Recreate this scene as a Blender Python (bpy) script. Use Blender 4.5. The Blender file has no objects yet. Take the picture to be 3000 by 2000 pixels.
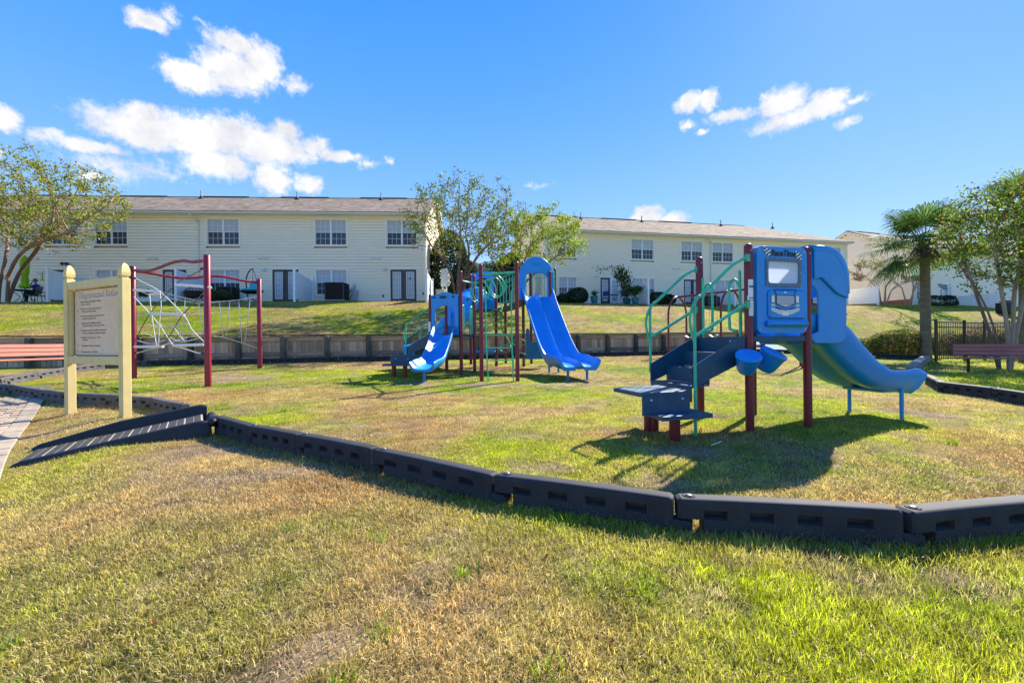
import bpy, bmesh, math, random
import numpy as np
from mathutils import Vector, Matrix
random.seed(7); RNG = np.random.default_rng(11)
S = bpy.context.scene
C = S.collection
# ------------------------------------------------------------------ camera
F = 1333.0; RHO = 0.010; CAMH = 1.19            # focal length in photo pixels, roll, eye height
cam_d = bpy.data.cameras.new('camera'); cam_d.lens = 16.0; cam_d.sensor_width = 36.0
cam_d.clip_start = 0.05; cam_d.clip_end = 4000
cam = bpy.data.objects.new('camera', cam_d); C.objects.link(cam)
cr, sr = math.cos(RHO), math.sin(RHO)
cam.matrix_world = Matrix(((cr, sr, 0, 0), (0, 0, -1, 0), (-sr, cr, 0, CAMH), (0, 0, 0, 1)))
S.camera = cam
def ray(px, py):
    u = px - 1500.0; v = 1000.0 - py
    return Vector(((u*cr + v*sr)/F, 1.0, (-u*sr + v*cr)/F))
# ------------------------------------------------------------------ sun, sky, exposure
SUN_AZ = math.radians(40)       # to the right of the view direction (+Y)
SUN_EL = math.radians(38)
sd = Vector((math.sin(SUN_AZ)*math.cos(SUN_EL), math.cos(SUN_AZ)*math.cos(SUN_EL), math.sin(SUN_EL)))
sun_d = bpy.data.lights.new('sun', 'SUN'); sun_d.energy = 3.8; sun_d.angle = math.radians(0.6); sun_d.color = (1.0, 0.935, 0.82)
sun = bpy.data.objects.new('sun', sun_d); C.objects.link(sun)
sun.rotation_euler = sd.to_track_quat('Z', 'Y').to_euler()
W = bpy.data.worlds.new('World'); S.world = W; W.use_nodes = True
nt = W.node_tree; nt.nodes.clear(); L = nt.links
def wn(t, **k):
    n = nt.nodes.new(t)
    for a, b in k.items(): setattr(n, a, b)
    return n
out = wn('ShaderNodeOutputWorld'); bg = wn('ShaderNodeBackground'); bg.inputs[1].default_value = 0.15
L.new(bg.outputs[0], out.inputs[0])
sky = wn('ShaderNodeTexSky', sky_type='NISHITA', sun_disc=False)
sky.sun_elevation = SUN_EL; sky.sun_rotation = SUN_AZ; sky.air_density = 1.0; sky.dust_density = 0.6; sky.ozone_density = 2.0; sky.altitude = 20
# clouds: ragged blobs placed by azimuth and elevation, all round the sky
tc = wn('ShaderNodeTexCoord')
sep = wn('ShaderNodeSeparateXYZ'); L.new(tc.outputs['Generated'], sep.inputs[0])
def wm(op, a, b=None):
    n = wn('ShaderNodeMath', operation=op)
    for i, v in enumerate((a, b)):
        if v is None: continue
        if isinstance(v, (int, float)): n.inputs[i].default_value = v
        else: L.new(v, n.inputs[i])
    return n.outputs[0]
el_ = wm('ARCSINE', sep.outputs[2])
gr_ = wn('ShaderNodeValToRGB'); L.new(wm('DIVIDE', el_, math.pi/2), gr_.inputs[0]); e_ = gr_.color_ramp; e_.interpolation = 'B_SPLINE'
SKY = [(-.02, (.46, .66, .90)), (.05, (.50, .73, 1.0)), (.15, (.25, .53, 1.0)), (.28, (.095, .37, .98)), (.42, (.035, .28, .94)), (1.0, (.025, .20, .80))]
while len(e_.elements) < len(SKY): e_.elements.new(.5)
for i_, (p_, c_) in enumerate(SKY): e_.elements[i_].position = max(0, p_); e_.elements[i_].color = (*c_, 1)
gsc = wn('ShaderNodeVectorMath', operation='SCALE'); L.new(gr_.outputs[0], gsc.inputs[0]); gsc.inputs['Scale'].default_value = 2.40
nsc = wn('ShaderNodeVectorMath', operation='SCALE'); L.new(sky.outputs[0], nsc.inputs[0]); nsc.inputs['Scale'].default_value = 0.035
hsv = wn('ShaderNodeVectorMath', operation='ADD'); L.new(gsc.outputs[0], hsv.inputs[0]); L.new(nsc.outputs[0], hsv.inputs[1])
az = wm('ARCTAN2', sep.outputs[0], sep.outputs[1]); el = wm('ARCSINE', sep.outputs[2])
ae = wn('ShaderNodeCombineXYZ'); L.new(az, ae.inputs[0]); L.new(el, ae.inputs[1])
def wnoise(scale, detail, rough, src):
    n = wn('ShaderNodeTexNoise'); n.inputs['Scale'].default_value = scale; n.inputs['Detail'].default_value = detail
    n.inputs['Roughness'].default_value = rough; L.new(src, n.inputs['Vector']); return n
n1 = wnoise(26, 6, 0.62, ae.outputs[0])
dist = wn('ShaderNodeVectorMath', operation='SUBTRACT'); L.new(n1.outputs['Color'], dist.inputs[0]); dist.inputs[1].default_value = (.5, .5, .5)
dsc = wn('ShaderNodeVectorMath', operation='MULTIPLY'); L.new(dist.outputs[0], dsc.inputs[0]); dsc.inputs[1].default_value = (.045, .032, 0)
wv = wn('ShaderNodeVectorMath', operation='ADD'); L.new(ae.outputs[0], wv.inputs[0]); L.new(dsc.outputs[0], wv.inputs[1])
CL = [(430,58,78,34,1),(500,52,30,34,.5),(597,66,24,11,.35),
 (570,228,105,52,1),(690,212,125,70,1),(690,135,100,40,.9),(765,190,70,70,.9),(862,245,45,28,.5),(650,112,45,20,.6),
 (12,345,64,42,1),(0,440,18,46,.9),
 (430,385,185,64,1),(425,338,80,40,1),(560,395,160,72,1),(700,405,140,70,1),(790,430,160,58,1),(832,385,55,40,.9),(800,520,64,56,1),(640,475,120,58,.9),
 (985,456,85,22,.8),(920,430,55,34,.8),(250,425,140,26,.8),(118,405,55,22,.55),(330,490,130,46,.38),(268,522,42,22,.7),(450,500,120,30,.3),
 (1070,480,36,15,.4),(1140,474,20,13,.5),(905,540,42,30,.8),
 (2018,300,42,32,1),(2072,298,42,32,1),(2295,298,85,46,1),(2395,320,105,40,1),(2425,288,70,30,.8),(2145,335,90,20,.7),(2265,368,75,32,.6),(2482,360,44,17,.7),
 (2015,366,24,15,.6),(2058,383,18,13,.7),(2508,290,42,15,.5),(2330,345,150,34,.7),(1898,630,52,34,.9),(1962,642,60,28,.8),(1580,543,44,8,.3)]
blobs = []
for x, y, rx, ry, k in CL:
    r = ray(x, y); r.normalize(); a = math.atan2(r.x, r.y); e = math.asin(r.z)
    r2 = ray(x+rx, y).normalized(); r3 = ray(x, y-ry).normalized()
    blobs.append((a, e, 1.1*abs(math.atan2(r2.x, r2.y)-a), 1.12*abs(math.asin(r3.z)-e), k))
rr = random.Random(3)
for i in range(8):                              # the same kind of clouds behind the camera
    a = math.radians(rr.uniform(62, 298)); a = a-2*math.pi if a > math.pi else a
    e = math.radians(rr.uniform(9, 40)); w_ = rr.uniform(.05, .14)
    for j in range(1): blobs.append((a+rr.uniform(-1, 1)*w_, e+rr.uniform(-.3, .3)*w_, w_*rr.uniform(.6, 1), w_*rr.uniform(.3, .45), 1))
acc = None
for a, e, ra, re_, k in blobs:
    s1 = wn('ShaderNodeVectorMath', operation='SUBTRACT'); L.new(wv.outputs[0], s1.inputs[0]); s1.inputs[1].default_value = (a, e, 0)
    s2 = wn('ShaderNodeVectorMath', operation='MULTIPLY'); L.new(s1.outputs[0], s2.inputs[0]); s2.inputs[1].default_value = (1/ra, 1/re_, 0)
    s3 = wn('ShaderNodeVectorMath', operation='LENGTH'); L.new(s2.outputs[0], s3.inputs[0])
    v = wm('SUBTRACT', 1.0, s3.outputs['Value']); v = wm('MULTIPLY', v, float(k))
    acc = v if acc is None else wm('MAXIMUM', acc, v)
n2 = wnoise(60, 5, 0.65, ae.outputs[0])
dens = wm('ADD', acc, wm('MULTIPLY', wm('SUBTRACT', n2.outputs['Fac'], .5), 0.95))
cm = wn('ShaderNodeMapRange', interpolation_type='SMOOTHSTEP'); L.new(dens, cm.inputs[0]); cm.inputs[1].default_value = -0.06; cm.inputs[2].default_value = 0.55
n3 = wnoise(14, 5, 0.6, wv.outputs[0])
cc = wn('ShaderNodeMapRange'); L.new(n3.outputs['Fac'], cc.inputs[0]); cc.inputs[1].default_value = .3; cc.inputs[2].default_value = .65
cmix = wn('ShaderNodeMix', data_type='RGBA'); L.new(cc.outputs[0], cmix.inputs['Factor'])
cmix.inputs['A'].default_value = (1.6, 1.66, 1.85, 1); cmix.inputs['B'].default_value = (2.45, 2.42, 2.38, 1)
fm = wn('ShaderNodeMix', data_type='RGBA'); L.new(cm.outputs[0], fm.inputs['Factor']); L.new(hsv.outputs[0], fm.inputs['A']); L.new(cmix.outputs['Result'], fm.inputs['B'])
L.new(fm.outputs['Result'], bg.inputs[0])
S.view_settings.view_transform = 'Standard'; S.view_settings.look = 'None'; S.view_settings.gamma = 1.0
S.view_settings.use_curve_mapping = False; S.view_settings.exposure = 1.62
S.render.engine = 'CYCLES'

# ------------------------------------------------------------------ helpers
def tag(o, label=None, cat=None, group=None, kind=None):
    if label: o['label'] = label
    if cat: o['category'] = cat
    if group: o['group'] = group
    if kind: o['kind'] = kind
    return o
def empty(name, loc, rz=0, label=None, cat=None, group=None):
    o = bpy.data.objects.new(name, None); C.objects.link(o); o.location = loc; o.rotation_euler = (0, 0, rz)
    o.empty_display_size = .2
    return tag(o, label, cat, group)
def copy_tree(o, parent=None):
    c = o.copy(); C.objects.link(c); c.parent = parent
    for ch in list(o.children): copy_tree(ch, c)
    return c
class MB:
    def __init__(s): s.v = []; s.f = []; s.mi = []
    def add(s, vs, fs, mi=0):
        b = len(s.v); s.v += [tuple(p) for p in vs]; s.f += [tuple(i+b for i in f) for f in fs]; s.mi += [mi]*len(fs); return s
    def box(s, c, d, rz=0, M=None, mi=0):
        x, y, z = (q/2 for q in d)
        P = [Vector((sx*x, sy*y, sz*z)) for sz in (-1, 1) for sx, sy in ((-1, -1), (1, -1), (1, 1), (-1, 1))]
        if rz: R = Matrix.Rotation(rz, 3, 'Z'); P = [R @ p for p in P]
        if M is not None: P = [M @ p for p in P]
        c = Vector(c)
        return s.add([p+c for p in P], [(0,3,2,1),(4,5,6,7),(0,1,5,4),(1,2,6,5),(2,3,7,6),(3,0,4,7)], mi)
    def bbox(s, c, d, b=.01, M=None, mi=0):
        """box with chamfered edges"""
        x, y, z = (q/2 for q in d); b = min(b, x*.9, y*.9, z*.9); V = []; idx = {}
        for sx in (-1, 1):
            for sy in (-1, 1):
                for sz in (-1, 1):
                    for ax in range(3):
                        p = [sx*x, sy*y, sz*z]
                        for q in range(3):
                            if q != ax: p[q] -= (sx, sy, sz)[q]*b
                        idx[(sx, sy, sz, ax)] = len(V); V.append(Vector(p))
        Fs = []
        sg = (-1, 1)
        for ax in range(3):
            o1, o2 = (ax+1) % 3, (ax+2) % 3
            for s0 in sg:
                q = []
                for a, b2 in ((-1, -1), (1, -1), (1, 1), (-1, 1)):
                    k = [0, 0, 0]; k[ax] = s0; k[o1] = a; k[o2] = b2; q.append(idx[(*k, ax)])
                Fs.append(q if s0 > 0 else q[::-1])
        for ax in range(3):
            o1, o2 = (ax+1) % 3, (ax+2) % 3
            for a in sg:
                for b2 in sg:
                    q = []
                    for s0, face in ((-1, o1), (1, o1), (1, o2), (-1, o2)):
                        k = [0, 0, 0]; k[ax] = s0; k[o1] = a; k[o2] = b2; q.append(idx[(*k, face)])
                    Fs.append(q if a*b2 < 0 else q[::-1])
        for sx in sg:
            for sy in sg:
                for sz in sg:
                    q = [idx[(sx, sy, sz, a)] for a in range(3)]
                    Fs.append(q if sx*sy*sz > 0 else q[::-1])
        if M is not None: V = [M @ p for p in V]
        c = Vector(c)
        return s.add([p+c for p in V], Fs, mi)
    def tube(s, pts, r, seg=8, cap=True, mi=0, closed=False):
        P = [Vector(p) for p in pts]; n = len(P)
        R = r if isinstance(r, (list, tuple)) else [r]*n
        V = []; up = None
        for i, p in enumerate(P):
            if closed: t = P[(i+1) % n]-P[(i-1) % n]
            else: t = P[min(i+1, n-1)]-P[max(i-1, 0)]
            if t.length < 1e-9: t = Vector((0, 0, 1))
            t.normalize()
            if up is None: up = Vector((0, 0, 1)) if abs(t.z) < .9 else Vector((1, 0, 0))
            a = t.cross(up)
            if a.length < 1e-6: up = Vector((0, 1, 0)) if abs(t.y) < .9 else Vector((1, 0, 0)); a = t.cross(up)
            a.normalize(); b = a.cross(t); up = b
            for k in range(seg):
                an = 2*math.pi*k/seg; V.append(p+a*(math.cos(an)*R[i])+b*(math.sin(an)*R[i]))
        Fs = []
        for i in range(n if closed else n-1):
            for k in range(seg):
                k2 = (k+1) % seg; j = (i+1) % n
                Fs.append((i*seg+k, j*seg+k, j*seg+k2, i*seg+k2))
        if cap and not closed: Fs += [tuple(range(seg)), tuple(range((n-1)*seg, n*seg))[::-1]]
        return s.add(V, Fs, mi)
    def lathe(s, prof, seg=16, c=(0, 0, 0), M=None, mi=0):
        V = []; c = Vector(c)
        for r, z in prof:
            for k in range(seg):
                a = 2*math.pi*k/seg; p = Vector((r*math.cos(a), r*math.sin(a), z))
                if M is not None: p = M @ p
                V.append(p+c)
        Fs = []
        for i in range(len(prof)-1):
            for k in range(seg):
                k2 = (k+1) % seg; Fs.append((i*seg+k, i*seg+k2, (i+1)*seg+k2, (i+1)*seg+k))
        if prof[0][0] > 1e-6: Fs.append(tuple(range(seg))[::-1])
        if prof[-1][0] > 1e-6: Fs.append(tuple(range((len(prof)-1)*seg, len(prof)*seg)))
        return s.add(V, Fs, mi)
    def prism(s, poly, t0, t1, fn, mi=0):
        """poly: 2-D outline; fn(a, b, t) -> 3-D point; extruded from t0 to t1"""
        n = len(poly)
        V = [Vector(fn(a, b, t0)) for a, b in poly]+[Vector(fn(a, b, t1)) for a, b in poly]
        Fs = [tuple(range(n))[::-1], tuple(range(n, 2*n))]+[(i, (i+1) % n, n+(i+1) % n, n+i) for i in range(n)]
        return s.add(V, Fs, mi)
    def build(s, name, mat, parent=None, smooth=False, loc=None, fix=True, angle=None):
        me = bpy.data.meshes.new(name); me.from_pydata(s.v, [], s.f)
        mats = mat if isinstance(mat, (list, tuple)) else [mat]
        for m in mats: me.materials.append(m)
        if len(mats) > 1: me.polygons.foreach_set('material_index', s.mi)
        if fix and len(s.f) < 60000:
            bm = bmesh.new(); bm.from_mesh(me); bmesh.ops.recalc_face_normals(bm, faces=bm.faces); bm.to_mesh(me); bm.free()
        if smooth:
            me.polygons.foreach_set('use_smooth', [True]*len(me.polygons))
            if angle: me.set_sharp_from_angle(angle=math.radians(angle))
        o = bpy.data.objects.new(name, me); C.objects.link(o)
        if parent: o.parent = parent
        if loc is not None: o.location = loc
        return o
def smooth_path(pts, n=8):
    P = [Vector(p) for p in pts]; out = []
    Q = [2*P[0]-P[1]]+P+[2*P[-1]-P[-2]]
    for i in range(1, len(Q)-2):
        p0, p1, p2, p3 = Q[i-1:i+3]
        for k in range(n):
            t = k/n
            out.append(.5*((2*p1)+(p2-p0)*t+(2*p0-5*p1+4*p2-p3)*t*t+(3*p1-p0-3*p2+p3)*t**3))
    out.append(P[-1]); return out
# ------------------------------------------------------------------ materials
MT = {}
def mat(name, col, rough=.6, spec=.5, metal=0, var=0, vscale=6, bump=0, bscale=40, col2=None, coord='Object', trans=0, stretch=(1, 1, 1), coat=0):
    if name in MT: return MT[name]
    m = bpy.data.materials.new(name); m.use_nodes = True; t = m.node_tree; b = t.nodes['Principled BSDF']
    b.inputs['Base Color'].default_value = (*col, 1); b.inputs['Roughness'].default_value = rough
    b.inputs['Specular IOR Level'].default_value = spec; b.inputs['Metallic'].default_value = metal
    if coat: b.inputs['Coat Weight'].default_value = coat; b.inputs['Coat Roughness'].default_value = .15
    def src():
        c = t.nodes.new('ShaderNodeTexCoord'); mp = t.nodes.new('ShaderNodeMapping'); mp.inputs['Scale'].default_value = stretch
        t.links.new(c.outputs[coord], mp.inputs[0]); return mp.outputs[0]
    if var or col2:
        s_ = src(); n = t.nodes.new('ShaderNodeTexNoise'); n.inputs['Scale'].default_value = vscale; n.inputs['Detail'].default_value = 6; n.inputs['Roughness'].default_value = .65
        t.links.new(s_, n.inputs['Vector'])
        r = t.nodes.new('ShaderNodeMapRange'); r.inputs[1].default_value = .3; r.inputs[2].default_value = .7; t.links.new(n.outputs['Fac'], r.inputs[0])
        mx = t.nodes.new('ShaderNodeMix'); mx.data_type = 'RGBA'
        c2 = col2 if col2 else tuple(min(1, c*(1+var)) for c in col)
        c1 = col if col2 else tuple(c*(1-var) for c in col)
        mx.inputs['A'].default_value = (*c1, 1); mx.inputs['B'].default_value = (*c2, 1)
        t.links.new(r.outputs[0], mx.inputs['Factor']); t.links.new(mx.outputs['Result'], b.inputs['Base Color'])
    if bump:
        s_ = src(); n = t.nodes.new('ShaderNodeTexNoise'); n.inputs['Scale'].default_value = bscale; n.inputs['Detail'].default_value = 5
        t.links.new(s_, n.inputs['Vector'])
        bp = t.nodes.new('ShaderNodeBump'); bp.inputs['Strength'].default_value = bump; bp.inputs['Distance'].default_value = .02
        t.links.new(n.outputs['Fac'], bp.inputs['Height']); t.links.new(bp.outputs[0], b.inputs['Normal'])
    if trans:
        tr = t.nodes.new('ShaderNodeBsdfTranslucent'); tr.inputs[0].default_value = (*col, 1)
        ms = t.nodes.new('ShaderNodeMixShader'); ms.inputs[0].default_value = trans
        t.links.new(b.outputs[0], ms.inputs[1]); t.links.new(tr.outputs[0], ms.inputs[2])
        t.links.new(ms.outputs[0], t.nodes['Material Output'].inputs[0])
    MT[name] = m; return m
def mat_attr(name, trans=.4, rough=.6, spec=.3, gain=1.0):
    """leaf or blade colour from the 'col' attribute, with light shining through"""
    m = bpy.data.materials.new(name); m.use_nodes = True; t = m.node_tree; b = t.nodes['Principled BSDF']
    a = t.nodes.new('ShaderNodeAttribute'); a.attribute_name = 'col'
    t.links.new(a.outputs['Color'], b.inputs['Base Color']); b.inputs['Roughness'].default_value = rough; b.inputs['Specular IOR Level'].default_value = spec
    tr = t.nodes.new('ShaderNodeBsdfTranslucent'); t.links.new(a.outputs['Color'], tr.inputs[0])
    ms = t.nodes.new('ShaderNodeMixShader'); ms.inputs[0].default_value = trans
    t.links.new(b.outputs[0], ms.inputs[1]); t.links.new(tr.outputs[0], ms.inputs[2])
    t.links.new(ms.outputs[0], t.nodes['Material Output'].inputs[0]); return m
def worn_plastic(name, c, fade):
    m = mat(name, c, rough=.34, col2=fade, vscale=1.6, bump=.03, bscale=140, spec=.5)
    t = m.node_tree; b = t.nodes['Principled BSDF']; s0 = b.inputs['Base Color'].links[0].from_socket
    tcn = t.nodes.new('ShaderNodeTexCoord'); mp = t.nodes.new('ShaderNodeMapping'); mp.inputs['Scale'].default_value = (9, 9, 2.2); mp.inputs['Rotation'].default_value = (.3, .5, .2); t.links.new(tcn.outputs['Object'], mp.inputs[0])
    n = t.nodes.new('ShaderNodeTexNoise'); n.inputs['Scale'].default_value = 7; n.inputs['Detail'].default_value = 8; n.inputs['Roughness'].default_value = .75; t.links.new(mp.outputs[0], n.inputs['Vector'])
    r = t.nodes.new('ShaderNodeMapRange'); r.inputs[1].default_value = .63; r.inputs[2].default_value = .72; r.inputs[4].default_value = .55; t.links.new(n.outputs['Fac'], r.inputs[0])
    mx = t.nodes.new('ShaderNodeMix'); mx.data_type = 'RGBA'; t.links.new(r.outputs[0], mx.inputs['Factor']); t.links.new(s0, mx.inputs['A']); mx.inputs['B'].default_value = (*[min(1, q*.6+.10) for q in fade], 1); t.links.new(mx.outputs['Result'], b.inputs['Base Color'])
    r2 = t.nodes.new('ShaderNodeMapRange'); r2.inputs[1].default_value = .35; r2.inputs[2].default_value = .7; r2.inputs[3].default_value = .26; r2.inputs[4].default_value = .5; t.links.new(n.outputs['Fac'], r2.inputs[0]); t.links.new(r2.outputs[0], b.inputs['Roughness'])
    return m
BLUE = worn_plastic('blue_plastic', (.003, .225, .68), (.010, .28, .74))
NAVY = mat('navy_coated_steel', (.010, .066, .125), rough=.5, var=.25, vscale=9, bump=.05, bscale=220)
MAROON = mat('maroon_paint', (.175, .010, .022), rough=.38, var=.18, vscale=7, bump=.02)
REDP = mat('red_paint', (.24, .006, .022), rough=.38, var=.15, vscale=6)
GREENP = mat('green_paint', (.05, .50, .29), rough=.35, var=.18, vscale=9)
LIMEP = mat('lime_paint', (.10, .42, .07), rough=.4, var=.1)
STEEL = mat('galvanised_steel', (.6, .6, .6), rough=.35, metal=.9)
BLACKP = mat('black_paint', (.012, .013, .018), rough=.4)
WHITEV = mat('white_vinyl', (.82, .84, .88), rough=.45, var=.04, vscale=3)
# ------------------------------------------------------------------ terrain
def s_wall(X, Y): return 19.2+.31*X-Y            # distance in front of the back border
_s = np.array([-60, -1, 0, 1.7, 3.4, 6, 7.5, 10, 14, 17, 40, 400.]); _z = np.array([.50, .50, .49, .40, .29, .19, .16, .10, .05, .0, 0, 0])
def smooth01(t): t = np.clip(t, 0, 1); return t*t*(3-2*t)
def vnoise(X, Y, sc, seed):
    r = np.random.default_rng(seed); T = r.random((64, 64))
    x = np.asarray(X)*sc; y = np.asarray(Y)*sc; xi = np.floor(x).astype(int); yi = np.floor(y).astype(int)
    fx = smooth01(x-xi); fy = smooth01(y-yi)
    g = lambda a, b: T[a % 64, b % 64]
    return (g(xi, yi)*(1-fx)+g(xi+1, yi)*fx)*(1-fy)+(g(xi, yi+1)*(1-fx)+g(xi+1, yi+1)*fx)*fy-.5
# paver path edge: a diagonal line, path on its left
PE0 = Vector((-3.32, 2.86)); PD = Vector((-.70, .714)).normalized(); PN = Vector((-PD.y, PD.x))   # PN points away from the lawn
if PN.x > 0: PN = -PN
def path_d(X, Y):                                # >0 on the path
    t = (X-PE0.x)*PD.x+(Y-PE0.y)*PD.y
    return (X-PE0.x)*PN.x+(Y-PE0.y)*PN.y-.10*np.sin(t*.45)
def lawn_h(X, Y):
    X = np.asarray(X, float); Y = np.asarray(Y, float)
    drop = .13*smooth01((path_d(X, Y)+.9)/.9)*smooth01((9.5-Y)/3)            # the path lies a little below the lawn
    return -drop+np.interp(s_wall(X, Y), _s, _z)+.035*vnoise(X, Y, .55, 1)+.018*vnoise(X, Y, 1.7, 2)
def G(px, py, off=0.0):
    """point of the lawn seen at a photo pixel"""
    r = ray(px, py); Y = 8.0
    for _ in range(60):
        z = float(lawn_h(r.x*Y, Y))+off
        Yn = (z-CAMH)/r.z if abs(r.z) > 1e-6 else Y
        Yn = min(max(Yn, .5), 60); Y = .5*Y+.5*Yn
    return Vector((r.x*Y, Y, float(lawn_h(r.x*Y, Y))))
def PZ(px, py, z):
    r = ray(px, py); t = (z-CAMH)/r.z; return Vector((r.x*t, t, z))
def PY(px, py, Y):
    r = ray(px, py); return Vector((r.x*Y, Y, CAMH+r.z*Y))
WALL_A, WALL_K = 19.75, .31                      # retaining wall line Y = A + K X
def wall_y(X): return WALL_A+WALL_K*X
WALL_X0, WALL_X1 = -19.0, 12.6
FAC = [(-60, 26.7), (-7.15, 29.8), (-5.6, 29.9), (2.7, 36.02), (9.9, 37.6), (31, 42.2), (39.7, 45.0), (75, 57.3), (300, 90)]
_fx = np.array([a for a, b in FAC]); _fy = np.array([b for a, b in FAC])
_px = np.array([-60, -6, 3, 30, 40, 80, 300.]); _pz = np.array([3.78, 3.83, 4.12, 4.2, 4.4, 4.6, 4.6])
_ht = np.linspace(0, 1, 21); _ft = np.array([0, .062, .125, .19, .255, .32, .385, .45, .515, .58, .64, .70, .755, .805, .85, .89, .925, .952, .974, .99, 1.])
def hill_h(X, Y):
    X = np.asarray(X, float); Y = np.asarray(Y, float)
    yw = wall_y(X); yb = np.interp(X, _fx, _fy); t = np.clip((Y-yw)/(yb-yw), 0, 1)
    wz = 1.47+.006*(X+5); fade = smooth01((X-11.5)/4.5)
    wz = wz*(1-fade)+.42*fade
    pz = np.interp(X, _px, _pz)
    return wz+(pz-wz)*np.interp(t, _ht, _ft)+.05*vnoise(X, Y, .35, 5)*(t > .03)*(t < .97)
def HH(X, Y): return float(hill_h(X, Y))
# patchiness of the turf: green, straw and brown, measured on the ground
def turf_color(X, Y, inside):
    """base colours of grass at points; returns (n,3)"""
    n1 = vnoise(X, Y, .45, 21)+.6*vnoise(X, Y, 1.1, 22)+.4*vnoise(X, Y, 2.7, 23)
    n2 = vnoise(X, Y, .8, 31)+.6*vnoise(X, Y, 2.1, 32)+.5*vnoise(X, Y, 5.3, 33)
    green = np.array([.19, .30, .010]); lime = np.array([.46, .50, .008]); straw = np.array([.56, .40, .14]); brown = np.array([.46, .28, .095])
    ydw = smooth01((X+.6+.25*(Y-2))/2.2)                       # greener to the right of the foreground
    gf = np.where(inside, .52+1.5*n1, .04+1.0*ydw+1.15*n1)
    gf = np.clip(gf, 0, 1)[:, None]
    bf = np.clip(np.where(inside, .38+1.9*n2, .18+1.2*n2), 0, 1)[:, None]
    lf = np.clip(.55+1.4*vnoise(X, Y, .9, 41)+.15*ydw*(~inside), 0, 1)[:, None]
    gcol = green*(1-lf)+lime*lf
    scol = straw*(1-bf)+brown*bf
    c = gcol*gf+scol*(1-gf)
    d = worn(X, Y)[:, None]
    clump = (1+.55*vnoise(X, Y, 7.3, 71)+.45*vnoise(X, Y, 15.1, 72))[:, None]
    return (c*(1-d)+np.array([.36, .255, .16])*d)*clump
WORN = [(-.3, 10.9, 2.2, .75), (-2.35, 11.2, .9, .55), (1.85, 11.1, 1.1, .55), (6.1, 6.9, .6, .85), (1.9, 4.75, .7, .5), (-7.5, 12.4, 1.3, 1.3), (-2.4, 3.9, .8, .5), (-3.4, 5.0, .7, .4)]
def worn(X, Y):
    """ground worn bare by feet"""
    d = np.zeros(np.shape(X)); n = vnoise(X, Y, 2.4, 81)+.7*vnoise(X, Y, 6.1, 82)+.5*vnoise(X, Y, 13., 83)
    for x, y, a, b in WORN: d = np.maximum(d, 1-np.sqrt(((X-x)/a)**2+((Y-y)/b)**2))
    return np.clip((d+.9*n-.12)*2.2, 0, .92)*(d > -.3)
# border loop of the playground (control points on the lawn)
NEAR = [(8.87,9.4),(8.7,8.13),(8.35,6.7),(7.5,5.3),(6.2,4.15),(4.75,3.3),(3.5,2.84),(2.27,2.64),(1.04,2.85),(-.1,3.34),(-1.19,4.02),(-2.15,4.66),(-2.98,5.22),(-3.78,5.80)]
LEFT = [(-5.0,6.95),(-6.2,7.75),(-7.3,8.2),(-8.4,8.6),(-9.5,9.1),(-10.6,9.65),(-11.7,10.15),(-12.35,11.1),(-12.75,12.3),(-13.0,13.5),(-13.0,14.6),(-12.3,15.35)]
BACK = [(-12.3,15.35),(10.0,22.15),(13.4,22.9),(17.6,19.3)]
RIGHT = [(12.1,13.8),(8.87,9.4)]
LOOP = np.array(NEAR+LEFT+BACK[1:]+RIGHT[:1])
def in_loop(X, Y):
    X = np.asarray(X); Y = np.asarray(Y); c = np.zeros(X.shape, bool); n = len(LOOP); j = n-1
    for i in range(n):
        xi, yi = LOOP[i]; xj, yj = LOOP[j]
        c ^= ((yi > Y) != (yj > Y)) & (X < (xj-xi)*(Y-yi)/(yj-yi+1e-12)+xi); j = i
    return c
def ground_mesh(name, xs, ys, hf, m, colf):
    X, Y = np.meshgrid(xs, ys); Z = hf(X, Y); nx, ny = len(xs), len(ys)
    co = np.stack([X, Y, Z], -1).reshape(-1, 3)
    i = np.arange(ny-1)[:, None]*nx+np.arange(nx-1)[None]; i = i.reshape(-1)
    fa = np.stack([i, i+1, i+nx+1, i+nx], -1)
    me = bpy.data.meshes.new(name); me.from_pydata(co.tolist(), [], fa.tolist()); me.materials.append(m)
    at = me.color_attributes.new('col', 'FLOAT_COLOR', 'POINT')
    c = np.ones((len(co), 4), np.float32); c[:, :3] = colf(co[:, 0], co[:, 1]); at.data.foreach_set('color', c.ravel())
    me.polygons.foreach_set('use_smooth', [True]*len(me.polygons))
    o = bpy.data.objects.new(name, me); C.objects.link(o); tag(o, kind='structure'); return o
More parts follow.
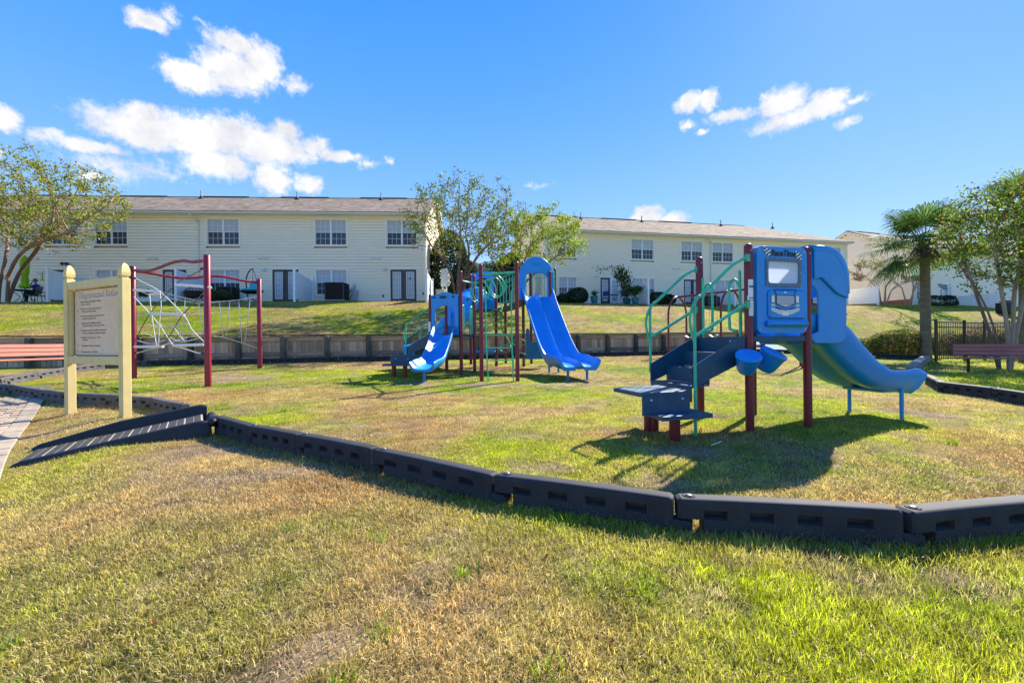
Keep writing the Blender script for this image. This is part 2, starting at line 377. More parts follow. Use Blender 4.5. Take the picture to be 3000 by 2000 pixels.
def turf_mat():
    m = bpy.data.materials.new('turf'); m.use_nodes = True; t = m.node_tree; b = t.nodes['Principled BSDF']; b.inputs['Roughness'].default_value = .95; b.inputs['Specular IOR Level'].default_value = .1
    a = t.nodes.new('ShaderNodeAttribute'); a.attribute_name = 'col'
    tcn = t.nodes.new('ShaderNodeTexCoord')
    n = t.nodes.new('ShaderNodeTexNoise'); n.inputs['Scale'].default_value = 38; n.inputs['Detail'].default_value = 8; n.inputs['Roughness'].default_value = .8; t.links.new(tcn.outputs['Object'], n.inputs['Vector'])
    r = t.nodes.new('ShaderNodeMapRange'); t.links.new(n.outputs['Fac'], r.inputs[0]); r.inputs[1].default_value = .3; r.inputs[2].default_value = .72; r.inputs[3].default_value = .45; r.inputs[4].default_value = 1.35
    n2_ = t.nodes.new('ShaderNodeTexNoise'); n2_.inputs['Scale'].default_value = 3.4; n2_.inputs['Detail'].default_value = 7; n2_.inputs['Roughness'].default_value = .7; t.links.new(tcn.outputs['Object'], n2_.inputs['Vector'])
    rb = t.nodes.new('ShaderNodeMapRange'); t.links.new(n2_.outputs['Fac'], rb.inputs[0]); rb.inputs[1].default_value = .32; rb.inputs[2].default_value = .68; rb.inputs[3].default_value = .62; rb.inputs[4].default_value = 1.3
    mm = t.nodes.new('ShaderNodeMath'); mm.operation = 'MULTIPLY'; t.links.new(r.outputs[0], mm.inputs[0]); t.links.new(rb.outputs[0], mm.inputs[1])
    mx = t.nodes.new('ShaderNodeVectorMath'); mx.operation = 'MULTIPLY'; t.links.new(a.outputs['Color'], mx.inputs[0]); t.links.new(mm.outputs[0], mx.inputs[1])
    t.links.new(mx.outputs[0], b.inputs['Base Color'])
    bp = t.nodes.new('ShaderNodeBump'); bp.inputs['Strength'].default_value = .8; bp.inputs['Distance'].default_value = .04; t.links.new(n.outputs['Fac'], bp.inputs['Height']); t.links.new(bp.outputs[0], b.inputs['Normal'])
    return m
TURF = turf_mat()
def lawn_base(X, Y): return turf_color(X, Y, in_loop(X, Y))*(.62+.25*worn(X, Y)[:, None])
xs = np.concatenate([np.linspace(-400, -22, 12), np.arange(-20, 22.01, .2), np.linspace(24, 400, 12)])
ys = np.concatenate([np.linspace(-60, -2, 8), np.arange(-1, 26.6, .2)])
def lawn_z(X, Y):                                # dips out of sight behind the retaining wall
    return lawn_h(X, Y)-1.2*smooth01((Y-wall_y(X)-.15)/1.2)*(X < 11)-.5*smooth01((Y-wall_y(X)-.15)/2.0)*(X >= 11)
lawn = ground_mesh('lawn', xs, ys, lawn_z, TURF, lawn_base)
# hillside behind the wall, running on past the houses
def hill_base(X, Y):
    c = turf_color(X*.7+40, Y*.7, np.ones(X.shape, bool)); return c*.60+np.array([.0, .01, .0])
hx = np.concatenate([np.linspace(-500, -42, 10), np.arange(-40, 62, .35), np.linspace(64, 600, 14)])
tt = np.concatenate([np.linspace(0, 1.35, 60), np.array([1.6, 2, 3, 5, 9, 16, 30, 60])])
def hill_sheet():
    X, T = np.meshgrid(hx, tt); yw = wall_y(np.clip(X, -45, 70)); yb = np.interp(X, _fx, _fy)
    Y = yw-.02+T*(yb-yw); Z = hill_h(np.clip(X, -45, 70), Y)
    Z = np.where(T > 1, np.interp(X, _px, _pz), Z)
    nx, ny = len(hx), len(tt); co = np.stack([X, Y, Z], -1).reshape(-1, 3)
    i = (np.arange(ny-1)[:, None]*nx+np.arange(nx-1)[None]).reshape(-1)
    me = bpy.data.meshes.new('hillside'); me.from_pydata(co.tolist(), [], np.stack([i, i+1, i+nx+1, i+nx], -1).tolist()); me.materials.append(TURF)
    at = me.color_attributes.new('col', 'FLOAT_COLOR', 'POINT'); c = np.ones((len(co), 4), np.float32); c[:, :3] = hill_base(co[:, 0], co[:, 1]); at.data.foreach_set('color', c.ravel())
    me.polygons.foreach_set('use_smooth', [True]*len(me.polygons))
    o = bpy.data.objects.new('hillside', me); C.objects.link(o); tag(o, kind='structure')
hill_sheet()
# ------------------------------------------------------------------ grass blades
BLADE = mat_attr('grass_blade', trans=.50, rough=.5, spec=.4)
def blades(name, P, hgt, wid, col, lean, seg=2):
    n = len(P); th = RNG.random(n)*2*math.pi; d = np.stack([np.cos(th), np.sin(th), np.zeros(n)], -1)
    # blade faces any way, leans along d
    ph = RNG.random(n)*2*math.pi; w = np.stack([np.cos(ph), np.sin(ph), np.zeros(n)], -1)*wid[:, None]*.5
    up = np.array([0, 0, 1.])
    ln = lean[:, None]; h = hgt[:, None]
    mid = P+d*h*.46*ln+up*h*.52*(1-.42*ln)
    tip = P+d*h*1.08*ln+up*h*np.clip(1-.72*ln, .2, 1)
    base = P-up*.012
    if seg == 2:
        V = np.stack([base-w, base+w, mid+w*.8, mid-w*.8, tip], 1).reshape(-1, 3)
        o = np.arange(n)[:, None]*5
        loops = (o+np.array([[0, 1, 2, 3, 3, 2, 4]])).ravel()
        starts = (np.arange(n)[:, None]*7+np.array([[0, 4]])).ravel(); tot = np.tile([4, 3], n); per = 5
    else:
        V = np.stack([base-w, base+w, tip], 1).reshape(-1, 3); loops = np.arange(n*3); starts = np.arange(n)*3; tot = np.full(n, 3); per = 3
    me = bpy.data.meshes.new(name); me.vertices.add(len(V)); me.vertices.foreach_set('co', V.ravel().astype(np.float32))
    me.loops.add(len(loops)); me.loops.foreach_set('vertex_index', loops.astype(np.int32))
    me.polygons.add(len(starts)); me.polygons.foreach_set('loop_start', starts.astype(np.int32)); me.polygons.foreach_set('loop_total', tot.astype(np.int32))
    me.update(calc_edges=True); me.materials.append(BLADE)
    at = me.color_attributes.new('col', 'FLOAT_COLOR', 'POINT'); c = np.ones((n, per, 4), np.float32); c[:, :, :3] = col[:, None, :]
    at.data.foreach_set('color', c.ravel())
    o = bpy.data.objects.new(name, me); C.objects.link(o); tag(o, kind='stuff'); return o
def scatter(n, y0, y1, pw, half=1.22):
    """n points between depths y0 and y1 ahead of the camera, thinning with distance"""
    u = RNG.random(n); a = 2-pw
    Y = (y0**a+u*(y1**a-y0**a))**(1/a) if abs(a) > 1e-6 else y0*(y1/y0)**u
    X = (RNG.random(n)*2-1)*(half*Y+1.9); return X, Y
def lawn_grass(name, n, y0, y1, pw, h0, w0, seg, lab):
    X, Y = scatter(n, y0, y1, pw)
    ok = (path_d(X, Y) < -.03) & (Y < wall_y(X)-.1) & (Y > y0); X = X[ok]; Y = Y[ok]
    ins = in_loop(X, Y); col = turf_color(X, Y, ins); k = len(X)
    straw = RNG.random(k); gr0 = smooth01((X+.6+.25*(Y-2))/2.2); f = np.where(ins, .22, .34-.22*gr0); isst = straw < f
    col = np.where(isst[:, None], np.array([.74, .58, .29])*(.4+.95*RNG.random((k, 1))), col*(.4+1.4*RNG.random((k, 1))))
    thin = vnoise(X, Y, 1.3, 51)+.5*vnoise(X, Y, 3.9, 52)+.8*vnoise(X, Y, 9.7, 53)-1.1*worn(X, Y)
    keep = RNG.random(k) < np.clip(1.08+1.15*thin, .30, 1); X, Y, col, isst = X[keep], Y[keep], col[keep], isst[keep]; k = len(X)
    Z = lawn_h(X, Y)
    green = smooth01((X+.6+.25*(Y-2))/2.2)*(~in_loop(X, Y))
    h = h0*(.55+.6*RNG.random(k))*(1+.45*green+.7*np.clip(vnoise(X, Y, 2.2, 61)-.12, 0, 1)); lean = np.clip(.25+.75*RNG.random(k)+.2*isst-.15*green, 0, 1.15)
    o = blades(name, np.stack([X, Y, Z], -1), h, w0*(.7+.6*RNG.random(k))*(1+.06*np.maximum(Y-y0, 0)), col, lean, seg); o['label'] = lab; o['category'] = 'grass'
lawn_grass('grass', 540000, .6, 4.5, 1.4, .048, .0036, 2, 'mown grass blades, straw and green, outside the front border')
lawn_grass('grass', 320000, 4.5, 10.5, 1.7, .048, .007, 1, 'yellow green mown grass around the play structures')
lawn_grass('grass', 150000, 10.5, 27, 1.5, .055, .015, 1, 'mown grass in front of the timber retaining wall')
def hill_grass():
    n = 230000; X, Y = scatter(n, 14, 46, 1.3, 1.3)
    yb = np.interp(X, _fx, _fy); ok = (Y > wall_y(X)+.05) & (Y < yb-.3); X = X[ok]; Y = Y[ok]; k = len(X)
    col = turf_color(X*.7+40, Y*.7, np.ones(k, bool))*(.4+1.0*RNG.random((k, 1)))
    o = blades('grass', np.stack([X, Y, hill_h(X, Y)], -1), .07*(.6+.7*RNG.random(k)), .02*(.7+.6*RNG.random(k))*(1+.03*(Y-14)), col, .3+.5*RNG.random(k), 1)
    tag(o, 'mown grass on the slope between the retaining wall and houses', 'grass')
hill_grass()
# tufts along the foot of the near border
def edge_grass():
    P = []; 
    for (a, b) in zip(NEAR[5:], NEAR[6:]):
        a = Vector(a); b = Vector(b); d = (b-a); nrm = Vector((-d.y, d.x)).normalized()
        k = int(d.length*420); t = RNG.random(k); off = np.abs(RNG.normal(0, .035, k))+.078
        sgn = np.where(RNG.random(k) < .6, 1, -1)
        P.append(np.stack([a.x+d.x*t+nrm.x*off*sgn, a.y+d.y*t+nrm.y*off*sgn], -1))
    P = np.concatenate(P); X, Y = P[:, 0], P[:, 1]; k = len(X)
    col = turf_color(X, Y, np.zeros(k, bool))*.5+np.array([.08, .13, .01])
    o = blades('grass', np.stack([X, Y, lawn_h(X, Y)], -1), .075*(.5+.8*RNG.random(k)), .0045*(.7+.6*RNG.random(k)), col*(.7+.6*RNG.random((k, 1))), .2+.5*RNG.random(k), 2)
    tag(o, 'unmown longer grass tufts along the foot of the border', 'grass')
edge_grass()
def fallen_leaves():
    n = 330; X, Y = scatter(n, 1.6, 13, 1.0, 1.15); ok = Y < wall_y(X)-.3; X = X[ok]; Y = Y[ok]; k = len(X); Z = lawn_h(X, Y)+.03
    col = np.array([[.30, .13, .05], [.42, .24, .09], [.20, .10, .05], [.5, .33, .13]])[RNG.integers(0, 4, k)]
    o = blades('fallen_leaves', np.stack([X, Y, Z], -1), .026*(.6+.8*RNG.random(k)), .016*(.6+.8*RNG.random(k)), col, 1.0+.1*RNG.random(k), 2); tag(o, 'scattered small brown fallen leaves lying on the lawn', 'leaves')
fallen_leaves()
def weeds():
    P = []; H = []; 
    for i in range(36):
        Y0 = 1.5+9*RNG.random()**1.6; X0 = (RNG.random()*2-1)*1.15*Y0
        if path_d(X0, Y0) > -.1: continue
        k = int(14+30*RNG.random()); P.append(np.stack([X0+RNG.normal(0, .035, k), Y0+RNG.normal(0, .035, k)], -1)); H += [.07+.06*RNG.random()]*k
    P = np.concatenate(P); X, Y = P[:, 0], P[:, 1]; k = len(X)
    o = blades('grass', np.stack([X, Y, lawn_h(X, Y)], -1), np.array(H)*(.6+.6*RNG.random(k)), .007*(.7+.6*RNG.random(k)), np.array([.24, .34, .02])*(.6+.9*RNG.random((k, 1))), .25+.6*RNG.random(k), 2); tag(o, 'broad dark green weed tufts dotted over the lawn', 'weeds')
weeds()
# ------------------------------------------------------------------ paver path
PAV = [mat('paver_tan', (.40, .31, .22), rough=.9, var=.18, vscale=25, bump=.3, bscale=90), mat('paver_grey', (.35, .285, .215), rough=.9, var=.2, vscale=25, bump=.3, bscale=90), mat('paver_pink', (.41, .295, .205), rough=.9, var=.18, vscale=25, bump=.3, bscale=90)]
JOINT = mat('joint_sand', (.13, .12, .05), rough=1, var=.4, vscale=12, bump=.5)
def pavers():
    m = MB(); n = 40
    for i in range(n+1):
        t = -1.5+i*(13.0/n)
        for d in (0.0, 1.9, 6):
            x = PE0.x+PD.x*t+PN.x*(d+.10*math.sin(t*.45)); y = PE0.y+PD.y*t+PN.y*(d+.10*math.sin(t*.45)); m.v.append((x, y, float(lawn_h(x, y))+.006))
    for i in range(n):
        for j in range(2): m.f.append((i*3+j, i*3+j+1, i*3+j+4, i*3+j+3)); m.mi.append(0)
    base = m.build('path', JOINT); tag(base, kind='structure')
    q = MB(); q.bbox((0, 0, 0), (.196, .096, .05), .006); pm = q.build('paver', PAV[0])
    proto = []
    for k in range(3):
        me = pm.data.copy(); me.materials.clear(); me.materials.append(PAV[k]); proto.append(me)
    bpy.data.objects.remove(pm); cnt = 0
    def put(t, d, ang, k):
        dd = d+.10*math.sin(t*.45); x = PE0.x+PD.x*t+PN.x*dd; y = PE0.y+PD.y*t+PN.y*dd
        if y < .9 or x/y < -1.2 or cnt > 296: return 0
        o = bpy.data.objects.new('paver', proto[k]); C.objects.link(o); o.parent = base
        o.location = (x, y, float(lawn_h(x, y))+random.uniform(-.004, .004)); o.rotation_euler = (random.uniform(-.02, .02), random.uniform(-.02, .02), ang+random.uniform(-.02, .02)); return 1
    a0 = math.atan2(PD.y, PD.x)
    for i in range(110):
        cnt += put(-.8+i*.1, .10, a0+math.pi/2, random.choice((0, 1, 1)))
    for r in range(14):
        for i in range(50):
            cnt += put(-.8+i*.2+(r % 2)*.1, .255+r*.1, a0, random.choice((0, 0, 1, 2, 2)))
pavers()
# ------------------------------------------------------------------ border sections
def border_mat(name, c, dirt):
    m = mat(name, c, rough=.75, spec=.25, var=.25, vscale=5, bump=.06, bscale=120)
    t = m.node_tree; b = t.nodes['Principled BSDF']; lk = b.inputs['Base Color'].links[0]; srcs = lk.from_socket
    geo = t.nodes.new('ShaderNodeTexCoord'); sx = t.nodes.new('ShaderNodeSeparateXYZ'); t.links.new(geo.outputs['Object'], sx.inputs[0])
    n = t.nodes.new('ShaderNodeTexNoise'); n.inputs['Scale'].default_value = 170; n.inputs['Detail'].default_value = 3; t.links.new(geo.outputs['Object'], n.inputs['Vector'])
    r = t.nodes.new('ShaderNodeMapRange'); r.inputs[1].default_value = .0; r.inputs[2].default_value = .16; r.inputs[3].default_value = .60; r.inputs[4].default_value = .72; t.links.new(sx.outputs[2], r.inputs[0])
    g = t.nodes.new('ShaderNodeMath'); g.operation = 'GREATER_THAN'; t.links.new(n.outputs['Fac'], g.inputs[0]); t.links.new(r.outputs[0], g.inputs[1])
    mx = t.nodes.new('ShaderNodeMix'); mx.data_type = 'RGBA'; t.links.new(g.outputs[0], mx.inputs['Factor']); t.links.new(srcs, mx.inputs['A']); mx.inputs['B'].default_value = (*dirt, 1)
    t.links.new(mx.outputs['Result'], b.inputs['Base Color']); return m
BORD = border_mat('black_border_plastic', (.036, .036, .041), (.26, .22, .17))
BORD2 = border_mat('faded_border_plastic', (.10, .095, .095), (.27, .24, .20))
UL, UW, UH = 1.185, .135, .235
def border_unit(name, material, bend=.012):
    m = MB(); pk = [(.13+i*.262, .13+i*.262+.135) for i in range(4)]
    xs = [.0]+[q for p in pk for q in p]+[UL]; zs = [0, .035, .115, .170, .205]
    hw = UW/2; arc = [(hw-.030*(1-math.cos(a)), .205+.030*math.sin(a)) for a in np.linspace(0, math.pi/2, 5)]
    def bx(x): return bend*(1-(2*x/UL-1)**2)
    def q(x, y, z): return (x, y+bx(x), z)
    for sgn in (-1, 1):
        for i in range(len(xs)-1):
            x0, x1 = xs[i], xs[i+1]; pocket = i % 2 == 1
            for j in range(len(zs)-1):
                z0, z1 = zs[j], zs[j+1]; a = sgn*hw
                if i == 0 and j < 2: continue                  # rebate that takes the neighbour's tab
                if pocket and j == 2:
                    o = [q(x0, a, z0), q(x1, a, z0), q(x1, a, z1), q(x0, a, z1)]; e = .014; d = sgn*(hw-.05)
                    n_ = [q(x0+e, d, z0+.018), q(x1-e, d, z0+.018), q(x1-e, d, z1-.004), q(x0+e, d, z1-.004)]
                    m.add(o+n_, [(0, 1, 5, 4), (1, 2, 6, 5), (2, 3, 7, 6), (3, 0, 4, 7), (4, 5, 6, 7)])
                elif pocket and j == 0:
                    d = sgn*(hw-.045)
                    m.add([q(x0, a, z1), q(x1, a, z1), q(x1, d, z1-.006), q(x0, d, z1-.006), q(x0, a, z0), q(x1, a, z0), q(x1, d, z0), q(x0, d, z0)], [(0, 1, 2, 3), (3, 2, 6, 7), (0, 3, 7, 4), (1, 5, 6, 2)])
                else: m.add([q(x0, a, z0), q(x1, a, z0), q(x1, a, z1), q(x0, a, z1)], [(0, 1, 2, 3)])
    nx = 13; X = np.linspace(0, UL, nx)
    prof = [(-y, z) for y, z in arc]+[(y, z) for y, z in arc[::-1]]
    V = [q(x, y, z) for x in X for y, z in prof]; k = len(prof)
    m.add(V, [(i*k+j, i*k+j+1, (i+1)*k+j+1, (i+1)*k+j) for i in range(nx-1) for j in range(k-1)])
    for x in (0, UL):                                            # rounded ends
        sg = -1 if x == 0 else 1; rad = .022
        zl_ = .115 if x == 0 else 0
        full = [(-hw, zl_)]+prof+[(hw, zl_)]
        full2 = [(y*.80, z-.012 if z > .2 else z) for y, z in full]
        m.add([q(x, y, z) for y, z in full]+[(x+sg*rad, y+bx(x), z) for y, z in full2], [(i, i+1, len(full)+i+1, len(full)+i) for i in range(len(full)-1)]+[tuple(range(len(full), 2*len(full)))])
    m.add([q(-.02, -hw*.8, .115), q(.13, -hw, .115), q(.13, hw, .115), q(-.02, hw*.8, .115), q(.13, -hw, 0), q(.13, hw, 0)], [(0, 1, 2, 3), (1, 4, 5, 2)])
    o = m.build(name, material, smooth=True, angle=35)
    t = MB(); t.bbox((UL+.070, 0, .05), (.13, UW*.94, .10), .018); t.build('joint_tab', material, o)
    t = MB(); t.lathe([(.036, 0), (.040, .004), (.034, .008), (.028, .004), (.024, .004)], 16, (.055, .003, UH-.002)); t.build('stake_ring', material, o, smooth=True)
    t = MB(); t.lathe([(.022, 0), (.022, .006), (.012, .010), (0, .011)], 14, (.055, .003, UH)); t.build('stake_cap', mat('dull_zinc', (.20, .20, .20), rough=.5, metal=.6), o, smooth=True)
    return o
BLAB2 = 'sun faded grey plastic border section with square pockets, by the bench'
proto_b = border_unit('border_section', BORD); proto_f = border_unit('border_section', BORD2)
used = {'b': False, 'f': False}
def place_unit(a, b, faded=False, sink=0.0, lab=None):
    a = Vector(a); b = Vector(b); d = b-a; k = 'f' if faded else 'b'; pr = proto_f if faded else proto_b
    o = copy_tree(pr) if used[k] else pr; used[k] = True
    za = float(lawn_h(a.x, a.y)); zb = float(lawn_h(b.x, b.y)); sc = d.length/(UL+.062)
    o.location = (a.x, a.y, za-.015-sink); o.rotation_mode = 'XYZ'; o.rotation_euler = (random.uniform(-.02, .02), -math.atan2(zb-za, d.length), math.atan2(d.y, d.x)); o.scale = (sc, 1, random.uniform(.97, 1.02))
    lb, gr_ = (BLAB2, 'grey border sections by the bench') if faded else lab
    tag(o, lb, 'border', gr_)
def chain(pts, faded=lambda i: False, sink=0.0, step=1.21, lab=None):
    P = [Vector((*p, 0)) for p in pts]; sp = smooth_path(P, 30); cur = sp[0].xy; res = [cur.copy()]
    for q in sp:
        while (q.xy-cur).length >= step:
            cur = cur+(q.xy-cur).normalized()*step; res.append(cur.copy())
    if (sp[-1].xy-cur).length > .5: res.append(sp[-1].xy.copy())
    for i in range(len(res)-1): place_unit(res[i], res[i+1], faded(i), sink, lab)
# the front sections follow the photograph joint by joint; each starts (stake ring) at its left end
LF = ('black plastic border section with square pockets, in the curve running from the ramp', 'front border sections')
LB = ('black plastic border section lying along the foot of the timber retaining wall', 'border sections by the retaining wall')
LR_ = ('black plastic border section edging the lawn in front of the red bench', 'border sections by the red bench')
LC = ('black plastic border section between the retaining wall and concrete edging', 'border sections by the shrubs')
for a, b in zip(NEAR[6:-1], NEAR[7:]): place_unit(b, a, lab=LF)
chain(NEAR[:7], sink=.0, lab=LR_)
chain(LEFT, faded=lambda i: i < 11, sink=.02, lab=LB)
chain(BACK[:2], sink=.03, lab=LB); chain(BACK[1:], sink=.02, lab=LC)
chain([(9.9,10.85),(8.87,9.4)], sink=0.0, lab=LR_)
# ------------------------------------------------------------------ concrete block edging by the shrubs
EDG = mat('edging_concrete', (.24, .23, .22), rough=.9, var=.3, vscale=14, bump=.6, bscale=50)
def edging():
    a = Vector((17.2, 18.9)); b = Vector((12.0, 13.7)); d = b-a; n = 18
    root = empty('edging_kerb', (b.x, b.y, float(lawn_h(b.x, b.y))), 0, 'rough grey concrete block edging running beside the bench lawn to the fence', 'kerb')
    for lv in range(2):
        for i in range(n):
            p = a+d*((i+.5)/n)-b; m = MB(); M = Matrix.Rotation(math.atan2(d.y, d.x), 3, 'Z')
            m.bbox((0, 0, 0), (d.length/n*.97, .26 if lv else .28, .115), .018, M)
            o = m.build('edging_block', EDG, root); o.location = (p.x, p.y, .06+.118*lv+float(lawn_h(p.x+b.x, p.y+b.y)-lawn_h(b.x, b.y)))
edging()
# ------------------------------------------------------------------ timber retaining wall
def wood_mat(name, c1, c2, stretch):
    m = mat(name, c1, rough=.9, col2=c2, vscale=3.2, bump=.25, bscale=30, stretch=stretch, coord='Object')
    t = m.node_tree; b = t.nodes['Principled BSDF']; s0 = b.inputs['Base Color'].links[0].from_socket
    oi = t.nodes.new('ShaderNodeObjectInfo'); r = t.nodes.new('ShaderNodeMapRange'); r.inputs[3].default_value = .55; r.inputs[4].default_value = 1.25; t.links.new(oi.outputs['Random'], r.inputs[0])
    v = t.nodes.new('ShaderNodeVectorMath'); v.operation = 'MULTIPLY'; t.links.new(s0, v.inputs[0]); t.links.new(r.outputs[0], v.inputs[1]); t.links.new(v.outputs[0], b.inputs['Base Color']); return m
PLK = wood_mat('weathered_plank', (.36, .235, .14), (.78, .56, .37), (4, 4, .7))
RAILW = wood_mat('weathered_rail', (.24, .16, .105), (.52, .37, .26), (.6, 4, 4))
POSTW = wood_mat('tarred_post', (.045, .036, .028), (.16, .145, .10), (3, 3, .8))
CAPW = wood_mat('dark_cap_board', (.03, .024, .02), (.10, .08, .06), (.6, 4, 4))
def retaining_wall():
    ang = math.atan(WALL_K); ux = math.cos(ang); Lw = (WALL_X1-WALL_X0)/ux; z0 = .42
    root = empty('retaining_wall', (WALL_X0, wall_y(WALL_X0), z0), ang, 'weathered timber retaining wall with dark posts at the foot of the slope', 'wall')
    topz = 1.50-z0
    q = MB(); q.bbox((0, 0, 0), (.136, .035, topz+.25), .006); pl = q.build('plank', PLK); me = pl.data; bpy.data.objects.remove(pl)
    n = int(Lw/.142)
    for i in range(min(n, 298)):
        o = bpy.data.objects.new('plank', me); C.objects.link(o); o.parent = root; o.location = ((i+.5)*.142, random.uniform(-.008, .008), (topz-.25)/2-.04+random.uniform(-.01, .01)); o.rotation_euler = (0, random.uniform(-.008, .008), 0)
    m = MB(); m.box((Lw/2, .05, topz/2-.1), (Lw, .02, topz+.1)); m.build('added_gap_sheet', POSTW, root)  # added dark sheet that keeps bright slits out of the plank gaps
    npst = int(Lw/1.5)+1; m = MB(); m.lathe([(.098, -.3), (.10, .5), (.094, topz-.06), (.07, topz-.015), (0, topz)], 12); pm = m.build('post', POSTW, smooth=True, angle=40); pme = pm.data; bpy.data.objects.remove(pm)
    for i in range(npst):
        o = bpy.data.objects.new('post', pme); C.objects.link(o); o.parent = root; o.location = (.45+i*1.5, -.17, random.uniform(-.03, .0)); o.rotation_euler = (random.uniform(-.03, .01), random.uniform(-.02, .02), random.uniform(0, 6))
    for z, h in ((topz-.14, .17), (topz*.36, .16)):
        for i in range(npst-1):
            m = MB(); m.bbox((0, 0, 0), (1.49, .045, h), .006); o = m.build('rail', RAILW, root); o.location = (.45+(i+.5)*1.5, -.048+random.uniform(-.006, .006), z+random.uniform(-.012, .012)); o.rotation_euler = (0, random.uniform(-.006, .006), 0)
    for i in range(int(Lw/3)+1):
        w = min(3.0, Lw-i*3)
        if w < .3: continue
        m = MB(); m.bbox((0, 0, 0), (w-.006, .20, .04), .006); o = m.build('cap_board', CAPW, root); o.location = (i*3+w/2, -.045, topz+.012+random.uniform(-.006, .006)); o.rotation_euler = (random.uniform(-.02, .02), random.uniform(-.003, .003), 0)
retaining_wall()
# ------------------------------------------------------------------ access ramp
RAMP = mat('black_ramp_plastic', (.010, .011, .014), rough=.5, var=.3, vscale=8, bump=.12, bscale=90)
RAMPT = mat('ramp_tread_plastic', (.042, .038, .036), rough=.7, var=.3, vscale=14, bump=.35, bscale=60)
SAND = mat('sand_in_grooves', (.45, .36, .26), rough=1, var=.3, vscale=20)
def ramp():
    a = Vector((-5.08, 4.66)); Lr = 1.58; ang = math.radians(34.8); wdt = .74
    b = a+Vector((math.cos(ang), math.sin(ang)))*Lr; d = b-a
    z0 = float(lawn_h(a.x, a.y)); z1 = float(lawn_h(b.x, b.y))
    root = empty('access_ramp', (a.x, a.y, z0), ang, 'black plastic wheelchair ramp with ribbed tread leading over the border', 'ramp')
    rise = .20+z1-z0
    def zt(x): return .05+(rise-.05)*(x/Lr)                       # tread height
    m = MB(); n = 18; th = .02; xs = np.linspace(.0, Lr, n+1)
    for i in range(n):
        x0, x1 = xs[i], xs[i+1]-(.022 if i % 2 else .010)
        m.add([(x0, .07, zt(x0)), (x1, .07, zt(x1)), (x1, wdt-.02, zt(x1)), (x0, wdt-.02, zt(x0)), (x0, .07, -.1), (x1, .07, -.1), (x1, wdt-.02, -.1), (x0, wdt-.02, -.1)], [(0, 1, 2, 3), (0, 4, 5, 1), (1, 5, 6, 2), (2, 6, 7, 3), (3, 7, 4, 0)])
        o = m.build('tread_rib', RAMPT, root); m = MB()
    m.add([(0, .06, zt(0)-.004), (Lr, .06, zt(Lr)-.004), (Lr, wdt, zt(Lr)-.004), (0, wdt, zt(0)-.004)], [(0, 1, 2, 3)]); m.build('groove_sand', SAND, root)
    for y0, lift in ((0.0, .012), (wdt-.02, .13)):
        m = MB(); k = 24; prof = [(-.002, -.15), (0, .0)]
        V = []; Fs = []
        for i in range(k+1):
            x = -.05+(Lr+.10)*i/k; t = i/k
            top = .055+lift*.35+(rise+lift-.055-lift*.35)*smooth01(t*1.0)*1.0 if False else zt(min(max(x, 0), Lr))+lift*min(1, .35+t*1.4)
            if i == 0: top -= .03
            if i == k: top -= .02
            sec = [(y0, -.2), (y0, top-.03), (y0+.012, top-.008), (y0+.035, top), (y0+.058, top-.008), (y0+.07, top-.03), (y0+.07, -.2)]
            V += [(x, y, z) for y, z in sec]
        q = 7
        for i in range(k):
            for j in range(q-1): Fs.append((i*q+j, i*q+j+1, (i+1)*q+j+1, (i+1)*q+j))
        Fs += [tuple(range(q)), tuple(range(k*q, k*q+q))[::-1]]
        m.add(V, Fs); m.build('side_rail', RAMP, root, smooth=True, angle=50)
    m = MB(); m.bbox((Lr+.06, wdt/2, rise/2-.05), (.05, wdt, rise+.06), .012); m.build('end_plate', RAMP, root)
    # lip inside the playground
    m = MB(); m.tube([(Lr+.10, y, rise-.03) for y in np.linspace(.0, wdt, 6)], .05, 10); m.build('end_roll', RAMP, root, smooth=True)
ramp()
# ------------------------------------------------------------------ text helper
def text_mesh(txt, size, extrude=.0006, align='LEFT', shear=0.0, bold=0.0):
    cu = bpy.data.curves.new('lettering', 'FONT'); cu.body = txt; cu.size = size; cu.extrude = extrude; cu.align_x = align; cu.shear = shear; cu.offset = bold
    cu.resolution_u = 3
    ob = bpy.data.objects.new('lettering', cu); C.objects.link(ob); dg = bpy.context.evaluated_depsgraph_get()
    me = bpy.data.meshes.new_from_object(ob.evaluated_get(dg)); bpy.data.objects.remove(ob); return me
def put_text(name, txt, size, material, parent, M, **k):
    me = text_mesh(txt, size, **k); me.materials.clear(); me.materials.append(material)
    o = bpy.data.objects.new(name, me); C.objects.link(o); o.parent = parent; o.matrix_local = M; return o
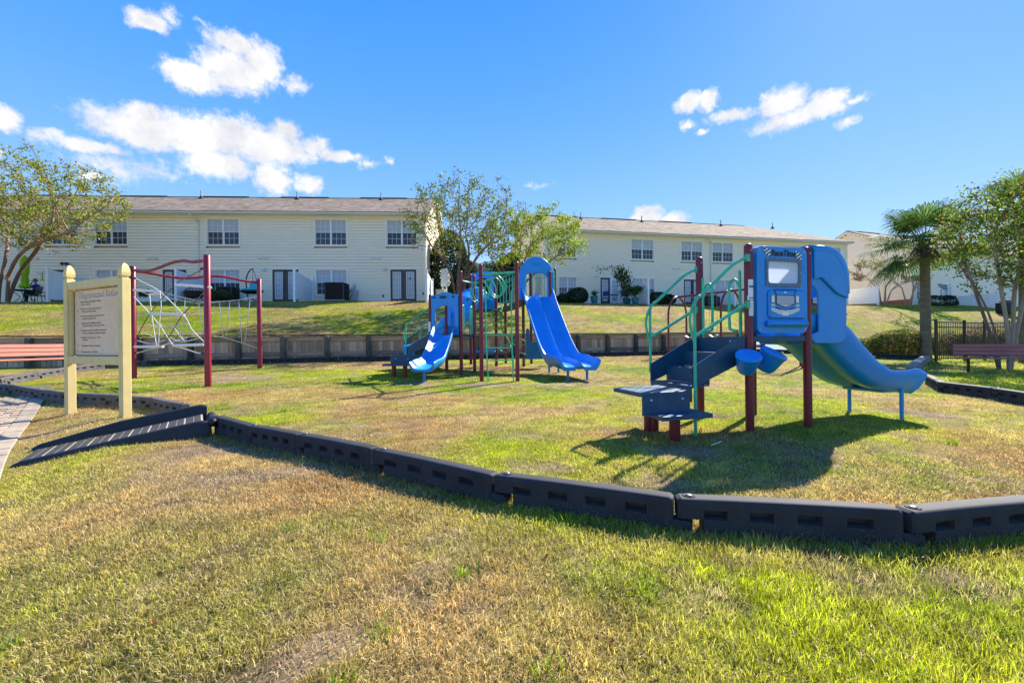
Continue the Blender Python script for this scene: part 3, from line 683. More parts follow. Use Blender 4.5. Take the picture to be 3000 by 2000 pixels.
# ------------------------------------------------------------------ rules sign
SIGNW = mat('pale_yellow_paint', (.80, .61, .25), rough=.6, var=.10, vscale=4, bump=.12, bscale=60)
def board_mat():
    m = mat('sunbleached_board', (.86, .54, .29), rough=.55, col2=(.95, .71, .46), vscale=2.6, spec=.5)
    return m
def sign():
    pr = G(368, 1222); pl = G(207, 1212)
    d = (pr-pl); Ls = d.xy.length; ang = math.atan2(d.y, d.x)
    pz = min(pl.z, pr.z)
    ppm = F/pl.y
    root = empty('rules_sign', (pl.x, pl.y, pl.z), ang, 'pale yellow timber notice board of playground rules beside the ramp', 'sign')
    w = .115
    def zl(py): r = ray(200, py); return CAMH+r.z*pl.y-pl.z
    zcap = zl(778); ztop0, ztop1 = zl(850), zl(808)+.0
    zpt = zl(812); zb0, zb1 = zl(1062), zl(1045)
    for x in (0, Ls):
        zpt = (CAMH+ray(207, 778).z*pl.y if x == 0 else CAMH+ray(368, 770).z*pr.y)-pl.z-.235
        m = MB(); m.bbox((x, 0, zpt/2-.1), (w, w, zpt+.2), .006); m.build('post', SIGNW, root)
        m = MB(); k = w/2*1.414
        for r_, z in (): pass
        prof = [(.66*k, 0), (.66*k, .03), (1.0*k, .045), (1.03*k, .09), (.93*k, .14), (.66*k, .195), (.30*k, .228), (.0, .235)]
        m.lathe([(a, z+zpt) for a, z in prof], 4, (x, 0, 0), None); 
        for i in range(len(m.v)):
            p = Vector(m.v[i]); q = Matrix.Rotation(math.pi/4, 3, 'Z') @ (p-Vector((x, 0, 0))); m.v[i] = tuple(q+Vector((x, 0, 0)))
        m.build('finial', SIGNW, root)
    top = zl(840); bot = zl(1054)
    for z, h in ((top, .13), (bot, .13)):
        m = MB(); m.bbox((Ls/2, -.01, z), (Ls-w, .07, h), .004); m.build('cross_rail', SIGNW, root)
    for x in (w/2+.022, Ls-w/2-.022):
        m = MB(); m.bbox((x, .005, (top+bot)/2), (.04, .06, top-bot-.135), .003); m.build('side_trim', SIGNW, root)
    bw = Ls-w-.09; bh = top-bot-.14; zc = (top+bot)/2
    m = MB(); m.box((Ls/2, .03, zc), (bw, .012, bh)); bd = m.build('notice_panel', board_mat(), root)
    GASK = mat('grey_gasket', (.12, .12, .13), rough=.6)
    for x, z, a, b in ((Ls/2-bw/2+.006, zc, .014, bh), (Ls/2, zc-bh/2+.006, bw, .014), (Ls/2, zc+bh/2-.005, bw, .01)):
        m = MB(); m.box((x, .02, z), (a, .006, b)); m.build('gasket', GASK, root)
    TXT = mat('faded_brown_ink', (.27, .16, .12), rough=.5); TI = mat('cream_ink', (.80, .70, .45), rough=.5); SH = mat('purple_shadow_ink', (.26, .15, .16), rough=.5)
    def at(x, z, y=.0232): return Matrix.Translation((x, y, z)) @ Matrix.Rotation(math.pi/2, 4, 'X')
    x0 = Ls/2-bw/2; zt = zc+bh/2; sx = bw/(980-140.); sz = bh/(1450-185.)
    def bx(u): return x0+(u-140)*sx
    def bz(v): return zt-(v-185)*sz
    ts = .135*bh/1.15
    for mt_, off, yy, bo in ((SH, -.004, .0232, .007), (TI, .002, .0224, .0015)):
        o = put_text('title', 'Playground Rules', ts, mt_, root, at(bx(238)+off, bz(338)+off, yy), bold=bo*ts/.12); o.scale = ((bx(932)-bx(238))/max(v.co.x for v in o.data.vertices), 1.0, 1)
    LN = [(252, 430, 'Playground equipment is designed for children'), (275, 480, 'under 12 years old.'), (257, 568, 'Because we care; children under the age of 8'), (280, 617, 'must be supervised by an adult.'),
          (257, 705, 'No foreign objects (bicycles, wagons, strollers, etc.)'), (283, 753, 'are allowed in playground area.'), (262, 842, 'Association assumes no liability for injuries or'), (288, 890, 'accidents that may occur.  Play at your own risk'),
          (262, 978, 'Use equipment properly. No standing or running on top'), (292, 1030, 'of tunnels.  No hanging or swinging from supports'), (264, 1115, 'Think Safety.  No glass containers or food'), (290, 1158, 'in play area.'),
          (264, 1270, 'Be considerate of others.  No rough play.'), (262, 1390, 'Most Important Rule..   HAVE FUN!')]
    for u, v, t in LN:
        o = put_text('rule_line', t, .030*bh/1.15*1.22, TXT, root, at(bx(u), bz(v)), bold=.0012)
        wd = max(p.co.x for p in o.data.vertices); lim = bx(972)-bx(u)
        if wd > lim: o.scale = (lim/wd, 1, 1)
    cols = [(.45, .25, .45), (.7, .2, .28), (.25, .5, .25), (.75, .2, .2), (.3, .6, .3), (.7, .15, .25)]
    for i, v in enumerate((595, 735, 855, 990, 1255, 1378)):
        m = MB(); m.lathe([(.012, 0), (.012, .001), (0, .001)], 12, (0, 0, 0), Matrix.Rotation(math.pi/2, 3, 'X')); mm = m
        for k in range(4): mm.lathe([(.0045, 0), (.0045, .001), (0, .001)], 8, ((k-1.5)*.008, 0, .016-.003*abs(k-1.5)), Matrix.Rotation(math.pi/2, 3, 'X'))
        o = mm.build('hand_print', mat('print_ink_%d' % i, cols[i], rough=.5), root); o.location = (bx(202), .0232, bz(v))
    CRK = mat('white_crack', (.8, .78, .76), rough=.4)
    for pts in ([(140, 1020), (175, 1045), (330, 1060), (520, 1105), (700, 1145), (850, 1165)], [(600, 805), (720, 770), (880, 750), (975, 768)], [(845, 965), (900, 1030), (950, 1100), (972, 1170)], [(590, 1165), (630, 1290), (680, 1440)], [(840, 1320), (880, 1390), (930, 1450)], [(540, 1440), (620, 1380)], [(135, 1200), (150, 1290), (180, 1330), (240, 1335)]):
        m = MB(); m.tube([(bx(u), .0215, bz(v)) for u, v in pts], .0032, 5); m.build('crack', CRK, root)
    for u, v, r_ in ((965, 1045, .04), (968, 1270, .035)):
        m = MB(); m.lathe([(r_*1.0, 0), (r_*.9, .0015), (0, .0015)], 14, (bx(u)-.0, .0225, bz(v)), Matrix.Scale(.5, 3, (1, 0, 0)) @ Matrix.Rotation(math.pi/2, 3, 'X')); m.build('peeled_patch', CRK, root)
sign()
# ------------------------------------------------------------------ benches
def bench(name, loc, ang, Lb, m_, label, legs):
    root = empty(name, loc, ang, label, 'bench')
    LEG = mat('bench_leg_steel', (.03, .012, .010), rough=.6, var=.3)
    tilt = Matrix.Rotation(math.radians(-14), 3, 'X')
    for i in range(3):
        m = MB(); m.bbox((0, .06+.03*i, .60+.115*i), (Lb, .04, .105), .008, tilt); m.build('back_slat', m_, root)
    for i in range(3):
        m = MB(); m.bbox((0, -.36+.135*i, .455+.004*i), (Lb, .125, .04), .008); m.build('seat_slat', m_, root)
    for x in legs:
        m = MB(); m.bbox((x, -.20, .20), (.07, .07, .50), .006); m.build('leg', LEG, root)
        m = MB(); m.bbox((x, -.2, .425), (.05, .44, .03), .004); m.build('seat_bracket', LEG, root)
        m = MB(); m.tube(smooth_path([(x, -.05, .43), (x, .04, .46), (x, .075, .56), (x, .15, .86)], 6), .02, 8); m.build('back_bracket', LEG, root, smooth=True)
WR = mat('red_stained_bench', (.42, .12, .095), rough=.55, var=.25, vscale=5, bump=.15, bscale=40, stretch=(.5, 4, 4))
WS = mat('salmon_bench', (.46, .17, .11), rough=.6, var=.15, vscale=5, bump=.15, bscale=40, stretch=(.5, 4, 4))
bl = G(2847, 1090)
bench('park_bench', (bl.x+.70, bl.y-.45, bl.z-.02), math.radians(-38), 2.45, WR, 'dark red slatted park bench in front of the black fence', (-.92, .92))
bench('park_bench', (-13.55, 12.55, float(lawn_h(-13.55, 12.55))), math.radians(74), 2.4, WS, 'sunlit salmon slatted park bench in front of the retaining wall', (-.9, .9))
# ------------------------------------------------------------------ small play structure with the truck panel
def plate(m, poly, t0, t1, fn, bev=.012, mi=0):
    """extruded outline with a chamfered rim"""
    n = len(poly); cx = sum(a for a, b in poly)/n; cy = sum(b for a, b in poly)/n
    area = sum(poly[i][0]*poly[(i+1) % n][1]-poly[(i+1) % n][0]*poly[i][1] for i in range(n)); sg = 1 if area > 0 else -1
    ins = []
    for i in range(n):
        p0 = Vector(poly[i-1]); p1 = Vector(poly[i]); p2 = Vector(poly[(i+1) % n])
        d1 = (p1-p0); d2 = (p2-p1)
        if d1.length < 1e-9: d1 = d2
        if d2.length < 1e-9: d2 = d1
        d1 = d1.normalized(); d2 = d2.normalized()
        nn = (Vector((-d1.y, d1.x))+Vector((-d2.y, d2.x)))*sg
        if nn.length < 1e-6: nn = Vector((-d1.y, d1.x))*sg
        nn.normalize(); ins.append((p1.x+nn.x*bev, p1.y+nn.y*bev))
    s = 1 if t1 > t0 else -1
    lay = [(ins, t0), (poly, t0+s*bev), (poly, t1-s*bev), (ins, t1)]
    V = [Vector(fn(a, b, t)) for P, t in lay for a, b in P]
    Fs = [tuple(range(n))[::-1], tuple(range(3*n, 4*n))]
    for k in range(3):
        for i in range(n): j = (i+1) % n; Fs.append((k*n+i, k*n+j, (k+1)*n+j, (k+1)*n+i))
    m.add(V, Fs, mi)
def post(parent, x, y, z0, z1, r, mt, name='post'):
    m = MB(); m.lathe([(r, z0), (r, z1-r*.9), (r*.92, z1-r*.5), (r*.7, z1-r*.18), (r*.35, z1-.002), (0, z1)], 18, (x, y, 0)); return m.build(name, mt, parent, smooth=True, angle=60)
def rail(parent, pts, r, mt, name='rail', seg=10, n=6, smoothp=True):
    m = MB(); m.tube(smooth_path(pts, n) if smoothp else pts, r, seg); return m.build(name, mt, parent, smooth=True, angle=50)
def bolt(parent, p, ax='y', r=.012):
    M = {'y': Matrix.Rotation(math.pi/2, 3, 'X'), 'x': Matrix.Rotation(math.pi/2, 3, 'Y'), 'z': Matrix.Identity(3)}[ax]
    m = MB(); m.lathe([(r*1.5, 0), (r*1.5, .002), (r, .003), (r*.8, .009), (0, .011)], 10, p, M); return m.build('bolt', STEEL, parent, smooth=True)
def rrect(x0, z0, x1, z1, r, k=4):
    P = []
    for cx, cz, a0 in ((x1-r, z0+r, -90), (x1-r, z1-r, 0), (x0+r, z1-r, 90), (x0+r, z0+r, 180)):
        for i in range(k+1): a = math.radians(a0+90*i/k); P.append((cx+r*math.cos(a), cz+r*math.sin(a)))
    return P
def frame_plate(m, outer, inner, t0, t1, fn, mi=0):
    """flat panel with one hole; outer and inner outlines have equal counts"""
    n = len(outer); V = [Vector(fn(a, b, t)) for P, t in ((outer, t0), (inner, t0), (outer, t1), (inner, t1)) for a, b in P]; Fs = []
    for i in range(n):
        j = (i+1) % n
        Fs += [(i, j, n+j, n+i), (2*n+i, 3*n+i, 3*n+j, 2*n+j), (i, 2*n+i, 2*n+j, j), (n+i, n+j, 3*n+j, 3*n+i)]
    m.add(V, Fs, mi)
def resample(poly, n):
    P = [Vector(p) for p in poly]; d = [0]
    for i in range(len(P)): d.append(d[-1]+(P[(i+1) % len(P)]-P[i]).length)
    out = []
    for k in range(n):
        t = d[-1]*k/n; i = max(j for j in range(len(P)) if d[j] <= t+1e-9); f = (t-d[i])/max(d[i+1]-d[i], 1e-9); q = P[i].lerp(P[(i+1) % len(P)], f); out.append((q.x, q.y))
    return out
def slide_mesh(path, width, wallh, lanes, bot=.055, flare=None, seg=1):
    """swept moulded slide; path = [(along, z)], returns builder in local x=along, y=across"""
    P = [Vector((a, 0, z)) for a, z in smooth_path([(a, z, 0) for a, z in path], 7) for a, z in [(a, z)]] if False else None
    sp = smooth_path([(a, z, 0) for a, z in path], 7); m = MB(); hw = width/2
    sec = []
    # cross-section: outer lip, inner trough(s), centre divider, far lip
    def trough(y0, y1):
        k = 9; out = []
        for i in range(k+1):
            t = i/k; y = y0+(y1-y0)*t; out.append((y, wallh*abs(2*t-1)**4.0*.93))
        return out
    edges = np.linspace(-hw+.035, hw-.035, lanes+1)
    top = [(-hw, wallh*.80), (-hw+.006, wallh*.97), (-hw+.02, wallh)]
    for l in range(lanes):
        tr = trough(edges[l], edges[l+1])
        if l > 0: tr = [(y, z) for y, z in tr][1:]
        top += tr
    if lanes > 1:
        e = edges[1]; top = [(y, z*(.72 if abs(y-e) < .12 else 1)) for y, z in top]
    top += [(hw-.02, wallh), (hw-.006, wallh*.97), (hw, wallh*.80)]
    botp = [(hw-.01, wallh*.5), (hw-.05, .0), (hw-.12, -bot)]
    if lanes > 1: botp += [(.14, -bot), (.07, -bot*.1), (-.07, -bot*.1), (-.14, -bot)]
    else: botp += [(.12, -bot), (-.12, -bot)]
    botp += [(-hw+.12, -bot), (-hw+.05, 0), (-hw+.01, wallh*.5)]
    cs = top+botp; n = len(cs); N = len(sp); V = []
    for i, p in enumerate(sp):
        t = (sp[min(i+1, N-1)]-sp[max(i-1, 0)]).normalized(); nx, nz = -t.y, t.x
        f = flare(i/(N-1)) if flare else 1.0
        for y, h in cs: hh = h*f if h > 0 else h; V.append((p.x+nx*hh, y, p.y+nz*hh))
    Fs = [(i*n+j, i*n+(j+1) % n, (i+1)*n+(j+1) % n, (i+1)*n+j) for i in range(N-1) for j in range(n)]
    Fs += [tuple(range(n)), tuple(range((N-1)*n, N*n))[::-1]]
    m.add(V, Fs); return m, sp, cs
CLEAR = bpy.data.materials.new('clear_polycarbonate'); CLEAR.use_nodes = True
_t = CLEAR.node_tree; _b = _t.nodes['Principled BSDF']; _b.inputs['Base Color'].default_value = (.85, .9, .95, 1); _b.inputs['Roughness'].default_value = .35; _b.inputs['Specular IOR Level'].default_value = .6
_tr = _t.nodes.new('ShaderNodeBsdfTransparent'); _tl = _t.nodes.new('ShaderNodeBsdfTranslucent'); _tl.inputs[0].default_value = (.9, .92, .93, 1); _m1 = _t.nodes.new('ShaderNodeMixShader'); _m1.inputs[0].default_value = .45
_m2 = _t.nodes.new('ShaderNodeMixShader'); _m2.inputs[0].default_value = .30
_t.links.new(_b.outputs[0], _m1.inputs[1]); _t.links.new(_tl.outputs[0], _m1.inputs[2]); _t.links.new(_m1.outputs[0], _m2.inputs[1]); _t.links.new(_tr.outputs[0], _m2.inputs[2]); _t.links.new(_m2.outputs[0], _t.nodes['Material Output'].inputs[0])
INK = mat('black_ink', (.008, .008, .01), rough=.5); WINK = mat('white_decal', (.82, .83, .85), rough=.45, var=.06, vscale=20); SILV = mat('silver_decal', (.62, .66, .74), rough=.4)
def xz(y0):
    return lambda a, b, t: (a, y0+t, b)
def tot_structure():
    fl = G(2197, 1262); A = math.radians(15.5); SZ = .914
    root = empty('truck_play_structure', (fl.x, fl.y, fl.z), A, 'small blue play structure with truck front panel, navy stairs and wide slide', 'play structure')
    DZ = 1.224-fl.z; TZ = 2.375-fl.z; pr = .0505
    R2 = Matrix.Rotation(-A, 3, 'Z')
    def loc(p): return R2 @ (Vector(p)-fl)
    for x, y in ((0, 0), (SZ, 0), (0, SZ), (SZ, SZ)):
        post(root, x, y, -.15, TZ, pr, MAROON)
        for zz in (TZ-.09,): bolt(root, (x, y-pr+.001, zz), 'y', .007)
    # deck
    m = MB(); m.bbox((SZ/2, SZ/2, DZ-.033), (SZ-.10, SZ-.02, .066), .01); dk = m.build('deck', NAVY, root)
    m = MB(); m.bbox((SZ/2, -.012, DZ-.035), (SZ-.10, .02, .07), .004); m.build('deck_edge', NAVY, root)
    # ---- truck panel
    x0, x1 = .075, SZ-.055; z0, z1 = DZ+.035, TZ-.03; yf = -.055
    fn = lambda a, b, t: (a, yf+t, b)
    pan = MB(); wz0, wz1 = z0+(z1-z0)*.565, z0+(z1-z0)*.838; wx0, wx1 = x0+.155, x1-.13
    outer = resample(rrect(x0, z0, x1, z1, .07, 5), 64); inner = resample(rrect(wx0, wz0, wx1, wz1, .03, 5), 64)
    frame_plate(pan, outer, inner, 0, .085, fn)
    P = pan.build('truck_panel', BLUE, root, smooth=True, angle=30); bv = P.modifiers.new('bevel', 'BEVEL'); bv.width = .014; bv.segments = 3; bv.limit_method = 'ANGLE'
    m = MB(); plate(m, rrect(x0+.155, z0+(z1-z0)*.165, x1-.04, z0+(z1-z0)*.50, .05, 5), -.03, .01, fn, .018); m.build('hood_relief', BLUE, root, smooth=True, angle=35)
    m = MB(); plate(m, rrect(x0+.12, z0+(z1-z0)*.075, x1-.02, z0+(z1-z0)*.15, .035, 5), -.065, .01, fn, .03); m.build('bumper_relief', BLUE, root, smooth=True, angle=35)
    m = MB(); frame_plate(m, resample(rrect(wx0-.025, wz0-.03, wx1+.025, wz1+.03, .012, 3), 48), resample(rrect(wx0+.012, wz0+.012, wx1-.012, wz1-.012, .03, 3), 48), -.012, .002, fn); m.build('window_gasket', mat('grey_blue_gasket', (.10, .16, .24), rough=.5), root)
    m = MB(); plate(m, rrect(wx0-.02, wz0-.025, wx1+.02, wz1+.025, .02, 4), .004, .012, fn, .002); m.build('window_pane', CLEAR, root)
    for u in (0, .33, .66, 1):
        for zz in (wz0-.018, wz1+.018): bolt(root, (wx0-.012+(wx1-wx0+.024)*u, yf-.013, zz), 'y', .005)
    for zz in ((wz0+wz1)/2,):
        for xx in (wx0-.012, wx1+.012): bolt(root, (xx, yf-.013, zz), 'y', .005)
    for xx in (x0+.045, x1-.04):
        for zz in (z0+.05, z1-.05): bolt(root, (xx, yf-.001, zz), 'y', .009)
    # lettering and truck decal
    def at(x, z, y): return Matrix.Translation((x, y, z)) @ Matrix.Rotation(math.pi/2, 4, 'X')
    cx = (wx0+wx1)/2
    o = put_text('lettering', 'RaceTime', .105, INK, root, at(cx, z0+(z1-z0)*.893, yf-.004), align='CENTER', shear=.25, bold=.004); o.scale = (.92, 1, 1)
    for sx in (-1, 1):
        fl_ = MB()
        for i in range(5):
            for j in range(4):
                c = (cx+sx*(.205+.019*i)-.0105, z1-.098+.022*(j-1.5)+.010*(i if sx < 0 else -i)*(1 if sx < 0 else 1))
                fl_.add([(c[0]+a*.0205, yf-.003-.0003*((i+j) % 2), c[1]+b*.0215) for a, b in ((0, 0), (1, 0), (1, 1), (0, 1))], [(0, 1, 2, 3)], (i+j) % 2)
        fl_.build('chequered_flag', [INK, WINK], root)
    yd = yf-.033; gx = cx-.005; gz = z0+(z1-z0)*.365; k = .72; kx = 1.1
    def dec(poly, mt, name, yo=0.0):
        m = MB(); m.prism([(gx+a*k*kx, gz+b*k) for a, b in poly], 0, .0012, lambda a, b, t: (a, yd-yo-t, b)); m.build(name, mt, root)
    def dln(pts, r=.0045, name='decal_line'):
        m = MB(); m.tube([(gx+a*k*kx, yd-.001, gz+b*k) for a, b in pts], r, 5); m.build(name, INK, root)
    dec([(-.175, .10), (.175, .10), (.175, -.045), (0, -.10), (-.175, -.045)], SILV, 'grille')
    for zz in (.065, .03, -.005, -.04): dln([(-.165, zz), (.165, zz)], .0035)
    dln([(-.175, .10), (.175, .10), (.175, -.045), (0, -.10), (-.175, -.045), (-.175, .10)])
    dln([(-.22, .205), (.22, .205), (.17, .115)]); dln([(-.22, .205), (-.17, .115)]); dln([(-.18, -.105), (0, -.15), (.18, -.105)])
    for sx in (-1, 1):
        dec([(sx*.205, .105), (sx*.275, .105), (sx*.275, -.01), (sx*.245, -.035), (sx*.205, -.015)], WINK, 'headlight')
        dln([(sx*.205, .105), (sx*.275, .105), (sx*.275, -.01), (sx*.245, -.035), (sx*.205, -.015), (sx*.205, .105)], .003)
        dec([(sx*.205, -.055), (sx*.275, -.045), (sx*.275, -.075), (sx*.205, -.09)], mat('cream_decal', (.75, .72, .5), rough=.4), 'indicator')
    dec([(-.275, -.10), (-.275, -.16), (-.12, -.225), (.12, -.225), (.275, -.16), (.275, -.10), (.13, -.145), (-.13, -.145)], SILV, 'bumper')
    dec([(-.065, -.18), (.065, -.18), (.065, -.245), (-.065, -.245)], WINK, 'number_plate', .0015)
    m = MB(); m.lathe([(.022, 0), (.022, .0015), (0, .0015)], 16, (gx, yd, gz+.155*k), Matrix.Scale(.45, 3, (0, 0, 1)) @ Matrix.Rotation(math.pi/2, 3, 'X')); m.build('badge', WINK, root)
    # post stickers
    for zz, h, w_ in ((DZ+.60, .20, .085), (DZ+.475, .055, .105), (DZ+.345, .185, .072)):
        m = MB(); n = 7; ph = np.linspace(-w_/2/pr, w_/2/pr, n); R_ = pr+.0015
        V = [(math.sin(a)*R_, -math.cos(a)*R_, zz+s*h/2) for s in (-1, 1) for a in ph]; m.add(V, [(i, i+1, n+i+1, n+i) for i in range(n-1)]); m.build('warning_label', WINK, root)
    put_text('lettering', 'VAST', .036, mat('label_blue', (.02, .05, .25)), root, at(-.043, DZ+.60, -pr-.003), bold=.002)
    put_text('lettering', 'GameTime', .019, mat('label_blue', (.02, .05, .25)), root, at(-.045, DZ+.468, -pr-.003), bold=.001)
    m = MB()
    for i in range(9): m.box((0, -pr-.0016, DZ+.41-.016*i), (.055, .0006, .004))
    m.build('label_print', mat('label_grey', (.45, .45, .47)), root)
    # ---- stairs going left
    T = .83; tz = [DZ-.195*k for k in range(1, 4)]
    for y, nm in ((.0, 0), (SZ-.03, 1)):
        m = MB(); m.prism([(-.06, DZ-.0), (-.06, DZ-.30), (-T, tz[2]-.03), (-T, tz[2]+.245-.02), (-.13, DZ)], -.006, .006, lambda a, b, t: (a, y+t, b)); m.build('stair_side', NAVY, root)
    xs = [-.06, -.32, -.58, -T]
    for k in range(3):
        xr, xl = xs[k], xs[k+1]; zt = tz[k]
        m = MB(); m.box(((xr+xl)/2, SZ/2-.015, zt-.008), (xr-xl, SZ-.045, .012)); m.build('tread', NAVY, root)
        m = MB(); m.box((xr, SZ/2-.015, zt+.095), (.008, SZ-.045, .19)); m.build('riser', NAVY, root)
    m = MB(); m.box((-T, SZ/2-.015, tz[2]-.10), (.008, SZ-.045, .19)); m.build('riser', NAVY, root)
    bolt(root, (-.067, .25, DZ-.06), 'x', .012)
    # ---- stepping platforms with the shade of punched holes painted as dark discs
    def platform(px, zt, name):
        P = [loc(PZ(a, b, zt)) for a, b in px]; z = zt-fl.z
        c = sum((p.xy for p in P), Vector((0, 0)))/4
        m = MB(); m.prism([(p.x, p.y) for p in P], z-.05, z, lambda a, b, t: (a, b, t)); o = m.build(name, NAVY, root)
        bv = o.modifiers.new('bevel', 'BEVEL'); bv.width = .006; bv.segments = 2
        hm = MB()
        for i in range(9):
            for j in range(9):
                u, v = (i+.5)/9, (j+.5)/9
                q = P[0].lerp(P[1], u).lerp(P[3].lerp(P[2], u), v)
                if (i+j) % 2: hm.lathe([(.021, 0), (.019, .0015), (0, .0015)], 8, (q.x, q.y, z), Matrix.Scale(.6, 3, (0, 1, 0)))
        hm.build('hole_shade', mat('shadowed_hole', (.004, .012, .03), rough=.9), o); return c, z
    c2, z2 = platform([(1797, 1135), (1881, 1151), (2021, 1144), (1927, 1127)], .605, 'step_platform')
    c1, z1_ = platform([(1884, 1203), (1940, 1221), (2089, 1210), (2024, 1196)], .375, 'step_platform')
    a, b = loc(PZ(1882, 1153, .60)), loc(PZ(2021, 1146, .60))
    m = MB(); m.add([a, b, (b.x, b.y, z1_), (a.x, a.y, z1_)], [(0, 1, 2, 3)]); 
    d = (b-a).normalized(); nn = Vector((d.y, -d.x, 0))*.012
    m.prism([(a.x, a.y), (b.x, b.y), (b.x-nn.x, b.y-nn.y), (a.x-nn.x, a.y-nn.y)], z1_-.02, z2-.04, lambda x, y, t: (x, y, t)); m.v = m.v[4:]; m.f = [tuple(i-4 for i in f) for f in m.f[1:]]; m.mi = m.mi[1:]; m.build('step_riser', NAVY, root)
    for u in (.18, .84):
        q = a.lerp(b, u)-Vector((nn.x, nn.y, 0))*-.1; M = (Matrix.Rotation(math.atan2(d.y, d.x), 3, 'Z') @ Matrix.Rotation(math.pi/2, 3, 'X'))
        m = MB(); m.lathe([(.017, 0), (.017, .003), (.011, .004), (.009, .012), (0, .014)], 10, (q.x+nn.x*.1, q.y+nn.y*.1, z2-.085), M); m.build('bolt', STEEL, root, smooth=True)
    for px in ((1985, 1292), (1908, 1264)):
        q = loc(G(*px)); m = MB(); m.lathe([(.062, -.1), (.062, z1_-.05)], 18, (q.x, q.y+.05, 0)); m.build('platform_leg', MAROON, root, smooth=True, angle=50)
    for u, v in ((.3, .5),):
        q = Vector((c2.x+.15, c2.y+.15, 0)); m = MB(); m.lathe([(.05, -.1), (.05, z2-.05)], 16, (q.x, q.y, 0)); m.build('platform_leg', MAROON, root, smooth=True, angle=50)
    # ---- handrails
    gr = .0195
    for y in (-.03, SZ+.0):
        xp = -T+.02; sl = (TZ-.20-(tz[2]+.60))/(T-.05); zt = 1.62
        rail(root, [(xp, y, -.1 if y < .5 else tz[2]+.1), (xp, y, .9), (xp, y, zt-.12), (xp+.012, y, zt-.03), (xp+.06, y, zt+.03), (xp+.13, y, zt+.075), (-.30, y, TZ-.31), (-.16, y, TZ-.225), (-.09, y, TZ-.195), (-.02, y, TZ-.185)], gr, GREENP, 'handrail')
        rail(root, [(xp, y, tz[2]+.59), (xp+.3, y, tz[2]+.745), (-.25, y, DZ+.30), (-.15, y, DZ+.355), (-.08, y, DZ+.385), (-.02, y, DZ+.39)], gr, GREENP, 'lower_rail')
        rail(root, [(xp+.015, y, zt-.01), (xp-.04, y, zt-.12), (xp-.065, y, zt-.24), (xp-.05, y, zt-.36), (xp-.02, y, zt-.46), (xp, y, zt-.53)], gr*.85, GREENP, 'loop_rail')
        m = MB(); m.box((-.035, y, DZ+.39), (.06, .035, .09)); m.box((-.035, y, TZ-.185), (.06, .035, .09)); m.build('rail_bracket', GREENP, root)
    # grab loops either side of the stair opening
    for y, sgn in ((.16, 1), (SZ-.16, -1)):
        for dy in (0, .13):
            yy = y+sgn*dy
        pts = [(-.03, y-sgn*.05, DZ+.62), (-.03, y+sgn*.02, DZ+.72), (-.03, y+sgn*.10, DZ+.72), (-.03, y+sgn*.135, DZ+.62), (-.03, y+sgn*.135, DZ+.15), (-.03, y+sgn*.10, DZ+.09), (-.03, y, DZ+.07)]
        rail(root, pts, gr*.9, GREENP, 'grab_loop', n=5)
        rail(root, [(-.03, y-sgn*.05, DZ-.02), (-.03, y-sgn*.05, DZ+.4), (-.03, y-sgn*.05, TZ-.32)], gr*.9, GREENP, 'grab_post', n=3)
    # ---- twin drums under the deck
    for (px, py), s_ in (((2190, 1060), 1), ((2255, 1052), 1.08)):
        c = loc(PY(px, py, fl.y-.22 if px < 2220 else fl.y-.10)); M = Matrix.Rotation(math.radians(-14 if px < 2220 else 16), 3, 'Y') @ Matrix.Rotation(math.radians(26), 3, 'X')
        m = MB(); m.lathe([(.0, -.145), (.08, -.14), (.105, -.10), (.135, .055), (.142, .06), (.145, .085), (.135, .098), (.0, .104)], 22, c, M @ Matrix.Scale(s_*1.02, 3)); m.build('drum', BLUE, root, smooth=True, angle=40)
    # ---- slide hood
    hx0, hx1 = SZ+.04, SZ+.64; zt_, zb_ = TZ+.0, DZ-.10
    arc = [(hx1-.36+.36*math.cos(a), zt_-.42+.42*math.sin(a)) for a in np.linspace(0, math.pi/2, 10)]
    no = [(hx0, zt_-.50), (hx0+.05, zt_-.52), (hx0+.10, zt_-.60), (hx0+.115, zt_-.72), (hx0+.115, DZ+.06), (hx0, DZ+.02)]
    side = [(hx0, zb_+.05), (hx0+.06, zb_), (hx1-.12, zb_), (hx1-.03, zb_+.05), (hx1-.01, zb_+.3)]+arc+[(hx0, zt_)]+no
    side_far = [(max(a, hx0+.34), b) for a, b in side if True]
    for y in (-.035, SZ+.02):
        side = side if y < 0 else [(hx0+.34, zb_), (hx1-.12, zb_), (hx1-.03, zb_+.05), (hx1-.01, zb_+.3)]+arc+[(hx0, zt_), (hx0, zt_-.30), (hx0+.30, zt_-.36)]
        m = MB(); plate(m, side, 0, .03, lambda a, b, t: (a, y+t, b), .010); m.build('hood_side', BLUE, root, smooth=True, angle=30)
    m = MB(); top = [(hx0, zt_)]+arc[::-1]+[(hx1, zt_-.60)]
    V = []; yy = [-.055, -.05, .0, SZ+.0, SZ+.065, SZ+.07]; off = [-.06, .0, .014, .014, .0, -.06]
    for y, o_ in zip(yy, off):
        for a, b in top: V.append((a+(o_ if a > hx1-.2 else 0), y, b+(o_ if b > zt_-.3 else 0)))
    n = len(top); m.add(V, [(i*n+j, i*n+j+1, (i+1)*n+j+1, (i+1)*n+j) for i in range(len(yy)-1) for j in range(n-1)])
    o = m.build('hood_shell', BLUE, root, smooth=True); sm = o.modifiers.new('thick', 'SOLIDIFY'); sm.thickness = .014; sm.offset = 1
    # overlapping cap on the side: proud upper shell with a sweeping lower edge
    cap = [(hx0+.02, zt_-.03)]+[(a-.012, b-.012) for a, b in arc[::-1]]+[(hx1-.012, zt_-.66), (hx1-.20, zt_-.60), (hx1-.38, zt_-.46), (hx0+.14, zt_-.40), (hx0+.02, zt_-.42)]
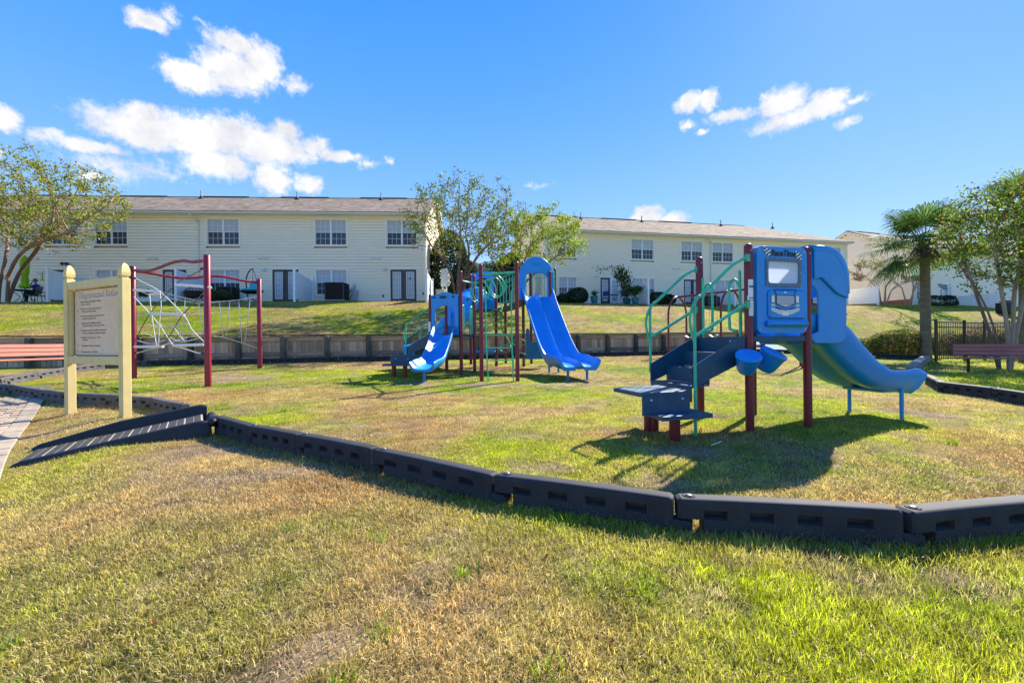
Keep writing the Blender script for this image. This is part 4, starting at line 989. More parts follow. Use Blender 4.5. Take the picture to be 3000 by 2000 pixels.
    m = MB(); plate(m, cap, 0, .03, lambda a, b, t: (a, -.068+t, b), .012); m.build('hood_cap', BLUE, root, smooth=True, angle=30)
    # ---- wide slide
    path = [(SZ+.02, DZ-.02), (SZ+.45, DZ-.06), (SZ+.80, DZ-.32), (SZ+1.12, DZ-.55), (SZ+1.45, DZ-.67), (SZ+1.78, DZ-.715), (SZ+1.97, DZ-.72), (SZ+2.07, DZ-.765)]
    m, sp, cs = slide_mesh(path, .90, .21, 2, bot=.09, flare=lambda t: 1.55-.65*min(1, t*1.5) if t < .55 else .9+.3*min(1, (t-.55)*3))
    o = m.build('slide', BLUE, root, smooth=True, angle=60); o.location = (0, SZ/2, 0)
    for y in (.10, SZ-.08):
        m = MB(); m.tube([(SZ+1.80 if y < .5 else SZ+1.77, y, -.15), (SZ+1.80 if y < .5 else SZ+1.77, y, DZ-.74)], .026, 12); m.build('slide_leg', BLUE, root, smooth=True, angle=50)
    m = MB(); m.bbox((SZ+1.77, SZ/2, DZ-.79), (.5, .62, .05), .02); m.build('slide_foot', BLUE, root)
    return root
tot_structure()
# ------------------------------------------------------------------ large play structure with the twin slide
def arch_panel(parent, x0, x1, z0, z1, yc, th, open_bot, mt, name, frame=None):
    """moulded entry panel: wavy top, three slots painted as dark discs on the header, arched opening below; local x across, z up"""
    w = x1-x0; xc = (x0+x1)/2
    topc = [(x0+w*u, z1-.06+.09*math.exp(-((u-.5)/.22)**2)) for u in np.linspace(1, 0, 13)]
    hz = z1-(z1-z0)*.30
    m = MB(); fn = lambda a, b, t: (a, yc+t, b)
    # left and right jambs, header built as one frame with an arched hole
    hole = [(x0+w*.14, z0+.02)]+[(xc-w*.36*math.cos(a), hz-w*.24+w*.24*math.sin(a)) for a in np.linspace(0, math.pi, 11)]+[(x1-w*.14, z0+.02)]
    outer = [(x0, z0)]+[(x0, hz)]+topc[::-1]+[(x1, hz), (x1, z0)]
    ou = outer; 
    N = 60
    def res_open(P, n):
        P = [Vector(p) for p in P]; d = [0]
        for a, b in zip(P, P[1:]): d.append(d[-1]+(b-a).length)
        out = []
        for k in range(n):
            t = d[-1]*k/(n-1); i = min(max(j for j in range(len(P)) if d[j] <= t+1e-9), len(P)-2); f = (t-d[i])/max(d[i+1]-d[i], 1e-9); q = P[i].lerp(P[i+1], min(f, 1)); out.append((q.x, q.y))
        return out
    A_ = res_open(ou, N); B_ = res_open(hole, N); B_[0] = (hole[0][0], z0); B_[-1] = (hole[-1][0], z0)
    V = [fn(a, b, t) for P, t in ((A_, -th/2), (B_, -th/2), (A_, th/2), (B_, th/2)) for a, b in P]; Fs = []
    for i in range(N-1):
        j = i+1; Fs += [(i, j, N+j, N+i), (2*N+i, 3*N+i, 3*N+j, 2*N+j), (i, 2*N+i, 2*N+j, j), (N+i, N+j, 3*N+j, 3*N+i)]
    Fs += [(0, N, 3*N, 2*N), (N-1, 3*N-1, 4*N-1, 2*N-1)]
    m.add(V, Fs); o = m.build(name, mt, parent, smooth=True, angle=40); bv = o.modifiers.new('bevel', 'BEVEL'); bv.width = .012; bv.segments = 2; bv.limit_method = 'ANGLE'
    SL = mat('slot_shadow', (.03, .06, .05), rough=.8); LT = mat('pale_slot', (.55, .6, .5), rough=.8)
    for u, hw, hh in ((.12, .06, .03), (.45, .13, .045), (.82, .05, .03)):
        s = MB(); s.lathe([(1, 0), (1, .004), (0, .004)], 14, (x0+w*u, yc-th/2-.0006, z1-.13), Matrix(((hw, 0, 0), (0, 1, 0), (0, 0, hh))) @ Matrix.Rotation(math.pi/2, 3, 'X')); s.build('slot_shade', SL, o)  # dark disc carrying the shade of a slot in its colour
    return o
def big_structure():
    o0 = Vector((-.3, 14.0, 0)); o0.z = float(lawn_h(-.3, 14.0))
    root = empty('large_play_structure', o0, 0, 'large play structure with twin blue slide, tube slide, green bridge and overhead rings', 'play structure')
    def w(x, y, z): return (x-o0.x, y-o0.y, z-o0.z)
    def gz(x, y): return float(lawn_h(x, y))
    pr = .052
    def pst(x, y, top):
        return post(root, x-o0.x, y-o0.y, gz(x, y)-o0.z-.12, top-o0.z, pr, MAROON)
    # post positions (world)
    A = Vector((-.79, 11.72)); B = Vector((.135, 11.72))
    p1, p3, p4, p2 = Vector((-2.46, 13.75)), Vector((-1.50, 13.42)), Vector((-1.19, 14.40)), Vector((-2.12, 14.72))
    p5, p6, p7, p7b = Vector((-1.50, 16.55)), Vector((-.56, 16.2)), Vector((-.24, 17.15)), Vector((-1.18, 17.5))
    p8, p10, p9, p9b = Vector((.41, 16.2)), Vector((1.37, 16.1)), Vector((.72, 17.1)), Vector((1.62, 17.0))
    def topz(px, py, Y): return PY(px, py, Y).z
    pst(*A, topz(1404, 773, 11.72)); pst(*B, topz(1510, 766, 11.72))
    z1t = topz(1261, 862, 13.75); z3t = topz(1351, 793, 13.42)
    pst(*p1, z1t); pst(*p3, z3t); pst(*p4, topz(1390, 805, 14.4)); pst(*p2, z1t)
    zT = topz(1454, 797, 16.2)
    for p in (p5, p6, p7, p7b): pst(*p, zT)
    z8 = topz(1534, 767, 16.2)
    pst(*p8, z8); pst(*p10, z8-.35); pst(*p9, z8-.1); pst(*p9b, z8-.1)
    D1 = topz(1330, 981, 13.9); DT = topz(1440, 905, 16.4); D2 = topz(1580, 871, 16.2)
    def deck(P, z, name='deck'):
        c = sum(P, Vector((0, 0)))/4; m = MB(); m.prism([((c+(p-c)*.94).x, (c+(p-c)*.94).y) for p in P], z-.07, z, lambda a, b, t: w(a, b, t)); return m.build(name, NAVY, root)
    deck((p1, p3, p4, p2), D1); deck((p5, p6, p7, p7b), DT); deck((p8, p10, p9b, p9), D2)
    def frame(pa, pb):
        d = (pb-pa); return Matrix.Translation(w(pa.x, pa.y, o0.z)) @ Matrix.Rotation(math.atan2(d.y, d.x), 4, 'Z'), d.length
    # ---- deck 1 panels
    M, Lp = frame(p1, p3)
    o = arch_panel(root, .055, Lp-.055, D1-o0.z-.02, z1t-o0.z+.02, -.02, .07, True, BLUE, 'entry_panel'); o.matrix_local = M
    M, Lp = frame(p2, p4)
    o = arch_panel(root, .055, Lp-.055, D1-o0.z+.3, z1t-o0.z+.02, 0, .07, True, BLUE, 'entry_panel'); o.matrix_local = M
    # bubble panel beside the opening
    # ---- left slide
    s0 = (p1+p3)/2; e0 = G(1243, 1119.5).xy+Vector((-.02, -.10)); dv = (e0-s0); Ls = dv.length; an = math.atan2(dv.y, dv.x)
    gz0 = gz(*e0)
    path = [(.0, D1-.02), (.18, D1-.04), (.55, D1-.30), (1.0, D1-.62), (1.35, D1-.80), (Ls-.12, D1-.87), (Ls+.04, D1-.90)]
    m, sp, cs = slide_mesh([(a, z-o0.z) for a, z in path], .66, .20, 1, flare=lambda t: 1.5-.5*min(1, t*2.5) if t < .8 else .95)
    o = m.build('slide', BLUE, root, smooth=True, angle=60); o.matrix_local = Matrix.Translation(w(s0.x, s0.y, o0.z)) @ Matrix.Rotation(an, 4, 'Z')
    q = G(1243, 1119.5); m = MB(); m.tube([w(q.x, q.y, q.z-.1), w(q.x, q.y, D1-.88)], .032, 10); m.build('slide_leg', BLUE, root, smooth=True, angle=50)
    # ---- grab loops by deck 1
    for pa, pb, u0, u1 in ((p3, p4, .10, .20), (p3, p4, .70, .82)):
        a = pa.lerp(pb, u0); b = pa.lerp(pb, u1)
        rail(root, [w(a.x, a.y, D1+.02), w(a.x, a.y, D1+.7), w(a.x, a.y, D1+.83), w(b.x, b.y, D1+.88), w(b.x, b.y, D1+.75), w(b.x, b.y, D1+.12), w(a.x, a.y, D1+.02)], .019, GREENP, 'grab_loop', n=4)
    # side panel between p3 and p4 partly under the tube
    # ---- stair on the left of deck 1
    ex = (p1-p3).normalized(); ey = (p2-p1).normalized(); sm = p1+ex*.05; T = .85
    def S3(a, b, z): q = p1+ex*a+ey*b; return w(q.x, q.y, z)
    for b in (.03, .88):
        m = MB(); P = [(.05, D1), (.05, D1-.32), (T, D1-.62), (T, D1-.36), (.12, D1)]
        m.prism(P, b-.008, b+.008, lambda a, z, t: S3(a, t, z)); m.build('stair_side', NAVY, root)
    for k in range(3):
        m = MB(); a0 = .05+.265*k; zt = D1-.2*(k+1)
        m.prism([(a0, zt-.012), (a0+.265, zt-.012), (a0+.265, zt), (a0, zt)], .04, .87, lambda a, z, t: S3(a, t, z)); m.build('tread', NAVY, root)
        m = MB(); m.prism([(a0-.005, zt), (a0+.005, zt), (a0+.005, zt+.2), (a0-.005, zt+.2)], .04, .87, lambda a, z, t: S3(a, t, z)); m.build('riser', NAVY, root)
    for b in (.0, .91):
        zt = D1-.05
        rail(root, [S3(T, b, gz(*(p1+ex*T))-.1), S3(T, b, D1), S3(T, b, D1+.22), S3(T-.06, b, D1+.36), S3(.3, b, D1+.66), S3(.0, b, D1+.84)], .019, GREENP, 'handrail')
        rail(root, [S3(T, b, D1-.10), S3(.4, b, D1+.16), S3(.0, b, D1+.36)], .019, GREENP, 'lower_rail')
        rail(root, [S3(T-.03, b, D1+.28), S3(T+.07, b, D1+.10), S3(T+.07, b, D1-.08), S3(T, b, D1-.30)], .016, GREENP, 'loop_rail')
    # step platforms
    q1 = PZ(1163, 1068, gz(-3.6, 13.3)+.33)
    m = MB(); m.bbox((0, 0, 0), (.74, .42, .055), .008); o = m.build('step_platform', NAVY, root); o.location = w(q1.x, q1.y, q1.z); o.rotation_euler = (0, 0, .05)
    m = MB(); m.bbox((0, 0, 0), (.60, .05, .24), .006); o = m.build('step_riser', NAVY, root); o.location = w(q1.x+.07, q1.y+.20, q1.z+.125)
    m = MB(); m.bbox((0, 0, 0), (.62, .5, .05), .008); o = m.build('step_platform', NAVY, root); o.location = w(q1.x+.10, q1.y+.44, q1.z+.24)
    for dx in (-.10, .22):
        m = MB(); m.tube([w(q1.x+dx, q1.y+.05, gz(q1.x, q1.y)-.1), w(q1.x+dx, q1.y+.05, q1.z-.02)], .062, 14); m.build('platform_leg', MAROON, root, smooth=True, angle=50)
    for dx in (-.15, .20): bolt(root, w(q1.x+.07+dx, q1.y+.174, q1.z+.16), 'y', .014)
    # warning label on post p1
    m = MB(); m.box(w(p1.x-.02, p1.y-pr-.006, D1+.25), (.07, .003, .30)); m.build('warning_label', WINK, root)
    # ---- twin slide
    s0 = (p8+p10)/2+Vector((.0, -.02)); e1, e2 = G(1664, 1112), G(1720, 1112); e0 = ((e1+e2)/2).xy+Vector((.03, -.25)); dv = e0-s0; Ls = dv.length; an = math.atan2(dv.y, dv.x)
    ge = gz(*e0); zl = ge+.40
    path = [(-.06, D2), (.12, D2-.02), (.55, D2-.42), (1.3, D2-1.10), (2.1, D2-1.75), (2.75, D2-2.12), (3.25, zl+.05), (Ls-.18, zl), (Ls+.03, zl-.04)]
    m, sp, cs = slide_mesh([(a, z-o0.z) for a, z in path], 1.12, .25, 2, bot=.10, flare=lambda t: 1.25-.35*min(1, t*4) if t < .8 else .8)
    o = m.build('twin_slide', BLUE, root, smooth=True, angle=60); o.matrix_local = Matrix.Translation(w(s0.x, s0.y, o0.z)) @ Matrix.Rotation(an, 4, 'Z')
    for q in (e1, e2, G(1609, 1091), G(1636, 1090.6)):
        up = zl-.06 if q in (e1, e2) else zl+.10
        m = MB(); m.tube([w(q.x, q.y, q.z-.1), w(q.x, q.y, up)], .034, 10); m.build('slide_leg', BLUE, root, smooth=True, angle=50)
    m = MB(); c = (e1+e2)/2; m.bbox(w(c.x, c.y+.05, zl-.075), (.75, .35, .06), .02); m.build('slide_foot', BLUE, root)
    # hood over the twin slide
    M = Matrix.Translation(w(s0.x, s0.y, o0.z)) @ Matrix.Rotation(an+math.pi/2, 4, 'Z')
    hw = .62; zt = PY(1590, 748, 15.9).z-o0.z; zb = D2-o0.z
    oz = PY(1590, 797, 15.9).z-o0.z
    def arch(hw_, ztop, zb_, r, k=14):
        return [(-hw_, zb_)]+[(-hw_*math.cos(a), ztop-r+r*math.sin(a)) for a in np.linspace(0, math.pi, k)]+[(hw_, zb_)]
    ou = arch(hw, zt, zb-.10, .72); inn = [(-.41, zb-.10)]+[(-.41*math.copysign(abs(math.cos(a))**.45, math.cos(a)), oz-.26+.26*math.sin(a)**.8) for a in np.linspace(0, math.pi, 14)]+[(.41, zb-.10)]
    m = MB(); N = len(ou); V = [(a, t, b) for P, t in ((ou, -.06), (inn, -.06), (ou, .12), (inn, .12)) for a, b in P]; Fs = []
    for i in range(N-1):
        j = i+1; Fs += [(i, j, N+j, N+i), (2*N+i, 3*N+i, 3*N+j, 2*N+j), (i, 2*N+i, 2*N+j, j), (N+i, N+j, 3*N+j, 3*N+i)]
    Fs += [(0, N, 3*N, 2*N), (N-1, 3*N-1, 4*N-1, 2*N-1)]
    m.add(V, Fs); o = m.build('slide_hood', BLUE, root, smooth=True, angle=35); o.matrix_local = M; bv = o.modifiers.new('bevel', 'BEVEL'); bv.width = .03; bv.segments = 3; bv.limit_method = 'ANGLE'
    m = MB(); m.lathe([(1, 0), (.97, .014), (.86, .016), (.78, .004), (0, .004)], 20, (0, -.061, zt-.26), Matrix(((.15, 0, 0), (0, 1, 0), (0, 0, .05))) @ Matrix.Rotation(math.pi/2, 3, 'X')); r_ = m.build('oval_relief', BLUE, root, smooth=True); r_.matrix_local = M
    # safety rails behind the hood (deck 2 sides)
    def barrier(pa, pb, za, zb_, h, n, name='barrier'):
        b = empty('barrier_tmp', (0, 0, 0)) if False else None
        m = MB(); rr = .014
        m.tube([w(pa.x, pa.y, za+h), w(pb.x, pb.y, zb_+h)], rr*1.25, 8); br = m.build(name, GREENP, root, smooth=True, angle=50)
        for z in (.06, h-.18):
            m = MB(); m.tube([w(pa.x, pa.y, za+z), w(pb.x, pb.y, zb_+z)], rr, 8); m.build('cross_rail', GREENP, br, smooth=True, angle=50)
        for i in range(n):
            u = (i+.5)/n; q = pa.lerp(pb, u); z = za+(zb_-za)*u
            m = MB(); m.tube([w(q.x, q.y, z+.06), w(q.x, q.y, z+h)], rr, 7); m.build('baluster', GREENP, br, smooth=True, angle=50)
    barrier(p9, p9b, D2, D2, 1.0, 6); barrier(p10, p9b, D2, D2, 1.0, 6)
    # ---- bridge between tube deck and slide deck
    for k in range(7):
        u0, u1 = k/7+.01, (k+1)/7-.01; a0, b0 = p6.lerp(p8, u0), p7.lerp(p9, u0); a1, b1 = p6.lerp(p8, u1), p7.lerp(p9, u1)
        zz0, zz1 = DT+(D2-DT)*u0-.06*math.sin(math.pi*u0), DT+(D2-DT)*u1-.06*math.sin(math.pi*u1)
        m = MB(); V = [w(a0.x, a0.y, zz0), w(a1.x, a1.y, zz1), w(b1.x, b1.y, zz1), w(b0.x, b0.y, zz0)]; V += [(x, y, z-.07) for x, y, z in V]
        m.add(V, [(0, 1, 2, 3), (7, 6, 5, 4), (0, 4, 5, 1), (1, 5, 6, 2), (2, 6, 7, 3), (3, 7, 4, 0)]); m.build('bridge_plank', NAVY, root)
    barrier(p6, p8, DT+.02, D2+.02, 1.0, 9, 'bridge_rail'); barrier(p7, p9, DT+.02, D2+.02, 1.0, 9, 'bridge_rail')
    # ---- tube deck: header panel and tube slide
    M, Lp = frame(p5, p6)
    o = arch_panel(root, .055, Lp-.055, DT-o0.z+.55, zT-o0.z+.06, 0, .06, True, BLUE, 'entry_panel'); o.matrix_local = M
    m = MB(); plate(m, rrect(.06, DT-o0.z-.02, Lp*.55, DT-o0.z+.55, .05), -.03, .03, lambda a, b, t: (a, t, b), .012); o = m.build('side_panel', BLUE, root, smooth=True, angle=35); o.matrix_local = M
    m = MB(); plate(m, rrect(Lp*.55+.01, DT-o0.z-.02, Lp-.06, DT-o0.z+.55, .05), -.03, .03, lambda a, b, t: (a, t, b), .012); o = m.build('side_panel', BLUE, root, smooth=True, angle=35); o.matrix_local = M
    cpts = [(-1.22, 16.7, DT+.40), (-1.35, 16.1, DT+.36), (-1.55, 15.5, DT+.10), (-1.85, 15.15, DT-.35), (-2.2, 15.1, DT-.80), (-2.55, 15.2, DT-1.15), (-2.9, 15.25, gz(-2.9, 15.2)+.66), (-3.3, 15.25, gz(-3.3, 15.2)+.52), (-3.58, 15.22, gz(-3.5, 15.2)+.47)]
    sp = smooth_path([w(*p) for p in cpts], 6); n = len(sp)
    m = MB(); m.tube(sp, [.40-.08*min(1, i/(n*.7))+.02*(1 if i % 9 == 4 else 0) for i in range(n)], 22, cap=False); o = m.build('tube_slide', BLUE, root, smooth=True); sm_ = o.modifiers.new('thick', 'SOLIDIFY'); sm_.thickness = .02
    for i in (9, 18, 27, 36):
        t = (sp[i+1]-sp[i-1]).normalized(); m = MB(); m.tube([sp[i]-t*.025, sp[i]+t*.025], .43-.08*min(1, i/(n*.7)), 22); m.build('tube_flange', BLUE, root, smooth=True, angle=50)
    m = MB(); q = cpts[-2]; m.tube([w(q[0], q[1], gz(q[0], q[1])-.1), w(q[0], q[1], q[2]-.36)], .03, 10); m.build('slide_leg', BLUE, root)
    m = MB(); q = Vector((-2.45, 15.1)); m.tube([w(q.x, q.y, gz(*q)-.1), w(q.x, q.y, DT-.95)], .04, 10); m.build('slide_leg', MAROON, root)
    # ---- ladder between the front posts
    la, lb = Vector((-.665, 11.70)), Vector((.0, 11.70)); ztop = PY(1423, 858, 11.7).z
    g0 = gz(*la)
    rail(root, [w(A.x+.05, A.y, ztop+.02), w(A.x+.10, A.y, ztop+.06), w(la.x-.02, la.y, ztop+.03), w(la.x, la.y, ztop-.10), w(la.x, la.y, 1.2), w(la.x+.05, la.y, g0-.1)], .018, GREENP, 'ladder_stile', n=5)
    rail(root, [w(B.x-.05, B.y, ztop+.06), w(B.x-.10, B.y, ztop+.08), w(lb.x+.0, lb.y, ztop+.03), w(lb.x-.01, lb.y, ztop-.10), w(lb.x-.0, lb.y, 1.2), w(lb.x+.03, lb.y, g0-.1)], .018, GREENP, 'ladder_stile', n=5)
    for py in (981, 1019, 1055):
        z = PY(1460, py, 11.7).z; rail(root, [w(la.x, la.y, z), w(lb.x, lb.y, z)], .016, GREENP, 'rung', smoothp=False)
    # ---- overhead rail and rings
    zb = PY(1460, 801, 11.72).z
    rail(root, [w(A.x, A.y, zb-.03), w(B.x, B.y, zb+.03)], .03, GREENP, 'overhead_bar', smoothp=False)
    c0 = Vector(((A.x+B.x)/2, A.y, zb)); c1 = Vector((p3.x+.35, p3.y+.25, PY(1378, 828, 13.6).z)); c2 = Vector((p3.x+.05, p3.y, PY(1357, 823, 13.42).z))
    op = smooth_path([w(*c0), w(*(c0.lerp(c1, .33)+Vector((.15, 0, -.02)))), w(*(c0.lerp(c1, .7)+Vector((.06, 0, -.03)))), w(*c1), w(*c2)], 8)
    m = MB(); m.tube(op, .026, 10); m.build('overhead_rail', GREENP, root, smooth=True, angle=50)
    for i, k in enumerate((3, 7, 11, 15, 19, 23)):
        p = op[k]; t = (op[k+1]-op[k-1]).normalized(); side = Vector((t.y, -t.x, 0)).normalized() if Vector((t.y, -t.x, 0)).length > 1e-3 else Vector((1, 0, 0))
        side = (side*.94+t*.35).normalized()
        ring = []
        for a in np.linspace(0, 2*math.pi, 25)[:-1]:
            rr = .21*(1-.45*max(0, math.cos(a))**2)
            ring.append(p+side*(math.sin(a)*rr*1.05)+Vector((0, 0, -.29+math.cos(a)*.27)))
        m = MB(); m.tube(ring, .017, 7, closed=True); m.build('hand_ring', GREENP, root, smooth=True)
    # ---- vine climber under the tube deck
    vx = [(-.35, 16.0, DT+.0), (-.38, 15.95, DT-.5), (-.30, 15.95, DT-.85), (-.10, 15.95, DT-1.2), (.0, 15.95, DT-1.6), (.05, 15.95, gz(0, 16)-.1)]
    m = MB(); m.tube(smooth_path([w(*p) for p in vx], 6), .028, 8); m.build('climber_pole', LIMEP, root, smooth=True)
    for i, (zz, sx) in enumerate(((-.18, -1), (-.62, -1), (-.88, 1), (-1.22, 1), (-1.42, -1), (-1.72, 1))):
        bx = -.34+.4*min(1, -zz/1.5); pts = []
        for a in np.linspace(-.5, 1.35, 10)*math.pi: pts.append(w(bx+sx*(.26+.22*math.cos(a)*1.0)-.0, 15.92, DT+zz+.13*math.sin(a)))
        m = MB(); m.tube(pts, .017, 7); m.build('climber_loop', LIMEP if i < 4 else GREENP, root, smooth=True)
    # ---- counter panel beside the slide and low bench board
    m = MB(); x0, z0 = PY(1541, 1052, 15.6).x, PY(1541, 1052, 15.6).z; x1 = PY(1612, 1052, 15.6).x; zc = PY(1560, 1001, 15.6).z; zt = PY(1545, 961, 15.6).z
    out = [(x0, z0), (x1, z0), (x1, zc), (x0+.14, zc), (x0+.13, zt-.06), (x0+.065, zt), (x0+.01, zt-.06)]
    plate(m, out, 0, .045, lambda a, b, t: w(a, 15.6+t, b), .012); m.build('counter_panel', mat('teal_blue_plastic', (.004, .16, .36), rough=.4), root, smooth=True, angle=35)
    q0, q1_ = PY(1386, 1030, 16.0), PY(1452, 1031, 16.0)
    m = MB(); m.bbox(w((q0.x+q1_.x)/2, 16.0, q0.z), (q1_.x-q0.x, .25, .08), .02); m.build('bench_board', BLUE, root)
    return root
big_structure()
# ------------------------------------------------------------------ net climber
ROPE = mat('white_rope', (.62, .60, .56), rough=.9, var=.25, vscale=30); ROPED = mat('dark_rope', (.14, .12, .11), rough=.9, var=.4, vscale=20); RUNGW = mat('white_tube', (.80, .78, .76), rough=.4, var=.06)
def net_climber():
    T, Lf, Rt = G(610, 1131.7), G(392, 1107.5), G(761.5, 1078)
    o0 = (T+Lf+Rt)/3; o0.z = float(lawn_h(o0.x, o0.y))
    root = empty('net_climber', o0, 0, 'three red poles with wavy top bars and a white rope net between them', 'climbing net')
    def tz(px, py, Y): return PY(px, py, Y).z
    zt = {'T': tz(603, 747, T.y), 'L': tz(388, 780, Lf.y), 'R': tz(760, 817, Rt.y)}
    P = {'T': T, 'L': Lf, 'R': Rt}
    for k in P:
        q = P[k]; m = MB(); m.lathe([(.072, q.z-.1), (.072, zt[k]-.012), (.062, zt[k]), (0, zt[k]+.004)], 20, (q.x, q.y, 0)-o0 if False else (q.x-o0.x, q.y-o0.y, -o0.z)); m.build('pole', REDP, root, smooth=True, angle=50)
    def w(v): return Vector(v)-o0
    def bar(a, za, b, zb, bulge):
        pts = [Vector((*P[a].xy.lerp(P[b].xy, u), za+(zb-za)*u+bulge*math.sin(2*math.pi*u)*-1)) for u in np.linspace(0, 1, 9)]
        rail(root, [w(p) for p in pts], .036, REDP, 'top_bar', n=4)
    # net seen at pixels, each knot between the poles that carry it
    def K(px, py, a, b, u): # a point on the curtain plane between poles a and b; u only picks depth
        q = P[a].xy.lerp(P[b].xy, u); return PY(px, py, q.y)
    def LT(px, py):         # curtain between left and tall pole
        r = ray(px, py); a, b = P['L'].xy, P['T'].xy; d = b-a; n = Vector((-d.y, d.x)); t = n.dot(a)/n.dot(Vector((r.x, 1))); return Vector((r.x*t, t, CAMH+r.z*t))
    def LR(px, py):
        r = ray(px, py); a, b = P['L'].xy, P['R'].xy; d = b-a; n = Vector((-d.y, d.x)); t = n.dot(a)/n.dot(Vector((r.x, 1))); return Vector((r.x*t, t, CAMH+r.z*t))
    def rope(pts, mt=ROPE, r=.013, name='rope', n=5):
        m = MB(); m.tube(smooth_path([w(p) for p in pts], n) if len(pts) > 2 else [w(p) for p in pts], r, 6); m.build(name, mt, root, smooth=True)
    Z = lambda u, v: (380+u*.2552, 740+v*.2552)          # coordinates read off an enlarged view
    def lt(*a): return [LT(*Z(u, v)) for u, v in a]
    def lr(*a): return [LR(*Z(u, v)) for u, v in a]
    for pts in (lt((50, 203), (200, 210), (320, 180), (480, 118), (620, 93), (720, 108), (840, 92)), lr((60, 215), (200, 230), (400, 268), (600, 292), (730, 290), (840, 278), (930, 270), (1060, 275), (1200, 300), (1330, 328), (1465, 342))): rail(root, [w(q) for q in pts], .038, REDP, 'top_bar', n=5)
    def tub(a, b):
        m = MB(); m.tube([w(a), w(b)], .034, 10); m.build('rung_tube', RUNGW, root, smooth=True, angle=50)
    for a, b in (((-30, 425), (345, 448)), ((525, 368), (930, 398)), ((225, 700), (625, 712)), ((10, 1082), (385, 1078)), ((505, 1068), (860, 1055))): tub(*lt(a, b))
    rope(lt((840, 185), (770, 228), (525, 370), (230, 705), (60, 1020), (40, 1060)), ROPED)
    rope(lt((840, 470), (610, 712), (510, 870), (420, 1010), (340, 1075)), ROPED)
    rope(lt((70, 295), (130, 330), (345, 448), (615, 712), (720, 890), (850, 1020)))
    rope(lt((20, 475), (230, 700), (340, 830), (420, 950), (510, 1070), (620, 1100), (770, 1148), (850, 1158)))
    rope(lt((345, 448), (360, 600), (340, 830), (330, 1070)), r=.011)
    rope(lt((230, 490), (250, 700), (280, 900), (310, 1075)), r=.011)
    for p in (((200, 822), (330, 862), (480, 850), (660, 815)), ((150, 920), (320, 968), (420, 935), (560, 945), (725, 900)), ((85, 1010), (240, 1042), (400, 1010), (460, 980), (600, 1022), (800, 980)), ((340, 815), (400, 845), (520, 840)), ((505, 855), (560, 930), (630, 1020))): rope(lt(*p), r=.011)
    rope(lt((75, 1155), (160, 1130), (260, 1105), (345, 1085))); 
    # suspended walkway rope along the back, with hangers
    rope(lr((75, 405), (210, 478), (520, 535), (800, 578), (1150, 552), (1390, 525), (1480, 495))); rope(lr((345, 448), (640, 522), (840, 562), (1030, 560), (1250, 543), (1480, 490)))
    rope(lr((380, 1060), (560, 1000), (850, 935), (1080, 975), (1290, 1035), (1480, 1100)))
    rope(lr((345, 1080), (500, 1030), (700, 960), (850, 935)))
    for a, b in (((515, 540), (575, 985)), ((640, 525), (605, 985)), ((792, 580), (838, 935)), ((1030, 560), (1075, 975)), ((1152, 552), (1105, 978)), ((1252, 545), (1288, 1030)), ((1385, 527), (1322, 1038))): rope(lr(a, b), r=.012)
    tub(*lr((215, 480), (345, 470)))
    for p in (lt((838, 185))[0], lt((62, 295))[0], lt((848, 1158))[0], lt((75, 1152))[0]):
        m = MB(); m.bbox(w(p), (.10, .05, .06), .012); m.build('rope_shackle', mat('rusty_shackle', (.16, .05, .03), rough=.6, metal=.4, var=.4, vscale=20), root)
    for p in lr((1482, 495), (1482, 1098)):
        m = MB(); m.bbox(w(p), (.07, .05, .05), .01); m.build('rope_clamp', STEEL, root)
net_climber()
